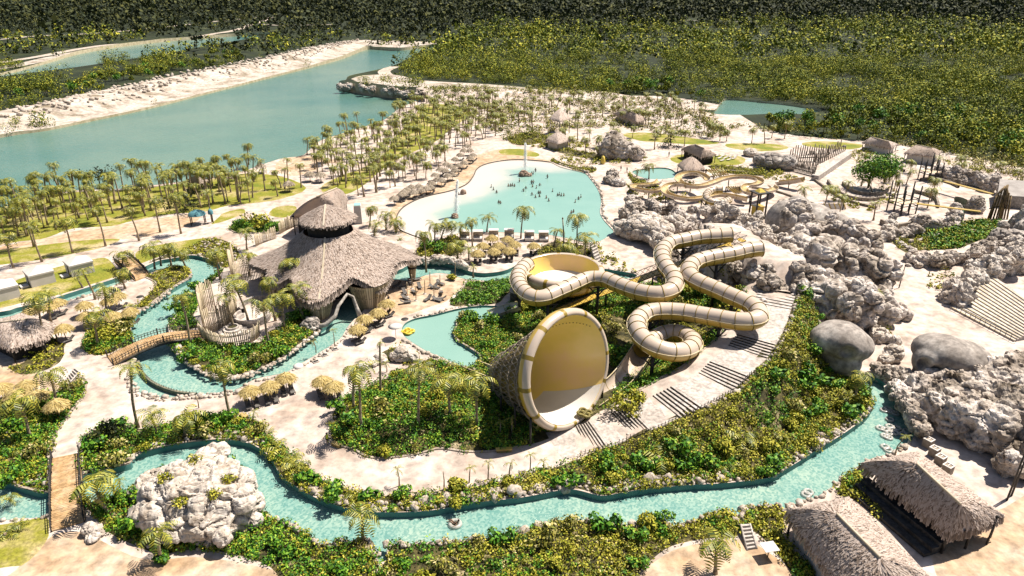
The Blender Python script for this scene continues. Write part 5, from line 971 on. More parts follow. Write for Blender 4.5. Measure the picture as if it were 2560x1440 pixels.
for k in range(2):
    V = []; path = [(4.5, 11.0), (7, 9.2), (10, 7.35), (13, 5.75), (16.5, 4.5)] if k == 0 else [(.2, 15.8), (2.5, 14.75), (4.8, 13.3)]
    for r, z in path:
        for s in (-.16, .16): V.append((r * math.cos(a_) - s * math.sin(a_), r * math.sin(a_) + s * math.cos(a_), z + .1))
    mb.add(V, [(2 * i, 2 * i + 1, 2 * i + 3, 2 * i + 2) for i in range(len(path) - 1)])
mb.build('ridge_capping', M_RIDGE, hall)
MB().lathe((0, 2.5, 0), [(9.2, 0), (9.2, 5.2), (4, 9)], 32).build('interior_shade_core', M_DARK, hall)  # black core stands in for the shade under the hall roof
for (px, py, rt, zt, rb, n) in ((802, 792, 2.9, 4.6, 1.3, 40), (926, 760, 3.7, 4.6, 2.1, 52), (697, 742, 2.4, 4.6, 1.5, 34), (1032, 700, 1.1, 5.2, .45, 16)):
    g = P(px, py) - HC; w = slat_ring((g.x, g.y), rb, -.5, rt, zt, n); o = w.build('slatted_drum', M_SLAT, hall); MB().lathe((g.x, g.y, 0), [(rt * .5 + rb * .5 + .06, zt * .48), (rt * .5 + rb * .5 + .12, zt * .55)], 28).build('binding_hoop', M_DARK, o)
    MB().lathe((g.x, g.y, -.5), [(rb - .2, 0), (rt - .3, zt + .5)], 24).build('drum_lining', mat('drum_lining', (.06, .05, .035), (.1, .08, .06)), o)
M_GREY = mat('grey_shotcrete', (.24, .215, .19), (.38, .345, .31), scale=.5, rough=.9, fine=2, bump=.05, bscale=3)
mb = MB(); mb.tube([P(*p) - HC for p in [(790, 818, .2), (815, 812, .9), (838, 790, 1.8), (846, 765, 3.0), (868, 735, 4.2), (882, 742, 3.4), (892, 770, 1.6), (900, 790, .2)]], [.45, .4, .34, .28, .24, .28, .34, .45], 8); mb.build('arch_rim', M_GREY, hall)
def hip(label, corners, ridge, ze, zr, tufts, wall=True, name='thatched_hut', group=None, m=M_THATCH, per=10, wallm=None, posts=True, drop=.5, inset=.82, ridge_cap=True):
    c = [P(x, y, ze) for x, y in corners]; rg = [P(x, y, zr) for x, y in ridge]; g = sum((Vector((p.x, p.y, 0)) for p in c), Vector()) / len(c)
    e = empty(name, g, 0, label, 'thatched hut' if 'hut' in name else 'thatched building', group); loop = []; a, b_ = rg[0], rg[-1]; ab = b_ - a; q = ab.length_squared + 1e-9
    for i in range(len(c)):
        for k in range(per): loop.append(c[i].lerp(c[(i + 1) % len(c)], k / per) + Vector((random.uniform(-.06, .06), random.uniform(-.06, .06), random.uniform(-.05, .05))))
    def rp(p): t = max(0, min(1, (p - a).dot(ab) / q)); return a.lerp(b_, t)
    ns = 7; rows = []
    for i in range(ns):
        s = i / (ns - 1); rows.append([rp(p).lerp(p, .02 + .98 * s) + Vector((0, 0, .35 * math.sin(math.pi * s) * (zr - ze) / 3)) - g for p in loop])
    link('roof', thatch(rows, tufts, m, L=.5, w=.15, lift=.07, drop=drop), e)
    if ridge_cap:
        mb = MB(); mb.tube([a - g + Vector((0, 0, .05)), b_ - g + Vector((0, 0, .05))], .13, 6); mb.build('ridge_capping', M_RIDGE if m == M_THATCH else m, e)
    if wall:
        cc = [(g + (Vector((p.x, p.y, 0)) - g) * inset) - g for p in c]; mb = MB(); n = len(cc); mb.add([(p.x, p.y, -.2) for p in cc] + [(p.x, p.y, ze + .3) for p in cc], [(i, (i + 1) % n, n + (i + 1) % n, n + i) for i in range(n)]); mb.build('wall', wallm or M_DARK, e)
    if posts:
        for p in c: w = (Vector((p.x, p.y, 0)) - g) * .93; MB().tube([(w.x, w.y, -.2), (w.x, w.y, ze + .1)], .12, 6).build('post', M_STEEL, e)
    return e, g, c
RZ = 3.1
b1, g1, cc1 = hip('near thatched pool bar roof with a dark stepped deck along its front', [(2156, 1158), (2292, 1130), (2508, 1288), (2440, 1318), (2375, 1330)], [(2292, 1160), (2402, 1262)], RZ, 6.2, 7000, name='thatched_bar', inset=.7, drop=.7)
mb = MB()
for k in range(3): # dark bar steps along the left side
    A_, B_ = cc1[0], cc1[4]; d = (B_ - A_); d.z = 0; s = Vector((d.y, -d.x, 0)).normalized() * -1; s = s if s.dot(Vector((cc1[0].x, cc1[0].y, 0)) - g1) > 0 else -s
    m_ = (A_ + B_) / 2; mb.box((m_.x - g1.x + s.x * (.2 - .9 * k + 1.2), m_.y - g1.y + s.y * (.2 - .9 * k + 1.2), .2 + .22 * k), (d.length * .92, 1.0, .42 + .44 * k), math.atan2(d.y, d.x))
mb.build('stepped_deck', mat('dark_slate', (.02, .02, .02), (.06, .058, .055), scale=1.5, rough=.7, fine=4), b1)
b2, g2, cc2 = hip('near thatched building cut by the picture edge, with a pale side wall', [(1968, 1276), (2121, 1243), (2335, 1455), (2260, 1520), (2140, 1510)], [(2092, 1285), (2200, 1395)], RZ, 6.2, 7000, name='thatched_building', inset=.86, wallm=mat('render_wall', (.4, .35, .3), (.5, .45, .4), scale=.5), drop=.7)
hip('low thatched roof at the left edge beside the parasol terrace', [(-75, 822), (55, 784), (137, 808), (110, 848), (25, 872)], [(-10, 808), (70, 798)], 2.6, 4.6, 2200)
hip('thatched lookout hut on tall dark stilts behind the beach', [(1374, 297), (1400, 289), (1426, 296), (1400, 304)], [(1398, 272), (1402, 272)], 5.5, 8.5, 320, wall=False, posts=True)
hip('small thatched hut with pale walls below the lookout', [(1364, 350), (1396, 341), (1427, 350), (1395, 360)], [(1392, 330), (1400, 330)], 2.7, 5.2, 350, wallm=mat('hut_wall', (.4, .34, .27), (.5, .43, .34)))
hip('long thatched roof among palms behind the beach', [(1535, 284), (1562, 274), (1618, 298), (1592, 306)], [(1560, 272), (1590, 284)], 2.6, 5.2, 500, wallm=MAT['hut_wall'])
hip('largest thatched shelter above the small slides, with loungers beside it', [(1703, 372), (1742, 365), (1792, 386), (1752, 394)], [(1738, 361), (1760, 371)], 2.8, 5.4, 700)
hip('conical thatched shelter in front of the largest shelter', [(1693, 412), (1715, 404), (1748, 408), (1762, 419), (1738, 427), (1708, 424)], [(1728, 391), (1731, 392)], 2.4, 5.0, 420, wall=False)
hip('long pale thatched roof under the forest edge', [(2155, 357), (2175, 347), (2245, 360), (2228, 371)], [(2180, 343), (2222, 354)], 2.6, 4.6, 420, wallm=M_WHITE)
hip('thatched house with white walls at the end of the service track', [(2260, 383), (2290, 368), (2354, 378), (2340, 393)], [(2290, 362), (2330, 370)], 2.8, 5.0, 520, wallm=M_WHITE)
hip('steep thatched roof rising behind the great hall', [(726, 540), (790, 498), (868, 494), (860, 545)], [(792, 492), (842, 470)], 4.6, 9.6, 2200, drop=.7)
hip('thatched roof half hidden by the lagoon palms', [(466, 452), (490, 444), (520, 452), (496, 462)], [(486, 440), (500, 443)], 2.4, 4.4, 300)
hip('small thatched shelter by the sandy bay', [(545, 440), (566, 434), (588, 440), (566, 448)], [(562, 430), (570, 430)], 2.2, 4.0, 240, wall=False)
# ---- bamboo screens
def screen(label, pts, h, lean=0.0, gap=.28, base=0.0):
    c = resample([Vector(p) for p in spline(W3([(x, y, base) for x, y in pts]), 8)], gap); o = c[0].copy(); e = empty('bamboo_screen', o, 0, label, 'screen', 'bamboo pole screens'); mb = MB()
    for i, p in enumerate(c):
        a, b_ = c[max(i - 1, 0)], c[min(i + 1, len(c) - 1)]; d = (b_ - a).normalized(); s = Vector((-d.y, d.x, 0)); p = p - o; hh = h * random.uniform(.85, 1.12); mb.tube([p + Vector((0, 0, -.3)), p + s * lean * hh + Vector((random.uniform(-.05, .05), 0, hh))], .09, 5)
    mb.build('bamboo_panel', M_SLAT, e); mb = MB()
    for zz in (.35, .75): mb.tube([p - o + Vector((0, 0, h * zz)) + Vector((-(c[min(i + 1, len(c) - 1)] - c[max(i - 1, 0)]).normalized().y, (c[min(i + 1, len(c) - 1)] - c[max(i - 1, 0)]).normalized().x, 0)) * lean * h * zz for i, p in enumerate(c)], .07, 4)
    mb.build('rail', M_SLAT, e)
screen('tall bamboo screen along the river side of the forecourt', [(512, 832), (508, 810), (515, 790), (540, 780)], 6.0)
screen('curved bamboo screen behind the ringed planter', [(517, 838), (545, 826), (575, 806), (592, 780), (588, 755)], 4.2)
screen('bamboo screen curling at the left eaves of the hall', [(590, 712), (605, 705), (630, 700), (655, 698), (668, 712), (665, 728)], 4.2)
screen('bamboo screen spike left of the hall', [(580, 700), (585, 690), (588, 675)], 5.5)
screen('low flared bamboo basket wall round the planter', [(505, 842), (520, 856), (545, 866), (580, 868), (615, 862), (640, 848), (648, 835)], 2.6, -.12)
screen('bamboo screen behind the hall by the round drive', [(640, 616), (652, 610), (668, 604), (690, 596)], 2.6); screen('bamboo screen under the back roof', [(700, 585), (725, 572), (755, 560)], 3.0)
# ---- bridges
def bridge(label, L, Rr, rise, z0=.15, planks=None, th=.3):
    """L, Rr : edge points start and end (px)"""
    a, b_, c_, d_ = P(*L[0], z0), P(*Rr[0], z0), P(*Rr[1], z0), P(*L[1], z0); g = (a + b_ + c_ + d_) / 4; e = empty('plank_bridge', g, 0, label, 'bridge', 'plank bridges over the lazy river'); n = planks or int((d_ - a).length / .28); mb = MB()
    def at(f, s): p = a.lerp(d_, f).lerp(b_.lerp(c_, f), s); return p + Vector((0, 0, rise * math.sin(math.pi * f))) - g
    for k in range(n):
        f0, f1 = (k + .05) / n, (k + .95) / n; dz = Vector((0, 0, -th)); j = Vector((0, 0, random.uniform(0, .015))); T_ = [at(f0, 0) + j, at(f0, 1) + j, at(f1, 1) + j, at(f1, 0) + j]
        mb.add(T_ + [p + dz for p in T_], [(0, 1, 2, 3), (7, 6, 5, 4), (0, 4, 5, 1), (2, 6, 7, 3), (1, 5, 6, 2), (3, 7, 4, 0)])
    mb.build('plank_deck', M_WOOD, e)
    for s in (.02, .98):
        mb = MB(); k = int((d_ - a).length / .45)
        for i in range(k + 1): p = at(i / k, s); big = i % 8 == 0; mb.tube([p + Vector((0, 0, -th)), p + Vector((0, 0, 1.1 if big else .75 + .25 * random.random()))], .11 if big else .05, 5)
        for zz in (.45, .8): mb.tube([at(i / 14, s) + Vector((0, 0, zz)) for i in range(15)], .05, 4)
        mb.tube([at(i / 14, s) + Vector((0, 0, -th)) for i in range(15)], .2, 5); mb.build('railing', M_STEEL, e)
bridge('wide flat plank bridge over the near river at the left', [(129, 1146), (127, 1328)], [(201, 1131), (212, 1302)], .35)
bridge('arched plank bridge with dark railings leading to the hall forecourt', [(268, 890), (496, 824)], [(284, 912), (512, 842)], 1.2)
bridge('short plank bridge between the cabana lawn and the terrace', [(286, 654), (338, 702)], [(326, 641), (374, 688)], .4)
# ---- weir wall
w = [Vector(p) for p in spline(W3([(346, 905, -.4), (356, 932, -.4), (386, 960, -.4), (438, 980, -.4), (492, 987, -.4)]), 6)]; e = empty('weir_wall', w[0], 0, 'thin dark curved weir wall standing in the lazy river', 'wall'); L_, R__ = ribbon(w, .35); mb = MB(); n = len(w); o = w[0]
mb.add([p - o + Vector((0, 0, .25)) for p in L_] + [p - o + Vector((0, 0, .25)) for p in R__] + [p - o + Vector((0, 0, -.7)) for p in L_] + [p - o + Vector((0, 0, -.7)) for p in R__], [(i, i + 1, n + i + 1, n + i) for i in range(n - 1)] + [(2 * n + i, 2 * n + i + 1, i + 1, i) for i in range(n - 1)] + [(n + i, n + i + 1, 3 * n + i + 1, 3 * n + i) for i in range(n - 1)]); mb.build('wall', mat('weir_dark', (.08, .09, .07), (.2, .18, .12), scale=1), e)
mb = MB()
for p in resample(w, .5)[10:]: mb.tube([p - o, p - o + Vector((0, 0, .55))], .035, 4)
mb.build('picket_rail', M_STEEL, e)
# ---- white cabanas
def cabana(px, py, rz, label):
    b = P(px, py); e = empty('cabana', b, rz, label, 'cabana', 'white canvas cabanas'); s = 2.0; mb = MB(); h = 2.4
    mb.add([(-s, -s, 0), (s, -s, 0), (s, s, 0), (-s, s, 0), (-s, -s, h), (s, -s, h), (s, s, h), (-s, s, h)], [(1, 2, 6, 5), (2, 3, 7, 6), (0, 1, 5, 4)]); mb.add([(-s, s, 0), (-s, s * .2, 0), (-s, s * .2, h), (-s, s, h)], [(0, 1, 2, 3)]); mb.add([(-s, -s, 0), (-s, -s * .3, 0), (-s, -s * .15, h), (-s, -s, h)], [(3, 2, 1, 0)]); mb.build('curtain_wall', M_WHITE, e)
    mb = MB(); r_ = s + .12; mb.add([(-r_, -r_, h), (r_, -r_, h), (r_, r_, h), (-r_, r_, h), (0, 0, h + 1.0), (-r_, -r_, h - .3), (r_, -r_, h - .3), (r_, r_, h - .3), (-r_, r_, h - .3)], [(0, 1, 4), (1, 2, 4), (2, 3, 4), (3, 0, 4), (5, 6, 1, 0), (6, 7, 2, 1), (7, 8, 3, 2), (8, 5, 0, 3)]); mb.build('canvas_roof', M_WHITE, e)
    MB().box((.2, 0, .03), (3.4, 3.4, .06)).build('floor_mat', mat('cabana_floor', (.12, .1, .08)), e); MB().box((-2.9, -.4, .2), (1.3, 1.6, .3)).build('day_mat', M_WHITE, e)
cabana(14, 742, .8, 'white canvas cabana cut off by the left picture edge'); cabana(104, 705, .8, 'middle white canvas cabana with a mat in front of its opening'); cabana(202, 680, .8, 'white canvas cabana nearest the small plank bridge')
# ---- bleachers
q = [P(2375, 768, .2), P(2535, 852, .2), P(2640, 800, 2.5), P(2475, 684, 2.5)]; bl = empty('bleachers', q[0], 0, 'white stepped bleachers of the open arena at the right edge', 'bleachers'); g = q[0].copy(); n = 15
for k in range(n):
    f0, f1 = k / n, (k + 1) / n; z = .3 + 2.4 * k / n; a, b_, c_, d_ = q[0].lerp(q[3], f0), q[1].lerp(q[2], f0), q[1].lerp(q[2], f1), q[0].lerp(q[3], f1); T_ = [Vector((p.x, p.y, z)) - g for p in (a, b_, c_, d_)]; Bt = [Vector((p.x, p.y, -.3)) - g for p in (a, b_, c_, d_)]; mb = MB(); mb.add(T_ + Bt, [(0, 1, 2, 3), (0, 4, 5, 1), (1, 5, 6, 2), (3, 7, 4, 0), (2, 6, 7, 3)])
    k2 = (T_[3] - T_[0]) * .2; up = Vector((0, 0, .02)); mb.add([T_[0] + up + (T_[3] - T_[0]) * .02, T_[1] + up + (T_[2] - T_[1]) * .02, T_[1] + up + (T_[2] - T_[1]) * .2, T_[0] + up + k2], [(0, 1, 2, 3)], 1); mb.build('seat_row', [M_CONC, mat('seat_tan', (.5, .4, .22), (.55, .44, .27))], bl)
a, b_ = q[0] - g, q[1] - g; mb = MB(); mb.tube([a + Vector((0, -.4, .9)), b_ + Vector((0, -.4, .9))], .06, 5)
for k in range(14): p = a.lerp(b_, k / 13) + Vector((0, -.4, 0)); mb.tube([p, p + Vector((0, 0, .9))], .05, 4)
mb.build('railing', M_STEEL, bl)
# ---- timber things on the right
pal = empty('timber_palisade', P(2010, 420), 0, 'dense rectangle of dark timber posts with a pale ramp along its right side', 'palisade'); g = pal.location.copy(); mb = MB()
for (x0, y0, x1, y1, n, h) in ((1975, 392, 2075, 382, 18, 3.2), (1980, 402, 2060, 405, 16, 3.2), (1968, 412, 2040, 424, 20, 2.6), (1965, 418, 2036, 438, 22, 2.4), (2036, 405, 2100, 372, 16, 3.0), (2030, 438, 2034, 448, 3, 2.5), (2045, 412, 2112, 378, 14, 2.4)):
    for k in range(n): p = P(x0 + (x1 - x0) * k / (n - 1), y0 + (y1 - y0) * k / (n - 1)) - g; hh = h * random.uniform(.75, 1.15); mb.tube([p, p + Vector((random.uniform(-.1, .1), 0, hh))], .17, 5)
    mb.build('post_row', mat('weathered_timber', (.03, .025, .02), (.3, .25, .2), scale=.5), pal); mb = MB()  # one row of separate palisade posts per mesh
for a_, b_ in (((1965, 415), (2036, 432)), ((1965, 424), (2034, 442)), ((1990, 395), (2070, 392))): mb.tube([P(*a_, 1.2) - g, P(*b_, 1.2) - g], .16, 5)
mb.build('trestle', M_STEEL, pal); mb = MB(); A_, B_ = P(2036, 452), P(2118, 396); d = (B_ - A_); s = Vector((d.y, -d.x, 0)).normalized() * 1.0
mb.add([v - g for v in (A_ - s, A_ + s, B_ + s, B_ - s)] + [v - g + Vector((0, 0, z)) for v, z in ((A_ - s, 1.6), (A_ + s, 1.6), (B_ + s, 1.9), (B_ - s, 1.9))], [(4, 5, 6, 7), (0, 1, 5, 4), (1, 2, 6, 5), (2, 3, 7, 6), (3, 0, 4, 7)]); mb.build('ramp', M_CONC, pal)
def timber_tower(label, px, py, n, h, w):
    b = P(px, py); e = empty('timber_tower', b, .3, label, 'timber tower', 'open timber towers'); mb = MB(); pts = []
    for i in range(n):
        x, y = (i % 3 - 1) * w / 2, (i // 3 - 1) * w * .5; pts.append((x, y)); mb.tube([(x, y, -.2), (x + random.uniform(-.2, .2), y, h * random.uniform(.7, 1.15))], .17, 6)
    mb.build('post', M_STEEL, e); mb = MB()
    for z in (h * .3, h * .55):
        for x0, y0, x1, y1 in ((-w / 2, -w / 2, w / 2, -w / 2), (-w / 2, w / 2, w / 2, w / 2), (-w / 2, -w / 2, -w / 2, w / 2), (w / 2, -w / 2, w / 2, w / 2)): mb.tube([(x0, y0, z), (x1, y1, z)], .11, 5)
    mb.build('cross_beam', M_STEEL, e); MB().box((0, 0, h * .4), (w, w, .15)).build('platform', mat('tower_deck', (.45, .36, .24), (.55, .45, .32)), e)
timber_tower('open timber tower of tall dark posts at the plank beam', 2252, 530, 9, 7.0, 4.5); timber_tower('smaller timber post frame in front of the thatched house', 2322, 450, 9, 6.5, 4.0)
def beam(label, a, b_, w=.5):
    A_, B_ = P(*a), P(*b_); e = empty('rope_walkway', A_, 0, label, 'walkway', 'narrow walkways over the grotto'); d = B_ - A_; s = Vector((d.y, -d.x, 0)).normalized() * w; up = Vector((0, 0, -.2)); z0 = Vector(); mb = MB(); mb.add([-s, s, d + s, d - s, -s + up, s + up, d + s + up, d - s + up], [(0, 1, 2, 3), (7, 6, 5, 4), (0, 4, 5, 1), (2, 6, 7, 3), (1, 5, 6, 2), (3, 7, 4, 0)]); mb.build('deck', M_BOT, e); mb = MB()
    for q in (-s, s): mb.tube([q + Vector((0, 0, .9)), d + q + Vector((0, 0, .9))], .04, 4)
    mb.build('rope', M_STEEL, e)
beam('longer tan walkway from the timber tower over the grotto', (2292, 508, 3.2), (2452, 528, 3.2)); beam('upper tan walkway reaching the leaning timber fan', (2362, 452, 3.2), (2482, 484, 3.2))
e = empty('timber_fan', P(2490, 548), 0, 'leaning fan of brown timbers like a wrecked hull beside the grotto', 'timber structure'); mb = MB()
for k in range(11): a = Vector((-2.0 + .45 * k, .4 * math.sin(k), 0)); mb.tube([a, a + Vector((1.2 - .12 * k, 1.0, 5.5 + 1.6 * math.sin(k * .3))), a + Vector((2.6 - .3 * k, 1.6, 8.2 - .12 * (k - 5) ** 2))], .2, 5)
mb.build('timber', mat('brown_timber', (.05, .035, .02), (.22, .15, .07), scale=1), e); MB().tube([(-2, .5, 2.5), (0, .9, 3.0), (2.6, .6, 2.6)], .15, 5).build('cross_beam', M_STEEL, e)
q = [P(2494, 487, 3.2), P(2500, 447, 4.8), P(2680, 462, 4.8), P(2680, 500, 3.2)]; e = empty('service_building', q[0], 0, 'building with a plain grey sloping roof at the right edge', 'building'); mb = MB(); g = q[0]; mb.add([p - g for p in q] + [p - g - Vector((0, 0, .3)) for p in q], [(3, 2, 1, 0), (4, 5, 6, 7), (0, 1, 5, 4), (1, 2, 6, 5), (2, 3, 7, 6), (3, 0, 4, 7)]); mb.build('roof', mat('grey_roof', (.2, .18, .165), (.3, .275, .255), scale=.4), e); mb = MB(); mb.add([Vector((p.x, p.y, 0)) - Vector((g.x, g.y, g.z)) for p in q] + [p - g - Vector((0, 0, .3)) for p in q], [(0, 1, 5, 4), (1, 2, 6, 5), (2, 3, 7, 6), (3, 0, 4, 7)]); mb.build('wall', M_GREY, e)
# far buildings
for i, (px, py, w, h) in enumerate([(262, 14, 12, 22), (308, 12, 14, 22)]):
    b = P(px, py); e = empty('tower_block', b, .1, ('left' if i == 0 else 'right') + ' of two pale tower blocks far off in the forest', 'building'); mb = MB(); mb.box((0, 0, h / 2), (w, w, h)); mb.build('wall', mat('pale_wall', (.5, .45, .42), (.6, .55, .5)), e); mb = MB()
    for k in range(5): mb.box((0, -w / 2 - .05, 3 + k * 4), (w * .8, .2, 1.6))
    mb.build('window_band', M_DARK, e)
# ---- hall forecourt
b = P(632, 800); e = empty('round_bench', b, 0, 'curved white bench wall on the hall forecourt', 'bench'); mb = MB(); rr = 2.6
for r0, r1, z, m in ((2.0, 2.9, .75, 0), (2.55, 2.9, 1.25, 1)):
    V = []
    for k in range(25):
        a = R(150 + 250 * k / 24)
        for r, zz in ((r1, 0), (r1, z), (r0, z), (r0, 0)): V.append((r * math.cos(a), r * math.sin(a), zz))
    M_ = MB(); M_.add(V, [(4 * k + j, 4 * k + 4 + j, 4 * k + 5 + j, 4 * k + 1 + j) for k in range(24) for j in range(3)]); M_.build('seat' if m == 0 else 'backrest', M_CONC, e)
b = P(583, 828); e = empty('ring_planter', b, 0, 'stepped round planter holding a palm inside the bamboo basket wall', 'planter'); MB().lathe((0, 0, 0), [(2.2, 0), (2.2, .3), (1.5, .3), (1.5, .6), (1.0, .6), (1.0, .95), (.8, .95), (.8, .6)], 28, sm=False).build('stepped_wall', M_CONC, e); MB().lathe((0, 0, .7), [(0, 0), (.82, 0)], 20).build('soil', MAT['planting_soil'], e)
b = P(650, 768); e = empty('round_bench', b, 0, 'grey curved wall seat nearer the hall on the forecourt', 'bench'); V = []
for k in range(21):
    a = R(20 + 210 * k / 20)
    for r, zz in ((3.4, 0), (3.4, .9), (2.9, .9), (2.9, 0)): V.append((r * math.cos(a), r * math.sin(a), zz))
M_ = MB(); M_.add(V, [(4 * k + j, 4 * k + 1 + j, 4 * k + 5 + j, 4 * k + 4 + j) for k in range(20) for j in range(3)]); M_.build('seat', M_GREY, e)
# blue play pavilion, white slide box
b = P(497, 560); e = empty('play_pavilion', b, .3, 'dark play pavilion with a blue dome canopy on the sand strip', 'pavilion'); mb = MB()
for x, y in ((-1.5, -1), (1.5, -1), (1.5, 1), (-1.5, 1), (3.2, 0)): mb.tube([(x, y, 0), (x, y, 2.4)], .12, 5)
mb.build('post', M_STEEL, e); MB().lathe((0, 0, 2.3), [(2.0, 0), (1.8, .5), (1.0, 1.0), (0, 1.15)], 14).build('canopy', mat('blue_canopy', (.06, .17, .2), (.1, .24, .27)), e); MB().lathe((3.0, 0, 2.6), [(.6, -.4), (.6, .3), (.3, .8), (0, .9)], 10).build('turret', MAT['blue_canopy'], e)
b = P(897, 556); e = empty('white_slide_box', b, .15, 'tall white box with a teal top standing by the beach behind the hall', 'slide box'); MB().box((0, 0, 2.2), (1.8, 2.4, 4.4), taper=.9).build('housing', M_WHITE, e); MB().box((0, .1, 4.45), (1.5, 2.0, .12)).build('water_tray', mat('teal_tray', (.2, .42, .4)), e); e.name = 'slide_box'

for k, (pts, h, w) in enumerate([([(2069, 456), (2085, 475), (2119, 495), (2170, 503), (2211, 498)], .9, 'outer curved stone wall of the ringed terrace'), ([(2106, 461), (2125, 478), (2153, 487), (2200, 488), (2220, 478)], .9, 'inner curved stone wall round the big leafy tree'), ([(2037, 452), (2085, 486), (2127, 506), (2190, 522)], .6, 'low wall along the walkway below the ringed terrace'), ([(2283, 482), (2310, 488), (2338, 500), (2345, 520)], .9, 'curved wall beside the open timber tower'), ([(2396, 470), (2375, 460), (2335, 450), (2300, 452)], .8, 'pale wall between the two timber towers'), ([(2200, 560), (2240, 572), (2290, 560), (2300, 545)], 1.2, 'dark rim wall under the open timber tower'), ([(1880, 470), (1940, 480), (2000, 500), (2060, 520)], .5, 'pale kerb wall by the flared pale flume'), ([(1690, 445), (1720, 430), (1790, 428), (1860, 432)], .5, 'pale kerb wall behind the small slides'), ([(2160, 410), (2230, 415), (2260, 430)], .8, 'pale wall before the thatched house')]):
    c = [Vector(p) for p in spline(W3([(x, y, 0) for x, y in pts]), 6)]; o = c[0].copy(); L_, R__ = ribbon(c, .5); n = len(c); mb = MB(); up = Vector((0, 0, h)); dn = Vector((0, 0, -.2))
    mb.add([p - o + up for p in L_] + [p - o + up for p in R__] + [p - o + dn for p in L_] + [p - o + dn for p in R__], [(i, i + 1, n + i + 1, n + i) for i in range(n - 1)] + [(2 * n + i, 2 * n + i + 1, i + 1, i) for i in range(n - 1)] + [(n + i, n + i + 1, 3 * n + i + 1, 3 * n + i) for i in range(n - 1)])
    tag(mb.build('garden_wall', mat('stone_wall', (.14, .11, .08), (.34, .29, .24), scale=1.2, fine=3, bump=.1), loc=o), w, 'wall', 'low garden walls')
# ------------------------------------------------------------------ rocks
M_PALE = mat('pale_rock', (.27, .21, .155), (.48, .42, .36), scale=.6, c3=(.57, .52, .47), rough=.95, fine=2.2, bump=.12, bscale=2.5, lo=.3, hi=.66)
M_CRAG = mat('crag_rock', (.11, .082, .055), (.36, .305, .255), scale=.2, c3=(.57, .51, .46), rough=.95, fine=1.6, bump=.15, bscale=2.0, lo=.34, hi=.6)
M_DOME = mat('dome_rock', (.17, .145, .125), (.31, .275, .245), scale=.25, c3=(.47, .43, .39), rough=.92, fine=1.2, bump=.05, bscale=2)
M_BOULD = mat('edge_boulder', (.26, .2, .14), (.42, .36, .3), scale=1.2, c3=(.5, .45, .4), rough=.95, fine=3, bump=.06, bscale=4)
def ico(sub):
    bm = bmesh.new(); bmesh.ops.create_icosphere(bm, subdivisions=sub, radius=1); v = np.array([p.co[:] for p in bm.verts]); f = np.array([[q.index for q in t.verts] for t in bm.faces]); bm.free(); return v, f
ICO = {s: ico(s) for s in (1, 2, 3, 4)}
def worley(x, y, z, seed=0):
    xi, yi, zi = (np.floor(a).astype(np.int64) for a in (x, y, z)); f1 = np.full(x.shape, 9.0); f2 = f1.copy(); cr = np.zeros(x.shape)
    def hh(a, b, c, s):
        n = (a * 374761393 + b * 668265263 + c * 1440662683 + (seed + s) * 974711) & 0xffffffff; n = ((n ^ (n >> 13)) * 1274126177) & 0xffffffff; return ((n ^ (n >> 16)) & 0xffff) / 65535.0
    for i in (-1, 0, 1):
        for j in (-1, 0, 1):
            for k in (-1, 0, 1):
                a, b, c = xi + i, yi + j, zi + k; d = np.sqrt((a + hh(a, b, c, 1) - x) ** 2 + (b + hh(a, b, c, 2) - y) ** 2 + (c + hh(a, b, c, 3) - z) ** 2); m = d < f1; f2 = np.where(m, f1, np.minimum(f2, d)); cr = np.where(m, hh(a, b, c, 4), cr); f1 = np.where(m, d, f1)
    return f1, f2, cr
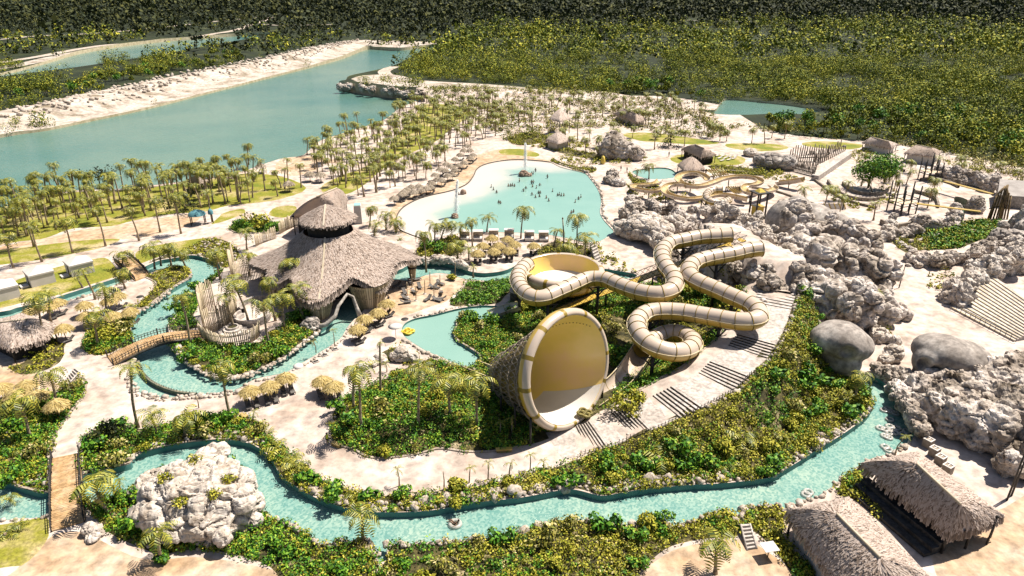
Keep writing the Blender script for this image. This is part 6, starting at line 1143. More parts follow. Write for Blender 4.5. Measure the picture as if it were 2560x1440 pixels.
def rock_mass(name, label, blobs, m=M_CRAG, vox=.4, amp=.5, freq=.5, group=None, cat='rock', floor=-.6, ridged=True, extra=None):
    """blobs (x, y, z, rx, ry, rz) in metres merged into one continuous rock and roughened"""
    v, f = ICO[3]; V = []; Fc = []; o = 0; c0 = Vector((np.mean([b[0] for b in blobs]), np.mean([b[1] for b in blobs]), 0))
    for b in blobs:
        s = np.array(b[3:6]); a = random.random() * 6; p = v * s; q = p.copy(); q[:, 0] = p[:, 0] * math.cos(a) - p[:, 1] * math.sin(a); q[:, 1] = p[:, 0] * math.sin(a) + p[:, 1] * math.cos(a)
        V.append(q + np.array([b[0] - c0.x, b[1] - c0.y, b[2]])); Fc.append(f + o); o += len(v)
    me = big_mesh('tmp', np.concatenate(V), tris=np.concatenate(Fc)); ob = bpy.data.objects.new('tmp', me); COL.objects.link(ob)
    md = ob.modifiers.new('r', 'REMESH'); md.mode = 'VOXEL'; md.voxel_size = vox
    dg = bpy.context.evaluated_depsgraph_get(); me2 = bpy.data.meshes.new_from_object(ob.evaluated_get(dg)); bpy.data.objects.remove(ob); bpy.data.meshes.remove(me)
    n = len(me2.vertices); co = np.zeros(n * 3, np.float32); me2.vertices.foreach_get('co', co); co = co.reshape(-1, 3); no = np.zeros(n * 3, np.float32); me2.vertex_normals.foreach_get('vector', no); no = no.reshape(-1, 3)
    sd = random.randrange(1000); x, y, z = (co[:, k] * freq + 17.3 for k in range(3)); h = fbm(x, y, z, 4, sd) - .47
    if ridged:
        wx, wy, wz = (x + .5 * (fbm(x * 2, y * 2, z * 2, 2, sd + 3) - .4), y, z * 1.25); f1, f2, cr = worley(wx * .8, wy * .8, wz * .8, sd); g1, g2, gr = worley(wx * 2.2, wy * 2.2, wz * 2.2, sd + 5)
        h = h * .75 + (cr - .5) * .7 - .75 * np.exp(-(f2 - f1) / .09) + (gr - .5) * .16 - .2 * np.exp(-(g2 - g1) / .12) + .12
    co = co + no * (h * amp * 2)[:, None]
    if extra: co = extra(co, c0)
    keep = co[:, 2] < floor; co[keep, 2] = floor
    me2.vertices.foreach_set('co', co.astype(np.float32).ravel()); me2.materials.clear(); me2.materials.append(m); me2.polygons.foreach_set('use_smooth', np.full(len(me2.polygons), not ridged)); me2.update(); me2.name = name
    return tag(link(name, me2, loc=c0), label, cat, group)
def B(px, py, z, r, rz=None, ry=None):
    p = P(px, py, z); return (p.x, p.y, z, r, ry or r, rz or r)
def fill(poly, z0, z1, r, dens, zf=None):
    """random boulders over a traced footprint"""
    w = W2(poly); x, y = bed_w(w, dens); out = []
    for a, b_ in zip(x, y):
        z = zf(a, b_) if zf else random.uniform(z0, z1); k = r * random.uniform(.6, 1.35); out.append((a, b_, z, k, k * random.uniform(.7, 1.1), k * random.uniform(.7, 1.1)))
    return out
def bed_w(w, dens):
    w = np.array(w); x0, y0 = w.min(0); x1, y1 = w.max(0); n = max(3, int((x1 - x0) * (y1 - y0) * dens)); x, y = rng.uniform(x0, x1, n), rng.uniform(y0, y1, n); k = pip(x, y, w); return x[k], y[k]
# the rock island in the near river
bl = [B(530, 1150, 2.0, 2.0), B(500, 1180, 2.4, 2.2), B(560, 1185, 2.4, 2.0), B(450, 1210, 2.2, 2.6), B(520, 1220, 2.6, 2.8), B(590, 1215, 2.4, 2.2), B(400, 1240, 1.9, 2.4), B(460, 1260, 2.4, 2.8), B(530, 1265, 2.4, 2.8), B(590, 1265, 2.2, 2.5), B(625, 1255, 1.5, 1.7), B(370, 1270, 1.2, 1.7), B(400, 1290, 1.6, 2), B(450, 1310, 1.8, 2.0), B(510, 1310, 1.8, 2.0), B(565, 1300, 1.6, 1.9), B(615, 1290, 1.2, 1.3), B(350, 1290, .6, 1.2)]
for k in range(34):
    a = 2 * math.pi * k / 34; cx, cy = 490 + 150 * math.cos(a), 1258 + 90 * math.sin(a); bl.append(B(cx + random.uniform(-12, 12), cy + random.uniform(-8, 8), random.uniform(.3, 1.6), random.uniform(.6, 1.15)))
rock_mass('rock_island', 'big craggy pale rock mound rising beside the near lazy river', bl, M_PALE, .2, .42, .45, cat='rock formation')
rock_mass('cliff', 'low dark cliff round the point that juts into the lagoon', ridge([(850, 212, 1.2), (880, 208, 3), (960, 222, 3), (1060, 238, 2.6)], 2.0, 70, 1.0) if False else [B(850 + 210 * k / 60, 214 + 22 * k / 60 + random.uniform(-3, 4), random.uniform(.2, 3), random.uniform(1.2, 2.2)) for k in range(61)], M_CRAG, .4, .5, .5)
# smooth egg shaped rocks
def skull(eyes):
    """hollows worn into the face"""
    def f(co, c0):
        w = co + np.array(c0); z = w[:, 2] - H; dep = w[:, 1] * cp - z * sp; px = CX + F * w[:, 0] / dep; py = CY - F * (w[:, 1] * sp + z * cp) / dep
        for (ex, ey, r, d) in eyes:
            m = np.nonzero(np.hypot(px - ex, py - ey) < 14)[0]
            if not len(m): continue
            e = co[m[np.argmin(dep[m])]].copy(); q = np.linalg.norm(co - e, axis=1); k = np.clip(1 - q / r, 0, 1); k = np.minimum(1, 2.2 * k * k); co = co + np.outer(k, np.array((.25, .95, -.1)) * d)
        return co
    return f
rock_mass('egg_rock', 'smooth grey egg shaped rock overhanging the planted slope', [B(2103, 850, 4.4, 4.2, 2.7, 3.6), B(2080, 850, 4.2, 3.2, 2.4), B(2130, 862, 3.9, 3.0, 2.3), B(2110, 905, 1.6, 2.4, 2.2), B(2095, 880, 2.5, 3.0, 2.0)], M_DOME, .25, .14, .35, ridged=False, extra=skull([(2112, 893, 1.5, .9)]), group='smooth skull-like rocks')
rock_mass('skull_rock', 'grey rock with two dark hollows like eye sockets above the boulder wall', [B(2365, 885, 4.4, 4.6, 2.5, 3.6), B(2400, 895, 4.0, 4.0, 2.4), B(2330, 905, 3.4, 2.6, 2.4), B(2345, 935, 2.2, 2.6, 2.0), B(2320, 940, 1.4, 2.2, 1.6), B(2420, 915, 3.4, 3.0, 2.0)], M_DOME, .25, .16, .35, ridged=False, extra=skull([(2298, 912, 1.5, 1.6), (2330, 942, 1.7, 1.9)]), group='smooth skull-like rocks')
# boulder wall at the near right
W_ = [(2262, 990), (2300, 965), (2400, 985), (2560, 960), (2640, 1020), (2560, 1110), (2490, 1165), (2440, 1150), (2390, 1100), (2310, 1045)]
def zwall(x, y):
    p = proj((x, y, 0)); return max(.5, min(6.0, (1.5 + (p[0] - 2250) / 85.0) * 1.0 - max(0, p[1] - 1120) / 60)) + random.uniform(-.6, .6)
bl = fill(W_, 0, 5, 1.15, 1.1, zwall); bl += [(x, y, z * .4, r * 1.5, r2 * 1.5, r3 * 1.4) for x, y, z, r, r2, r3 in bl[::2]]
rock_mass('boulder_wall', 'high wall of piled grey boulders behind the near thatched bar', bl, M_CRAG, .26, .38, .6, cat='rock formation')
rock_mass('boulder_wall', 'rocky buttress with bare poles below the boulder wall', fill([(2470, 1130), (2520, 1090), (2600, 1090), (2575, 1200), (2520, 1205), (2480, 1170)], 0, 3, 1.2, .9, lambda x, y: random.uniform(.5, 3.2)), M_CRAG, .26, .3, .9, cat='rock formation')
rock_mass('boulder_wall', 'grey boulders along the right wall of the river head', [B(2225 + 70 * k / 24 + random.uniform(4, 26), 968 + 110 * k / 24 + random.uniform(-8, 4), random.uniform(.2, 1.6), random.uniform(.7, 1.3)) for k in range(25)], M_CRAG, .24, .3, .8, cat='rock formation')
# the massif
def ridge(pts, r, n, spread, rz=1.0):
    c = resample([Vector(P(*p)) for p in spline(pts, 6)], .1); out = []
    for k in range(n):
        p = c[int(random.random() * (len(c) - 1))]; q = r * random.uniform(.6, 1.3); t = random.random(); out.append((p.x + random.gauss(0, spread), p.y + random.gauss(0, spread), p.z * t + .3, q, q * random.uniform(.75, 1.1), q * rz * random.uniform(.8, 1.2)))
    return out
bl = ridge([(1990, 640, 9), (2050, 625, 9), (2110, 620, 9.5), (2160, 640, 8.5), (2190, 680, 7), (2200, 725, 4.5)], 2.3, 60, 1.6) + ridge([(2010, 690, 7), (2060, 720, 6.5), (2110, 740, 5.5), (2150, 750, 4)], 2.4, 45, 2.0)
bl += [B(2060, 655, 6.5, 4, 5), B(2110, 665, 6.2, 4, 4.5), B(2150, 690, 5, 3.6, 4), B(2040, 710, 4.5, 3.2, 4), B(2090, 730, 3.5, 3.4, 3.6), B(2130, 600, 6.5, 3.2, 4.5), B(2170, 620, 6, 3, 4)]
rock_mass('rock_massif', 'largest craggy rock massif with pale ridges right of the stepped walk', bl, M_CRAG, .32, .75, .3, cat='rock formation')
bl = ridge([(1985, 590, 9.2), (2030, 560, 9), (2080, 545, 8.6), (2110, 570, 9), (2150, 590, 8.2)], 2.0, 40, 1.3) + [B(1990, 555, 6, 3.6, 5), B(1960, 540, 5, 2.6, 4)]
rock_mass('rock_ridge', 'pale rock ridge behind the slide platform', bl, M_CRAG, .32, .65, .33, cat='rock formation')
rock_mass('rock_dome', 'smooth grey shotcrete dome with a small dark window', [B(1965, 555, 4.8, 4.4, 4.8), B(1990, 540, 4.6, 3.8, 4.6)], M_DOME, .3, .2, .3, ridged=False, group='grey domes')
rock_mass('rock_dome', 'wider grey shotcrete dome sloping to the right', [B(2030, 560, 4.4, 5, 4.6), B(2070, 575, 4.0, 5, 4.4), B(2110, 590, 3.4, 4.4, 3.8)], M_DOME, .3, .25, .3, ridged=False, group='grey domes')
# crags below the slide platform
bl = ridge([(1900, 650, 8.5), (1880, 690, 6), (1900, 720, 5), (1930, 750, 4), (1965, 770, 3.5), (1985, 800, 2.5)], 1.6, 75, 2.2) + ridge([(1850, 640, 6.5), (1830, 680, 4), (1860, 720, 2.5)], 1.5, 30, 1.5) + ridge([(1960, 660, 8.5), (1990, 700, 7), (2000, 750, 5)], 1.8, 40, 1.5)
rock_mass('crag', 'dark craggy rock face under the ends of the closed tubes', bl, M_CRAG, .28, .55, .55, cat='rock formation')
bl = ridge([(1800, 575, 8.5), (1760, 600, 5.5), (1720, 640, 2.5), (1700, 690, 1.0)], 1.7, 40, 1.4)
rock_mass('crag', 'rock slope below the upper tube end', bl, M_CRAG, .32, .5, .7, cat='rock formation')
bl = ridge([(1800, 590, 8), (1850, 615, 8.4), (1880, 650, 7.5), (1905, 690, 6.5), (1925, 730, 5)], 1.7, 70, 1.0)
rock_mass('crag', 'craggy drop below the platform between the two tube entrances', bl, M_CRAG, .3, .55, .5, cat='rock formation')
rock_mass('flat_rock', 'pale rounded rock with a flat cut side at the pool corner', [B(1600, 570, 2.5, 4, 3.0), B(1640, 580, 2.6, 4, 3), B(1565, 572, 1.6, 3, 2.2), B(1660, 605, 2.2, 3, 2.4), B(1620, 555, 2.6, 3.4, 2.6), B(1690, 560, 2.2, 2.6, 2.4)], M_PALE, .28, .35, .5)
bl = ridge([(1580, 500, 2), (1600, 530, 2.4), (1650, 510, 3), (1700, 525, 3.4), (1690, 555, 3)], 1.3, 60, 1.6)
rock_mass('rock_cluster', 'jumble of rocks under the small slides by the pool', bl, M_CRAG, .3, .4, .8)
bl = ridge([(1760, 525, 4), (1800, 518, 4.4), (1860, 525, 4.4), (1890, 560, 4.5), (1940, 580, 6)], 1.3, 70, 1.1) + ridge([(1790, 545, 5.5), (1850, 560, 7), (1930, 590, 8), (1985, 625, 9)], 1.1, 45, .5)
rock_mass('rock_cluster', 'pale rocks edging the slide platform and its walk', bl, M_PALE, .28, .35, .8)
rock_mass('great_boulder', 'single great grey boulder standing above the white beach path', [B(1535, 368, 3.6, 4.6, 4.2), B(1520, 375, 2.6, 4, 3.4), B(1558, 375, 2.8, 4, 3.4), B(1535, 350, 5.0, 3.4, 3)], M_CRAG, .35, .5, .35)
rock_mass('boulder', 'dark boulder beside the single great boulder', [B(1590, 383, 2.2, 3, 2.6)], M_CRAG, .3, .3, .5)
rock_mass('boulder', 'leaning grey rock on the walkway right of the pool', [B(1530, 440, 1.5, 2, 2.2), B(1545, 455, .9, 2.2, 1.4), B(1522, 450, 1.0, 1.6, 1.5)], M_CRAG, .25, .3, .7)
rock_mass('grey_block', 'broad grey rock left of the timber palisade', [B(1930, 402, 2.2, 4.4, 2.6), B(1965, 405, 2.2, 3.4, 2.4), B(1905, 400, 1.6, 3, 2.2)], M_DOME, .3, .3, .4)
rock_mass('boulder', 'low pale rock next to the broad grey rock', [B(1877, 382, 1.0, 2.6, 1.6)], M_PALE, .3, .25, .5)
rock_mass('rock_ridge', 'long lumpy pale rock ridge bordering the arena bleachers', ridge([(2375, 740, 1.4), (2410, 710, 2.4), (2450, 680, 3.2), (2500, 650, 4), (2560, 610, 5), (2620, 570, 5.5)], 1.7, 70, 1.2), M_PALE, .32, .45, .6, cat='rock formation')
rock_mass('rock_slope', 'smooth grey rock slope at the right edge under the grey roof', ridge([(2510, 560, 2.5), (2530, 600, 3), (2570, 560, 4), (2620, 500, 4), (2580, 620, 4.5)], 2.4, 40, 1.4), M_DOME, .36, .4, .4)
rock_mass('rock_slope', 'steep rock wall between the grotto and the forest track', ridge([(2345, 425, 1.5), (2400, 435, 2), (2450, 445, 2.5), (2490, 455, 3)], 1.5, 46, .9), M_CRAG, .34, .4, .6)
rock_mass('cliff', 'rocky rim of the grotto terrace', ridge([(2295, 552, 1.2), (2330, 560, 1.6), (2365, 560, 1.8), (2385, 540, 1.8), (2390, 515, 1.6)], 1.2, 46, .5), M_CRAG, .3, .4, .8)
rock_mass('boulder', 'rock with a dark niche inside the grotto', [B(2440, 512, 1.8, 2.2, 2.6), B(2432, 520, 1, 1.8, 1.6)], M_CRAG, .3, .3, .6)
rock_mass('terrace_wall', 'craggy wall under the planted terraces by the grotto', ridge([(2270, 645, 1), (2320, 648, 1.4), (2390, 640, 2), (2440, 625, 2.4), (2490, 600, 2.6)], 1.0, 70, .5), M_CRAG, .28, .35, .9)
rock_mass('terrace_wall', 'upper craggy wall of the planted terraces', ridge([(2225, 595, 1.2), (2260, 580, 1.6), (2300, 572, 2)], 1.0, 36, .5), M_CRAG, .28, .35, .9)
rock_mass('boulder', 'grey boulder group beside the walk at the splash pool', [B(1008, 885, .8, 1.5, 1.3), B(990, 892, .5, 1.1, 1.0), B(1030, 893, .4, 1.0, .9)], M_PALE, .18, .16, .9)
rock_mass('boulder', 'long low rocks left of the walk at the splash pool', [B(930, 905, .3, 1.2, .8), B(950, 898, .4, 1.2, .9), B(905, 915, .3, 1, .7)], M_PALE, .18, .16, .9)
rock_mass('rock_wall', 'rocky river wall below the parasol terrace at the bend', ridge([(1050, 655, .3), (1090, 650, .6), (1130, 652, .8), (1165, 668, .6)], .8, 40, .3), M_PALE, .22, .25, .9)
rock_mass('boulder', 'fountain rock in the back of the swimming pool', [B(1309, 436, .3, 1.5, 1.3), B(1320, 438, .1, 1.2, .9)], mat('brown_rock', (.2, .13, .09), (.4, .29, .22), scale=.8, fine=3), .2, .25, .9)
rock_mass('boulder', 'fountain rock in the front of the swimming pool', [B(1137, 541, .2, 1.0, .9)], MAT['brown_rock'], .16, .2, .9)
rock_mass('boulder', 'brown rock at the rim of the pool beach', [B(1158, 482, .2, .8, 1.0)], MAT['brown_rock'], .16, .2, .9)
rock_mass('boulder', 'rock at the hall where the river comes out', [B(778, 812, .7, 1.4, 1.4), B(765, 818, .3, 1, .9)], M_DOME, .2, .25, .8)
rock_mass('rock_slope', 'rocks at the foot of the tall palm in the arena yard', ridge([(2140, 780, .8), (2170, 800, .8), (2190, 830, .6), (2215, 855, .4)], .9, 30, .7), M_PALE, .25, .3, .9)
rock_mass('boulder', 'round rock between egg rock and skull rock', [B(2235, 885, 1.0, 1.6, 1.5), B(2215, 900, .5, 1.2, 1)], M_PALE, .22, .25, .8)
rock_mass('rock_slope', 'rock steps between the two smooth rocks above the river head', ridge([(2195, 930, .4), (2230, 935, 1), (2265, 940, 1.4), (2275, 965, 1.0)], 1.0, 34, .5), M_CRAG, .24, .3, .9)
rock_mass('boulder', 'white rocks at the end of the near plank bridge', [B(225, 1325, .4, .8, .9), B(245, 1335, .3, .7, .7), B(232, 1345, .2, .7, .5)], M_PALE, .14, .14, 1.2)
# boulders one by one along the banks
BV = []
for i in range(8):
    v, f = ICO[2]; s = np.array([1, random.uniform(.65, .95), random.uniform(.55, .85)]); q = v * s; h = fbm(q[:, 0] * 1.3 + i * 9, q[:, 1] * 1.3, q[:, 2] * 1.3, 3, i) - .45; _1, _2, cr = worley(q[:, 0] * 1.4 + 5 + i, q[:, 1] * 1.4 + 3, q[:, 2] * 1.4 + 7, i); q = q * (1 + h * 1.1 + (cr - .5) * .7)[:, None]
    BV.append(big_mesh('boulder', q, tris=f, mats=[M_BOULD], smooth=False))
EDGES = [  # px line, spacing, size, label, rows
 ([(970, 1362), (1050, 1363), (1133, 1356), (1217, 1350), (1300, 1331), (1383, 1311), (1433, 1304), (1475, 1306), (1567, 1319), (1654, 1301), (1677, 1318), (1728, 1306), (1787, 1284), (1826, 1281), (1846, 1305)], .72, .46, 'pale boulder in the row lining the near bank of the lazy river', 1),
 ([(660, 1286), (717, 1313), (775, 1342), (800, 1363), (862, 1359), (917, 1350), (936, 1366), (938, 1400)], .72, .46, 'pale boulder on the bank between rock island and little inlet', 1),
 ([(1857, 1300), (1857, 1281), (1872, 1270), (1943, 1266), (1968, 1280), (1990, 1262), (2037, 1247), (2076, 1223), (2107, 1200), (2138, 1180), (2169, 1154), (2224, 1138), (2258, 1122), (2283, 1100)], .8, .5, 'pale boulder on the bank in front of the near thatched roofs', 1),
 ([(760, 1222), (850, 1258), (920, 1271), (1000, 1273), (1080, 1268), (1150, 1257), (1220, 1246), (1290, 1239), (1350, 1229), (1440, 1217), (1510, 1231), (1630, 1214), (1720, 1206), (1800, 1201), (1880, 1194)], .85, .5, 'pale stone of the rubble bank above the long dark channel wall', 2),
 ([(1930, 1186), (1960, 1168), (2000, 1145), (2050, 1112), (2100, 1083), (2147, 1048), (2170, 1025), (2180, 1000)], .8, .55, 'pale boulder at the foot of the planted slope on the river', 2),
 ([(210, 1183), (240, 1173), (320, 1150), (380, 1117), (440, 1104), (500, 1096), (560, 1092), (615, 1099), (660, 1120)], .8, .45, 'pale stone on the far bank behind the rock island', 2),
 ([(431, 862), (444, 886), (467, 908), (500, 930), (542, 946), (583, 948), (625, 942), (667, 923), (708, 899), (742, 874), (771, 852), (802, 824)], .75, .5, 'pale boulder along the island shore below the hall', 2),
 ([(328, 905), (322, 948), (332, 976), (358, 992), (408, 1001), (458, 997), (492, 995), (545, 991), (585, 985), (606, 972)], .75, .5, 'pale boulder round the outer bank of the river bend', 2),
 ([(640, 953), (690, 943), (745, 921), (775, 903), (806, 884), (852, 853), (870, 826), (888, 806)], .8, .4, 'pale boulder along the bank by the straw parasols', 1),
 ([(1400, 412), (1431, 421), (1464, 430), (1480, 446), (1496, 467), (1505, 487), (1508, 507), (1506, 530), (1515, 549), (1531, 567)], .8, .5, 'boulder on the right shore of the swimming pool', 1),
 ([(1036, 793), (1089, 783), (1139, 770), (1183, 763), (1218, 761)], .8, .45, 'boulder on the back rim of the splash pool', 1),
 ([(1010, 850), (1040, 868), (1070, 886), (1106, 900), (1132, 913), (1160, 921), (1185, 924)], .8, .5, 'boulder on the front rim of the splash pool', 1),
 ([(420, 735), (386, 762), (352, 780), (333, 797)], .7, .4, 'boulder along the parasol terrace shore', 1), ([(478, 688), (468, 700), (445, 713), (420, 731), (388, 758)], .7, .4, 'boulder round the tip of the planted spit', 1),
 ([(430, 806), (450, 780), (470, 754)], .8, .4, 'boulder at the island end of the river stem', 1), ([(160, 756), (235, 734), (300, 710), (345, 695)], .8, .4, 'boulder along the narrow channel below the cabanas', 1),
 ([(885, 990), (858, 1012), (838, 1044), (834, 1085), (838, 1110)], .9, .35, 'stone edging the central hedge by the junction', 1),
 ([(0, 1300), (42, 1299), (117, 1294)], .8, .4, 'stone on the lawn bank left of the near bridge', 1), ([(122, 1215), (60, 1208), (0, 1198)], .8, .4, 'stone on the slope bank left of the near bridge', 1)]
nb = 0; RUB = []
cand = []
_, RC = ribbon(SW[6:], WWID + .9)
for p in resample([Vector(q) for q in RC], .75): cand.append((math.hypot(p.x, p.y), p.x, p.y, .36 * random.lognormvariate(0, .25), 'pale rock in the curb along the outer side of the stepped walk'))
for line, sp_, size, lab, rws in EDGES:
    c = resample([Vector((*p, 0)) for p in spline(W2(line), 5)], sp_ * .68)
    for p in c:
        for r_ in range(rws):
            x, y = p.x + random.uniform(-.25, .25), p.y + random.uniform(-.2, .2) + r_ * random.uniform(.5, 1.0); cand.append((math.hypot(x, y), x, y, size * .66 * random.lognormvariate(0, .33), lab))
cand.sort()
for k, (d, x, y, s, lab) in enumerate(cand):
    z = hz1(x, y) + s * .25
    if nb < 290: o = link('boulder', BV[k % 8], loc=(x, y, z), rot=(random.random() * .5, random.random() * .5, random.random() * 6)); o.scale = (s,) * 3; tag(o, lab, 'boulder', lab.replace('pale boulder', 'boulders').replace('pale stone', 'stones')[:60]); nb += 1
    else: RUB.append((x, y, z, s))
def scatter_rocks(name, pts, label):
    v, f = ICO[1]; V = []; Fc = []; o = 0
    for x, y, z, s in pts:
        q = v * np.array([s, s * random.uniform(.6, .95), s * random.uniform(.5, .8)]) * rng.uniform(.8, 1.2, (len(v), 1)); a = random.random() * 6; t = q.copy(); t[:, 0] = q[:, 0] * math.cos(a) - q[:, 1] * math.sin(a); t[:, 1] = q[:, 0] * math.sin(a) + q[:, 1] * math.cos(a); V.append(t + (x, y, z)); Fc.append(f + o); o += len(v)
    tag(link(name, big_mesh(name, np.concatenate(V), tris=np.concatenate(Fc), mats=[M_BOULD])), label, 'rubble', kind='stuff')
pts = list(RUB)
for poly, dens, s in ((BEDS[12], .9, .4), ([(1470, 1130), (1600, 1085), (1640, 1100), (1520, 1140)], .3, .25), (BEDS[3], .12, .4), ([(300, 1345), (420, 1395), (560, 1385), (640, 1300), (600, 1280), (400, 1320)], .3, .35), ([(0, 320), (240, 278), (480, 225), (720, 168), (860, 130), (915, 108), (900, 104), (700, 148), (460, 196), (240, 246), (0, 296)], .05, 1.0), ([(1290, 235), (1500, 240), (1740, 262), (1740, 300), (1500, 330), (1400, 300)], .02, .5), ([(2050, 365), (2200, 375), (2500, 430), (2560, 440), (2560, 425), (2300, 372)], .04, .6)):
    x, y = bed_w(W2(poly), dens); pts += [(a, b_, float(hz1(a, b_)) + .1, s * random.uniform(.5, 1.4)) for a, b_ in zip(x, y) if not in_water(np.array([a]), np.array([b_]))[0]]
scatter_rocks('rubble', pts, 'loose pale rubble on the banks and embankments')

isl = [o for o in COL.objects if o.name.startswith('rock_island')][0]; vv = [tuple(isl.location + v.co) for v in isl.data.vertices]
for i, (px, py, z, w) in enumerate([(415, 1218, 3.2, 'upper left'), (572, 1212, 3.4, 'upper right'), (452, 1268, 3.6, 'middle'), (490, 1170, 3.2, 'top'), (540, 1262, 3.4, 'front')]):
    p = P(px, py, z); zt = max([v[2] for v in vv if abs(v[0] - p.x) < .5 and abs(v[1] - p.y) < .5] or [z]); e = empty('rock_plant', (p.x, p.y, zt - .15), 0, 'olive tuft of plants in the ' + w + ' hollow of the rock island', 'plant', 'tufts on the rock island')
    v, q = leaf_cloud(np.array([(0, 0, .3), (.5, .1, .25), (-.4, .2, .2), (.1, -.5, .2)]), np.full(4, .5), 40, .22); link('foliage', big_mesh('f', v, quads=q, mats=[LEAF['olive']]), e); MB().tube([(0, 0, -.3), (0, 0, .4)], [.08, .04], 5).build('stem', BARK2, e)

def tier(label, line, h, n, r=.8):
    c = resample([Vector(P(*p)) for p in spline([(x, y, 0) for x, y in line], 6)], .1); return rock_mass('terrace_wall', label, [(p.x + random.gauss(0, .3), p.y + random.gauss(0, .3), h * random.random(), r * random.uniform(.6, 1.2), r, r) for p in (c[int(random.random() * (len(c) - 1))] for _ in range(n))], M_PALE, .26, .3, .7)
tier('middle pale stone wall across the planted terraces', [(2270, 612), (2330, 600), (2400, 592), (2480, 585)], .9, 44, .6)
tier('short pale stone wall at the left of the planted terraces', [(2232, 604), (2262, 622), (2290, 640), (2340, 642)], 1.0, 36, .7)
tier('rock rim between the arena yard and the planted terraces', [(2225, 660), (2280, 668), (2350, 662), (2420, 650)], .8, 40, .6)
tier('rocky edge of the walk below the grey domes', [(2110, 610), (2170, 610), (2215, 600), (2228, 560)], 2.0, 46, 1.1)
# ------------------------------------------------------------------ parasols, loungers, people and the rest
def parasol_proto(m, r=1.5, h=2.5, seed=0):
    e = empty('straw_parasol', (0, 0, -50), 0, 'x', 'parasol'); rows = [[((.06 + (r - .06) * s) * math.cos(q), (.06 + (r - .06) * s) * math.sin(q), h + .75 - .95 * s ** 1.3) for q in [2 * math.pi * j / 24 for j in range(24)]] for s in [i / 4 for i in range(5)]]
    link('canopy', thatch(rows, 420, m, L=.55, w=.13, thick=.1, drop=.4, lift=.08), e); mb = MB(); mb.tube([(0, 0, 0), (0, 0, h + 1.05)], .07, 6); mb.build('pole', BARK, e); return e
PP1, PP2 = parasol_proto(M_STRAW), parasol_proto(mat('grey_straw', (.12, .09, .06), (.29, .235, .17), scale=1.0, c3=(.38, .325, .26), island=.75, lo=.15, hi=.75, rough=.95), 1.45, 2.3)
def put_parasol(px, py, lab, grp, proto=PP1, top=3.0, sc=1.0):
    p = P(px, py, top * sc); p.z = hz1(p.x, p.y); e = dup(proto, p, random.random() * 6, sc, lab, grp); return p
M_SLING = mat('grey_sling', (.06, .055, .05), (.13, .12, .11), scale=3, rough=.8); M_CUSH = mat('white_cushion', (.46, .42, .38), (.52, .48, .44), rough=.8)
def lounger_proto(m):
    e = empty('sun_lounger', (0, 0, -50), 0, 'x', 'sun lounger'); mb = MB(); mb.box((0, .25, .34), (.66, 1.3, .09)); mb.build('seat', m, e); mb = MB(); mb.add([(-.33, -.4, .3), (.33, -.4, .3), (.33, -1.05, .75), (-.33, -1.05, .75), (-.33, -.4, .39), (.33, -.4, .39), (.33, -1.03, .84), (-.33, -1.03, .84)], [(3, 2, 1, 0), (4, 5, 6, 7), (0, 1, 5, 4), (1, 2, 6, 5), (2, 3, 7, 6), (3, 0, 4, 7)]); mb.build('backrest', m, e)
    for x in (-.28, .28):
        for y in (-.35, .8): MB().box((x, y, .15), (.06, .06, .3)).build('leg', M_STEEL, e)
    return e
LP1, LP2 = lounger_proto(M_SLING), lounger_proto(M_CUSH)
def put_lounger(p, rz, lab, grp, proto=LP1): return dup(proto, p, rz, 1.0, lab, grp)
NEARP = [(623, 969, 'left of three in a row'), (671, 957, 'middle of three in a row'), (712, 936, 'right of three in a row'), (804, 944, 'left of a pair'), (833, 957, 'right of a pair'), (966, 752, 'farthest of four on the river bank'), (943, 774, 'second farthest of four on the river bank'), (910, 790, 'second nearest of four on the river bank'), (893, 815, 'nearest of four on the river bank')]
for i, (x, y, w) in enumerate(NEARP):
    wh = 'by the lazy river bend' if i < 3 else 'before the central hedge' if i < 5 else 'beside the hall'
    p = put_parasol(x, y, f'straw parasol {w} {wh}', 'straw parasols along the walks', sc=.86)
    a = .5 if i < 5 else -.8
    for s in (-.55, .55): put_lounger(p + Vector((math.cos(a) * s + .35 * (1 if i < 5 else .4), math.sin(a) * s - .7, 0)), a + math.pi, f'grey lounger under the parasol {w} {wh}', 'grey loungers under the straw parasols')
for x, y in [(71, 773), (141, 749), (208, 756), (212, 782), (269, 746), (279, 782), (322, 772), (155, 813), (292, 733), (118, 760)]:
    p = put_parasol(x, y, 'straw parasol on the terrace left of the winding river', 'straw parasols of the left terrace', sc=.86); put_lounger(p + Vector((.8, -.8, 0)), 2.6, 'grey lounger under the straw parasols of the left terrace', 'loungers of the left terrace')
for x, y in [(37, 977), (87, 980), (137, 1002), (0, 962), (60, 955)]: put_parasol(x, y, 'straw parasol by the white striped steps at the left edge', 'straw parasols by the striped steps', sc=.9)
for x, y in [(1230, 589), (1206, 608), (1269, 592), (1247, 608), (1287, 605), (1194, 627), (1234, 622), (1273, 620), (1334, 608)]:
    p = put_parasol(x, y, 'straw parasol on the terrace in front of the swimming pool', 'straw parasols of the pool terrace', sc=.86)
    for s in (-.5, .5): put_lounger(p + Vector((s, -.9, 0)), math.pi, 'dark lounger on the terrace in front of the swimming pool', 'loungers of the pool terrace')
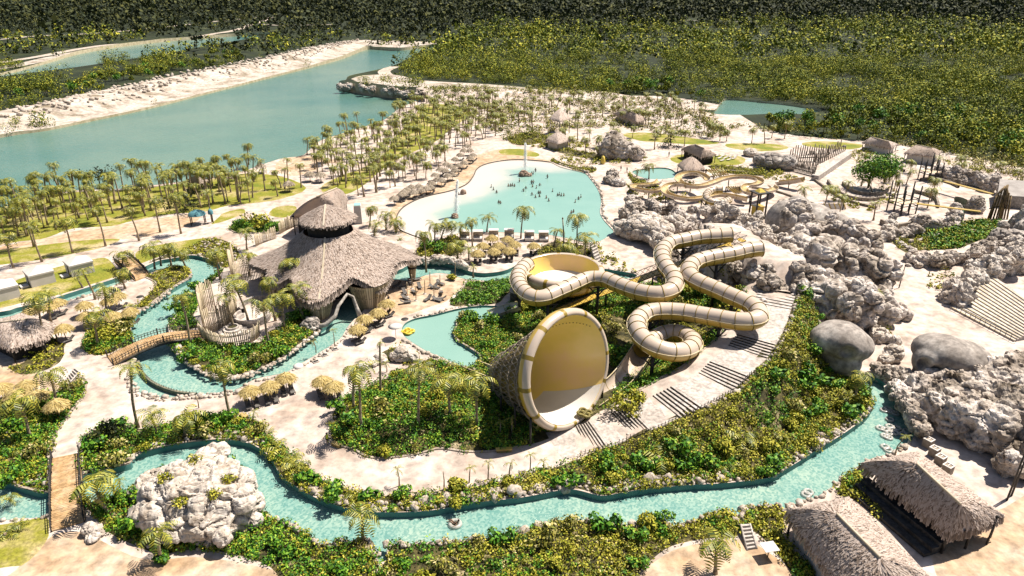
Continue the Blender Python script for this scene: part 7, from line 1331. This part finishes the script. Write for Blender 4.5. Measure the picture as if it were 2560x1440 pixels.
for x, y in [(270, 510), (330, 480), (372, 443), (430, 460), (480, 445), (530, 432), (570, 390), (650, 365), (740, 320), (600, 325), (680, 290), (730, 258), (790, 250), (830, 228), (880, 190), (905, 168), (830, 130), (760, 285), (700, 330), (620, 360), (560, 420), (470, 415), (410, 420), (350, 460), (760, 200), (800, 165), (690, 240), (860, 95), (880, 130), (640, 280)]:
    p = put_parasol(900 + x / 3.2, 330 + y / 3.2, 'weathered straw parasol in the cluster along the white beach', 'weathered parasols along the white beach', PP2, sc=.8)
    if random.random() < .6: put_lounger(p + Vector((.5, -1.0, 0)), 2.4, 'dark lounger at the edge of the white beach', 'loungers along the white beach')
for x, y, w in [(773, 428, 'single dark straw parasol standing in the sandy bay'), (720, 452, 'straw parasol under palms near the sandy bay'), (800, 430, 'straw parasol right of the sandy bay'), (650, 408, 'straw parasol at the lagoon shore')]: put_parasol(x, y, w, 'parasols of the sandy bay', PP2)
# terrace with closed poles and small dark seats
for k in range(16): p = P(random.uniform(985, 1130), random.uniform(700, 765)); put_lounger(p, random.random() * 6, 'small dark seat on the sandy terrace right of the hall', 'seats on the sandy terrace')
for k, (x, y) in enumerate([(1018, 742), (1040, 752), (1062, 735), (1085, 748), (1030, 722), (1075, 715), (1100, 722), (1138, 690)]):
    b = P(x, y); e = empty('bare_pole', b, 0, 'bare wooden parasol pole on the sandy terrace right of the hall', 'pole', 'bare parasol poles'); MB().tube([(0, 0, -.2), (.1, 0, 2.9)], .08, 6).build('pole', BARK, e); MB().lathe((0, 0, 0), [(.35, 0), (.3, .12), (0, .14)], 8).build('base', M_CONC, e)
# white loungers on the oval lawn
for k, (x, y) in enumerate([(1793, 391), (1799, 397), (1805, 403), (1808, 391), (1814, 396), (1822, 401), (1826, 393), (1834, 398), (1838, 393)]): put_lounger(P(x, y), 2.2, 'white lounger on the oval lawn beside the largest shelter', 'white loungers on the oval lawn', LP2)
# day beds at the pool
for k, (x, y, w) in enumerate([(1162, 600, 'behind the shrubs'), (1195, 600, 'beside the slim palm'), (1234, 597, 'behind the small palm'), (1273, 596, 'left of the tall palm'), (1323, 601, 'right of the tall palm'), (1359, 602, 'nearest the leaning palm')]):
    b = P(x, y); e = empty('day_bed', b, 0, 'white canopied day bed on the pool edge, ' + w, 'day bed', 'day beds on the pool edge'); MB().box((0, 0, .45), (2.1, 1.9, .5)).build('mattress', M_CUSH, e); mb = MB()
    for sx in (-1, 1):
        for sy in (-.9, .9): mb.box((sx, sy, 1.0), (.1, .1, 2.0))
    mb.build('bed_frame', mat('bed_timber', (.3, .22, .12), (.42, .32, .2)), e); MB().box((0, .3, 2.05), (2.2, 1.4, .1)).build('canopy', M_CUSH, e); MB().box((0, .92, 1.3), (2.0, .06, 1.3)).build('back_curtain', mat('bed_curtain', (.45, .36, .26), (.55, .46, .36)), e)
# fountains
def jet(label, px, py, h, w, seed, arc=0.0):
    b = P(px, py, 0); e = empty('fountain_jet', b, 0, label, 'fountain', 'water jets of the swimming pool'); m = mat('spray_water', (.85, .87, .86), (.9, .9, .9), rough=.9); m.node_tree.nodes['Principled BSDF'].inputs['Alpha'].default_value = .6; n = 1500; t = rng.random(n) ** .8
    c = np.column_stack([arc * t * t * 2 + rng.normal(0, 1, n) * w * (.25 + .75 * (1 - t)) * .5, rng.normal(0, 1, n) * w * .3, h * t]); v, q = leaf_cloud(c, np.full(n, .16), 3, .13, 1.6); link('falling_spray', big_mesh('spray', v, quads=q, mats=[m]), e)
    mb = MB(); mb.tube([(arc * 2 * k * k / 64, 0, h * k / 8) for k in range(9)], [.1 - .008 * k for k in range(9)], 7); mb.build('water_column', m, e)
jet('tall white water jet rising from the back of the swimming pool', 1313, 432, 9.0, .9, 1); jet('bluish water jet with falling veil in the front of the pool', 1141, 540, 9.0, .8, 2, .3)
e = empty('foam_patch', P(1318, 441, 0), 0); bpy.data.objects.remove(e)
# rope along the beach line
c = [Vector(p) for p in spline(W3([(x, y, .04) for x, y in WAVEPOOL[:19]]), 6)]; o = c[0].copy(); mb = MB(); mb.tube([p - o for p in c], .16, 5); mb.build('drain_channel', mat('dark_grille', (.05, .042, .035), (.1, .085, .07), scale=2), loc=o); tag(bpy.data.objects['drain_channel'], 'thin dark drain line curving along the white pool beach', 'drain')
# people ------------------------------------------------------------
def skin_person(joints, bones, name, m):
    """joints: name -> (pos, radius); one continuous skinned body"""
    ks = list(joints); me = bpy.data.meshes.new('p'); me.from_pydata([joints[k][0] for k in ks], [(ks.index(a), ks.index(b_)) for a, b_ in bones], []); ob = bpy.data.objects.new('p', me); COL.objects.link(ob); md = ob.modifiers.new('s', 'SKIN')
    for i, k in enumerate(ks): r = joints[k][1]; me.skin_vertices[0].data[i].radius = (r, r); me.skin_vertices[0].data[i].use_root = (i == 0)
    sb = ob.modifiers.new('u', 'SUBSURF'); sb.levels = 1; sb.render_levels = 1
    dg = bpy.context.evaluated_depsgraph_get(); out = bpy.data.meshes.new_from_object(ob.evaluated_get(dg)); bpy.data.objects.remove(ob); out.materials.clear(); out.materials.append(m); out.polygons.foreach_set('use_smooth', np.ones(len(out.polygons), bool)); out.name = name; return out
M_SKIN = mat('skin', (.16, .09, .055), (.24, .14, .09), scale=4, rough=.6); M_HAIR = mat('hair', (.012, .009, .007))
def standing(arm=0.25, stride=.12, bend=0.0):
    J = dict(pelvis=((0, 0, .95), .13), spine=((0, bend * .4, 1.18), .125), chest=((0, bend * .8, 1.38), .145), neck=((0, bend, 1.53), .055), head=((0, bend + .02, 1.64), .095), crown=((0, bend + .01, 1.73), .075))
    for s, n in ((-1, 'l'), (1, 'r')):
        J['sh' + n] = ((s * .17, bend * .8, 1.43), .065); J['el' + n] = ((s * (.22 + arm * .3), .05 * s * (1 if stride else 0), 1.17), .045); J['wr' + n] = ((s * (.24 + arm * .35), -.12, .96), .032); J['ha' + n] = ((s * (.24 + arm * .35), -.17, .88), .035)
        J['hip' + n] = ((s * .095, 0, .88), .095); J['kn' + n] = ((s * .1, stride * s - .02, .48), .065); J['an' + n] = ((s * .1, stride * 1.6 * s + .02, .09), .042); J['to' + n] = ((s * .11, stride * 1.6 * s - .14, .04), .04)
    Bn = [('pelvis', 'spine'), ('spine', 'chest'), ('chest', 'neck'), ('neck', 'head'), ('head', 'crown')]
    for n in 'lr': Bn += [('chest', 'sh' + n), ('sh' + n, 'el' + n), ('el' + n, 'wr' + n), ('wr' + n, 'ha' + n), ('pelvis', 'hip' + n), ('hip' + n, 'kn' + n), ('kn' + n, 'an' + n), ('an' + n, 'to' + n)]
    return J, Bn
SWM = [skin_person(*standing(a, s), 'body', M_SKIN) for a, s in ((.3, .06), (.9, .1), (.5, -.08))]
hairm = MB().lathe((0, .03, 1.66), [(.105, -.06), (.115, .03), (.09, .1), (0, .14)], 10).mesh('hair', M_HAIR)
trk = {}
def person(loc, rz, i, label, group, short=(.05, .06, .1), top=None, name='person'):
    e = empty(name, loc, rz, label, 'person', group); link('body', SWM[i % 3], e); link('hair', hairm, e); k = str(short)
    if k not in trk: trk[k] = MB().lathe((0, 0, 0), [(.175, 1.02), (.185, .9), (.19, .75), (.02, .74)], 10).mesh('shorts', mat('shorts' + k, short))
    link('shorts', trk[k], e)
    if top:
        k = 't' + str(top)
        if k not in trk: trk[k] = MB().lathe((0, 0, 0), [(.17, 1.0), (.175, 1.2), (.2, 1.4), (.12, 1.5), (.07, 1.52)], 10).mesh('shirt', mat('shirt' + k, top))
        link('shirt', trk[k], e)
    return e
SW_ = [(1050, 440), (1068, 460), (1093, 485), (1110, 565), (1123, 572), (1187, 433), (1205, 432), (1220, 428), (1236, 434), (1275, 398), (1307, 473), (1327, 453), (1372, 413), (1386, 412), (1380, 437), (1411, 447), (1438, 428), (1499, 367), (1404, 316), (1376, 502), (1428, 490), (1441, 490), (1404, 522), (1436, 515), (1490, 528), (1510, 550), (1541, 474), (1582, 509), (1597, 502), (1611, 509), (1630, 509), (1722, 560), (1748, 537), (1767, 520), (1690, 648), (1708, 640), (1385, 340), (1372, 345), (770, 625), (790, 500)]
for i, (x, y) in enumerate(SW_):
    p = P(900 + x / 3.2, 330 + y / 3.2); p.z = -1.0 + (.35 if y < 420 else 0); person(p, random.random() * 6, i, 'dark figure of a swimmer standing waist deep in the teal swimming pool', 'swimmers in the swimming pool')
person(P(820, 1112), .5, 1, 'person in a bright yellow-green vest and dark shorts standing at the hedge corner', None, (.02, .02, .02), (.45, .5, .05))
person(P(910, 770), 0, 0, 'person standing under the straw parasols beside the hall', None, (.1, .05, .04), (.3, .3, .35)); person(P(972, 760), 1, 2, 'person walking on the terrace beside the splash pool', None, (.05, .05, .05), (.02, .02, .03))
for i, (x, y, w) in enumerate([(1480, 430, 'person walking on the path right of the pool'), (1567, 432, 'person beside the leaning grey rock'), (1552, 428, 'person standing by the walkway lamp'), (1672, 392, 'person on the path at the oval lawn')]): person(P(x, y), i, i, w, None, (.05, .05, .07), (.1, .09, .08))
# rider on the clear ring in the near river
M_RING = mat('clear_ring', (.48, .45, .41), (.55, .52, .48), rough=.15, spec=.6)
def ring_proto():
    e = empty('swim_ring', (0, 0, -50), 0, 'x', 'swim ring'); mb = MB(); mb.tube([(.48 * math.cos(q * math.pi / 10), .48 * math.sin(q * math.pi / 10), .1) for q in range(21)], .2, 8, cap=False); mb.build('tube', M_RING, e)
    for s in (-1, 1): MB().tube([(s * .66, -.1, .2), (s * .74, 0, .27), (s * .66, .1, .2)], .025, 5).build('grab_handle', M_DARK, e)
    return e
M_RING.node_tree.nodes['Principled BSDF'].inputs['Alpha'].default_value = .6
RP = ring_proto(); z = WZ['river_water']
J, Bn = standing(.2, 0); J = dict(pelvis=((0, .05, .12), .13), spine=((0, -.14, .26), .125), chest=((0, -.3, .42), .145), neck=((0, -.38, .55), .055), head=((0, -.42, .66), .095), crown=((0, -.44, .75), .075))
for s, n in ((-1, 'l'), (1, 'r')): J.update({'sh' + n: ((s * .17, -.33, .46), .065), 'el' + n: ((s * .42, -.28, .32), .045), 'wr' + n: ((s * .6, -.08, .27), .033), 'ha' + n: ((s * .65, 0, .27), .035), 'hip' + n: ((s * .09, .12, .14), .095), 'kn' + n: ((s * .13, .5, .4), .065), 'an' + n: ((s * .14, .86, .2), .042), 'to' + n: ((s * .15, .95, .27), .04)})
rm = skin_person(J, Bn, 'body', M_SKIN); b = P(1138, 1312, z); dup(RP, b, 1.2, 1.15, 'clear swim ring carrying a person on the near river', 'clear swim rings'); e = empty('person', b + Vector((0, 0, .05)), 1.2, 'person in dark swimwear lying back in a clear ring on the near river', 'person'); link('body', rm, e); MB().lathe((0, -.43, .68), [(.105, -.06), (.115, .03), (.09, .1), (0, .14)], 10).build('hair', M_HAIR, e); MB().tube([(0, -.05, .2), (0, .12, .14), (0, .25, .2)], .15, 8).build('swimwear', M_DARK, e)
for x, y in [(1665, 325), (1690, 318), (1710, 335), (1735, 345), (1700, 385), (1640, 440), (1670, 450), (1700, 430), (1720, 450), (1745, 440), (1670, 490), (1690, 500), (1790, 480), (1810, 460), (1670, 560), (1690, 580), (1700, 470), (1730, 470), (1180, 850), (1165, 865)]:
    dup(RP, P(1560 + x / 2.56, 900 + y / 2.56, z), random.random() * 6, .9, 'clear swim ring floating at the bend' if x > 1500 else 'clear swim ring moored below the near thatched roof', 'clear swim rings')
# raft in the splash pool, foam disc
b = P(1020, 831, -.3); e = empty('yellow_raft', b, .2, 'yellow clover raft floating in the splash pool', 'raft'); mb = MB(); m = mat('raft_yellow', (.5, .36, .03), (.6, .45, .06), rough=.4)
for k in range(4): a = k * math.pi / 2; mb.tube([(.6 * math.cos(a) + .42 * math.cos(q * math.pi / 6), .6 * math.sin(a) + .42 * math.sin(q * math.pi / 6), .2) for q in range(13)], .19, 6, cap=False)
mb.build('tube', m, e); MB().lathe((0, 0, .05), [(0, 0), (.95, 0), (.95, .1), (0, .12)], 16).build('base', m, e)
# planters, posts, bench, bins, steps
for k, (x, y) in enumerate([(2318, 1117), (2333, 1139), (2348, 1160), (2366, 1183)]):
    b = P(x, y); e = empty('square_planter', b, .55, ('first', 'second', 'third', 'last')[k] + ' of four white framed boxes beside the near bar roof, counted from the river', 'planter', 'white framed boxes'); MB().box((0, 0, .55), (.95, .95, 1.1)).build('box', mat('planter_box', (.2, .16, .12), (.3, .25, .2), scale=2), e); mb = MB()
    for d in ((0, .42), (0, -.42)): mb.box((d[0], d[1], 1.14), (1.0, .14, .09))
    for d in ((.42, 0), (-.42, 0)): mb.box((d[0], d[1], 1.147), (.14, .7, .09))
    mb.box((0, 0, 1.153), (.5, .1, .09)); mb.build('frame', M_WHITE, e)
for k, (x, y, h, w) in enumerate([(2517, 1251, 9.5, 'nearer tall slim dark post beside the boulder wall'), (2528, 1240, 8, 'second tall slim dark post beside the boulder wall'), (2466, 1361, 3.4, 'leaning dark post at the right corner of the near bar roof'), (2170, 815, 4.5, 'dark post at the foot of the big rock face'), (2247, 720, 4.5, 'dark slim post on the arena yard')]):
    e = empty('lamp_post', P(x, y), 0, w, 'post'); MB().tube([(0, 0, -.2), (.3, .2, h)], [.11, .07], 6).build('shaft', M_STEEL, e); MB().lathe((.3, .2, h), [(.14, -.1), (.16, .1), (0, .16)], 8).build('head', M_STEEL, e)
b = P(1260, 1129); e = empty('bench', b, .1, 'plain yellowish box bench at the inner edge of the curved walk', 'bench'); MB().box((0, 0, .42), (2.0, .55, .1)).build('seat', M_BOT, e); MB().box((0, 0, .18), (1.8, .45, .36)).build('base', mat('bench_base', (.2, .15, .06)), e)
for x, y, w in ((842, 1118, 'brown box bench at the corner of the central hedge'), (610, 1046, 'yellow-brown box at the edge of the hedge bed')): e = empty('box_bench', P(x, y), -.5, w, 'bench'); MB().box((0, 0, .25), (1.2, .5, .5)).build('base', mat('box_brown', (.16, .11, .04), (.3, .22, .08)), e); MB().box((0, 0, .54), (1.3, .58, .09)).build('seat', mat('box_top', (.34, .25, .1)), e)
def steps(label, a, b_, c_, d_, n, z1, dark=True):
    """a-b lower edge, d-c upper edge"""
    A, B_, C_, D_ = P(*a), P(*b_), P(*c_), P(*d_); e = empty('garden_steps', A, 0, label, 'steps', 'small flights of steps'); fl = MB()
    for k in range(n):
        f0, f1 = k / n, (k + 1) / n; z = z1 * (k + 1) / n; q = [A.lerp(D_, f0), B_.lerp(C_, f0), B_.lerp(C_, f1), A.lerp(D_, f1)]; T_ = [Vector((p.x, p.y, z)) - A for p in q]; Bt = [Vector((p.x, p.y, -.1)) - A for p in q]; fl.add(T_ + Bt, [(0, 1, 2, 3), (0, 4, 5, 1), (1, 5, 6, 2), (2, 6, 7, 3), (3, 7, 4, 0)])
        u = Vector((0, 0, .01)); w = (T_[3] - T_[0]) * .38; fl.add([T_[0] + u, T_[1] + u, T_[1] + w + u, T_[0] + w + u], [(0, 1, 2, 3)], 1)
    fl.build('flight', [M_CONC, M_STRIPE_SHADE], e)
    mb = MB(); mb.tube([Vector(), (D_ - A) + Vector((0, 0, z1))], .12, 5); mb.tube([B_ - A, (C_ - A) + Vector((0, 0, z1))], .12, 5); mb.build('stringer', M_CONC, e)
steps('white striped steps down to the parasols at the left', (152, 982), (150, 968), (192, 932), (204, 940), 9, .9); steps('short stone steps down to the near tan plaza', (1892, 1372), (1868, 1376), (1850, 1326), (1872, 1324), 7, .8); steps('steps with white treads behind the bowl slide', (1505, 662), (1494, 668), (1474, 630), (1486, 624), 8, 2.0)
b = P(1919, 1392); e = empty('square_table', b, .2, 'white square table top on a single leg at the near tan plaza', 'table'); MB().box((0, 0, 1.3), (1.5, 1.3, .06)).build('table_or_disc_top', M_WHITE, e); MB().tube([(0, 0, 0), (0, 0, 1.3)], .05, 6).build('leg', M_STEEL, e)
for k, (x, y, r, w) in enumerate([(746, 917, .75, 'low round white disc on the bank beside the parasol row'), (640, 330, .1, '')][:1]): e = empty('white_disc', P(x, y), 0, w, 'table'); MB().lathe((0, 0, .2), [(0, .25), (r * .6, .2), (r, 0), (r, -.2)], 20).build('table_or_disc_top', M_WHITE, e)  # plain round white disc without legs, its use left open
for x, y, w in ((1012, 798, 'dark round grate in the paving by the splash pool'), (350, 742, 'dark round grate on the left terrace paving')): tag(MB().lathe((0, 0, .02), [(0, .03), (.62, .03), (.65, 0)], 20).build('drain_cover', M_STEEL, loc=P(x, y)), w, 'drain cover')
e = empty('white_parasol', P(990, 845), 0, 'small white round parasol by the splash pool', 'parasol'); MB().lathe((0, 0, 0), [(0, 2.5), (.6, 2.35), (1.15, 2.1), (1.1, 2.05), (0, 2.3)], 14).build('canopy', M_WHITE, e); MB().tube([(0, 0, 0), (0, 0, 2.4)], .04, 5).build('pole', M_STEEL, e)
for k, (x, y) in enumerate([(838, 874), (812, 889), (790, 905)]): e = empty('ground_hatch', P(x, y), .6, ('upper', 'middle', 'lower')[k] + ' of three small dark hatches by the river walk', 'hatch', 'small hatches'); MB().box((0, 0, .08), (.9, .7, .16)).build('frame', M_CONC, e); MB().box((0, 0, .17), (.7, .5, .03)).build('grate', M_STEEL, e)
e = empty('yellow_figure', P(1507, 410), 0, 'small yellow rounded figure standing on the pool path', 'statue'); MB().lathe((0, 0, 0), [(.6, 0), (.75, .8), (.6, 1.8), (.45, 2.4), (0, 2.7)], 14).build('body', mat('figure_yellow', (.55, .4, .06), (.62, .48, .12)), e); MB().lathe((0, 0, 0), [(.8, -.05), (.8, .1), (0, .12)], 14).build('base', M_CONC, e); e.name = 'yellow_statue'
# yellow railings on the platform
for a, b_, c_, w in (((1832, 590), (1850, 588), (1858, 594), 'yellow guard rail at the upper tube entrance'), ((1905, 626), (1930, 625), (1944, 640), 'yellow guard rail at the lower tube entrance')):
    p = [G(*a), G(*b_), G(*c_)]; o = p[0].copy(); e = empty('guard_rail', o, 0, w, 'railing', 'yellow guard rails'); MB().tube([q - o + Vector((0, 0, 1.0)) for q in p], .22, 6).build('top_rail', M_BOT, e); mb = MB()
    for q in p: mb.tube([q - o, q - o + Vector((0, 0, 1.0))], .08, 5)
    mb.build('upright', M_STEEL, e)
for pr in (PP1, PP2, LP1, LP2, RP):
    for ch in list(pr.children): bpy.data.objects.remove(ch)
    bpy.data.objects.remove(pr)
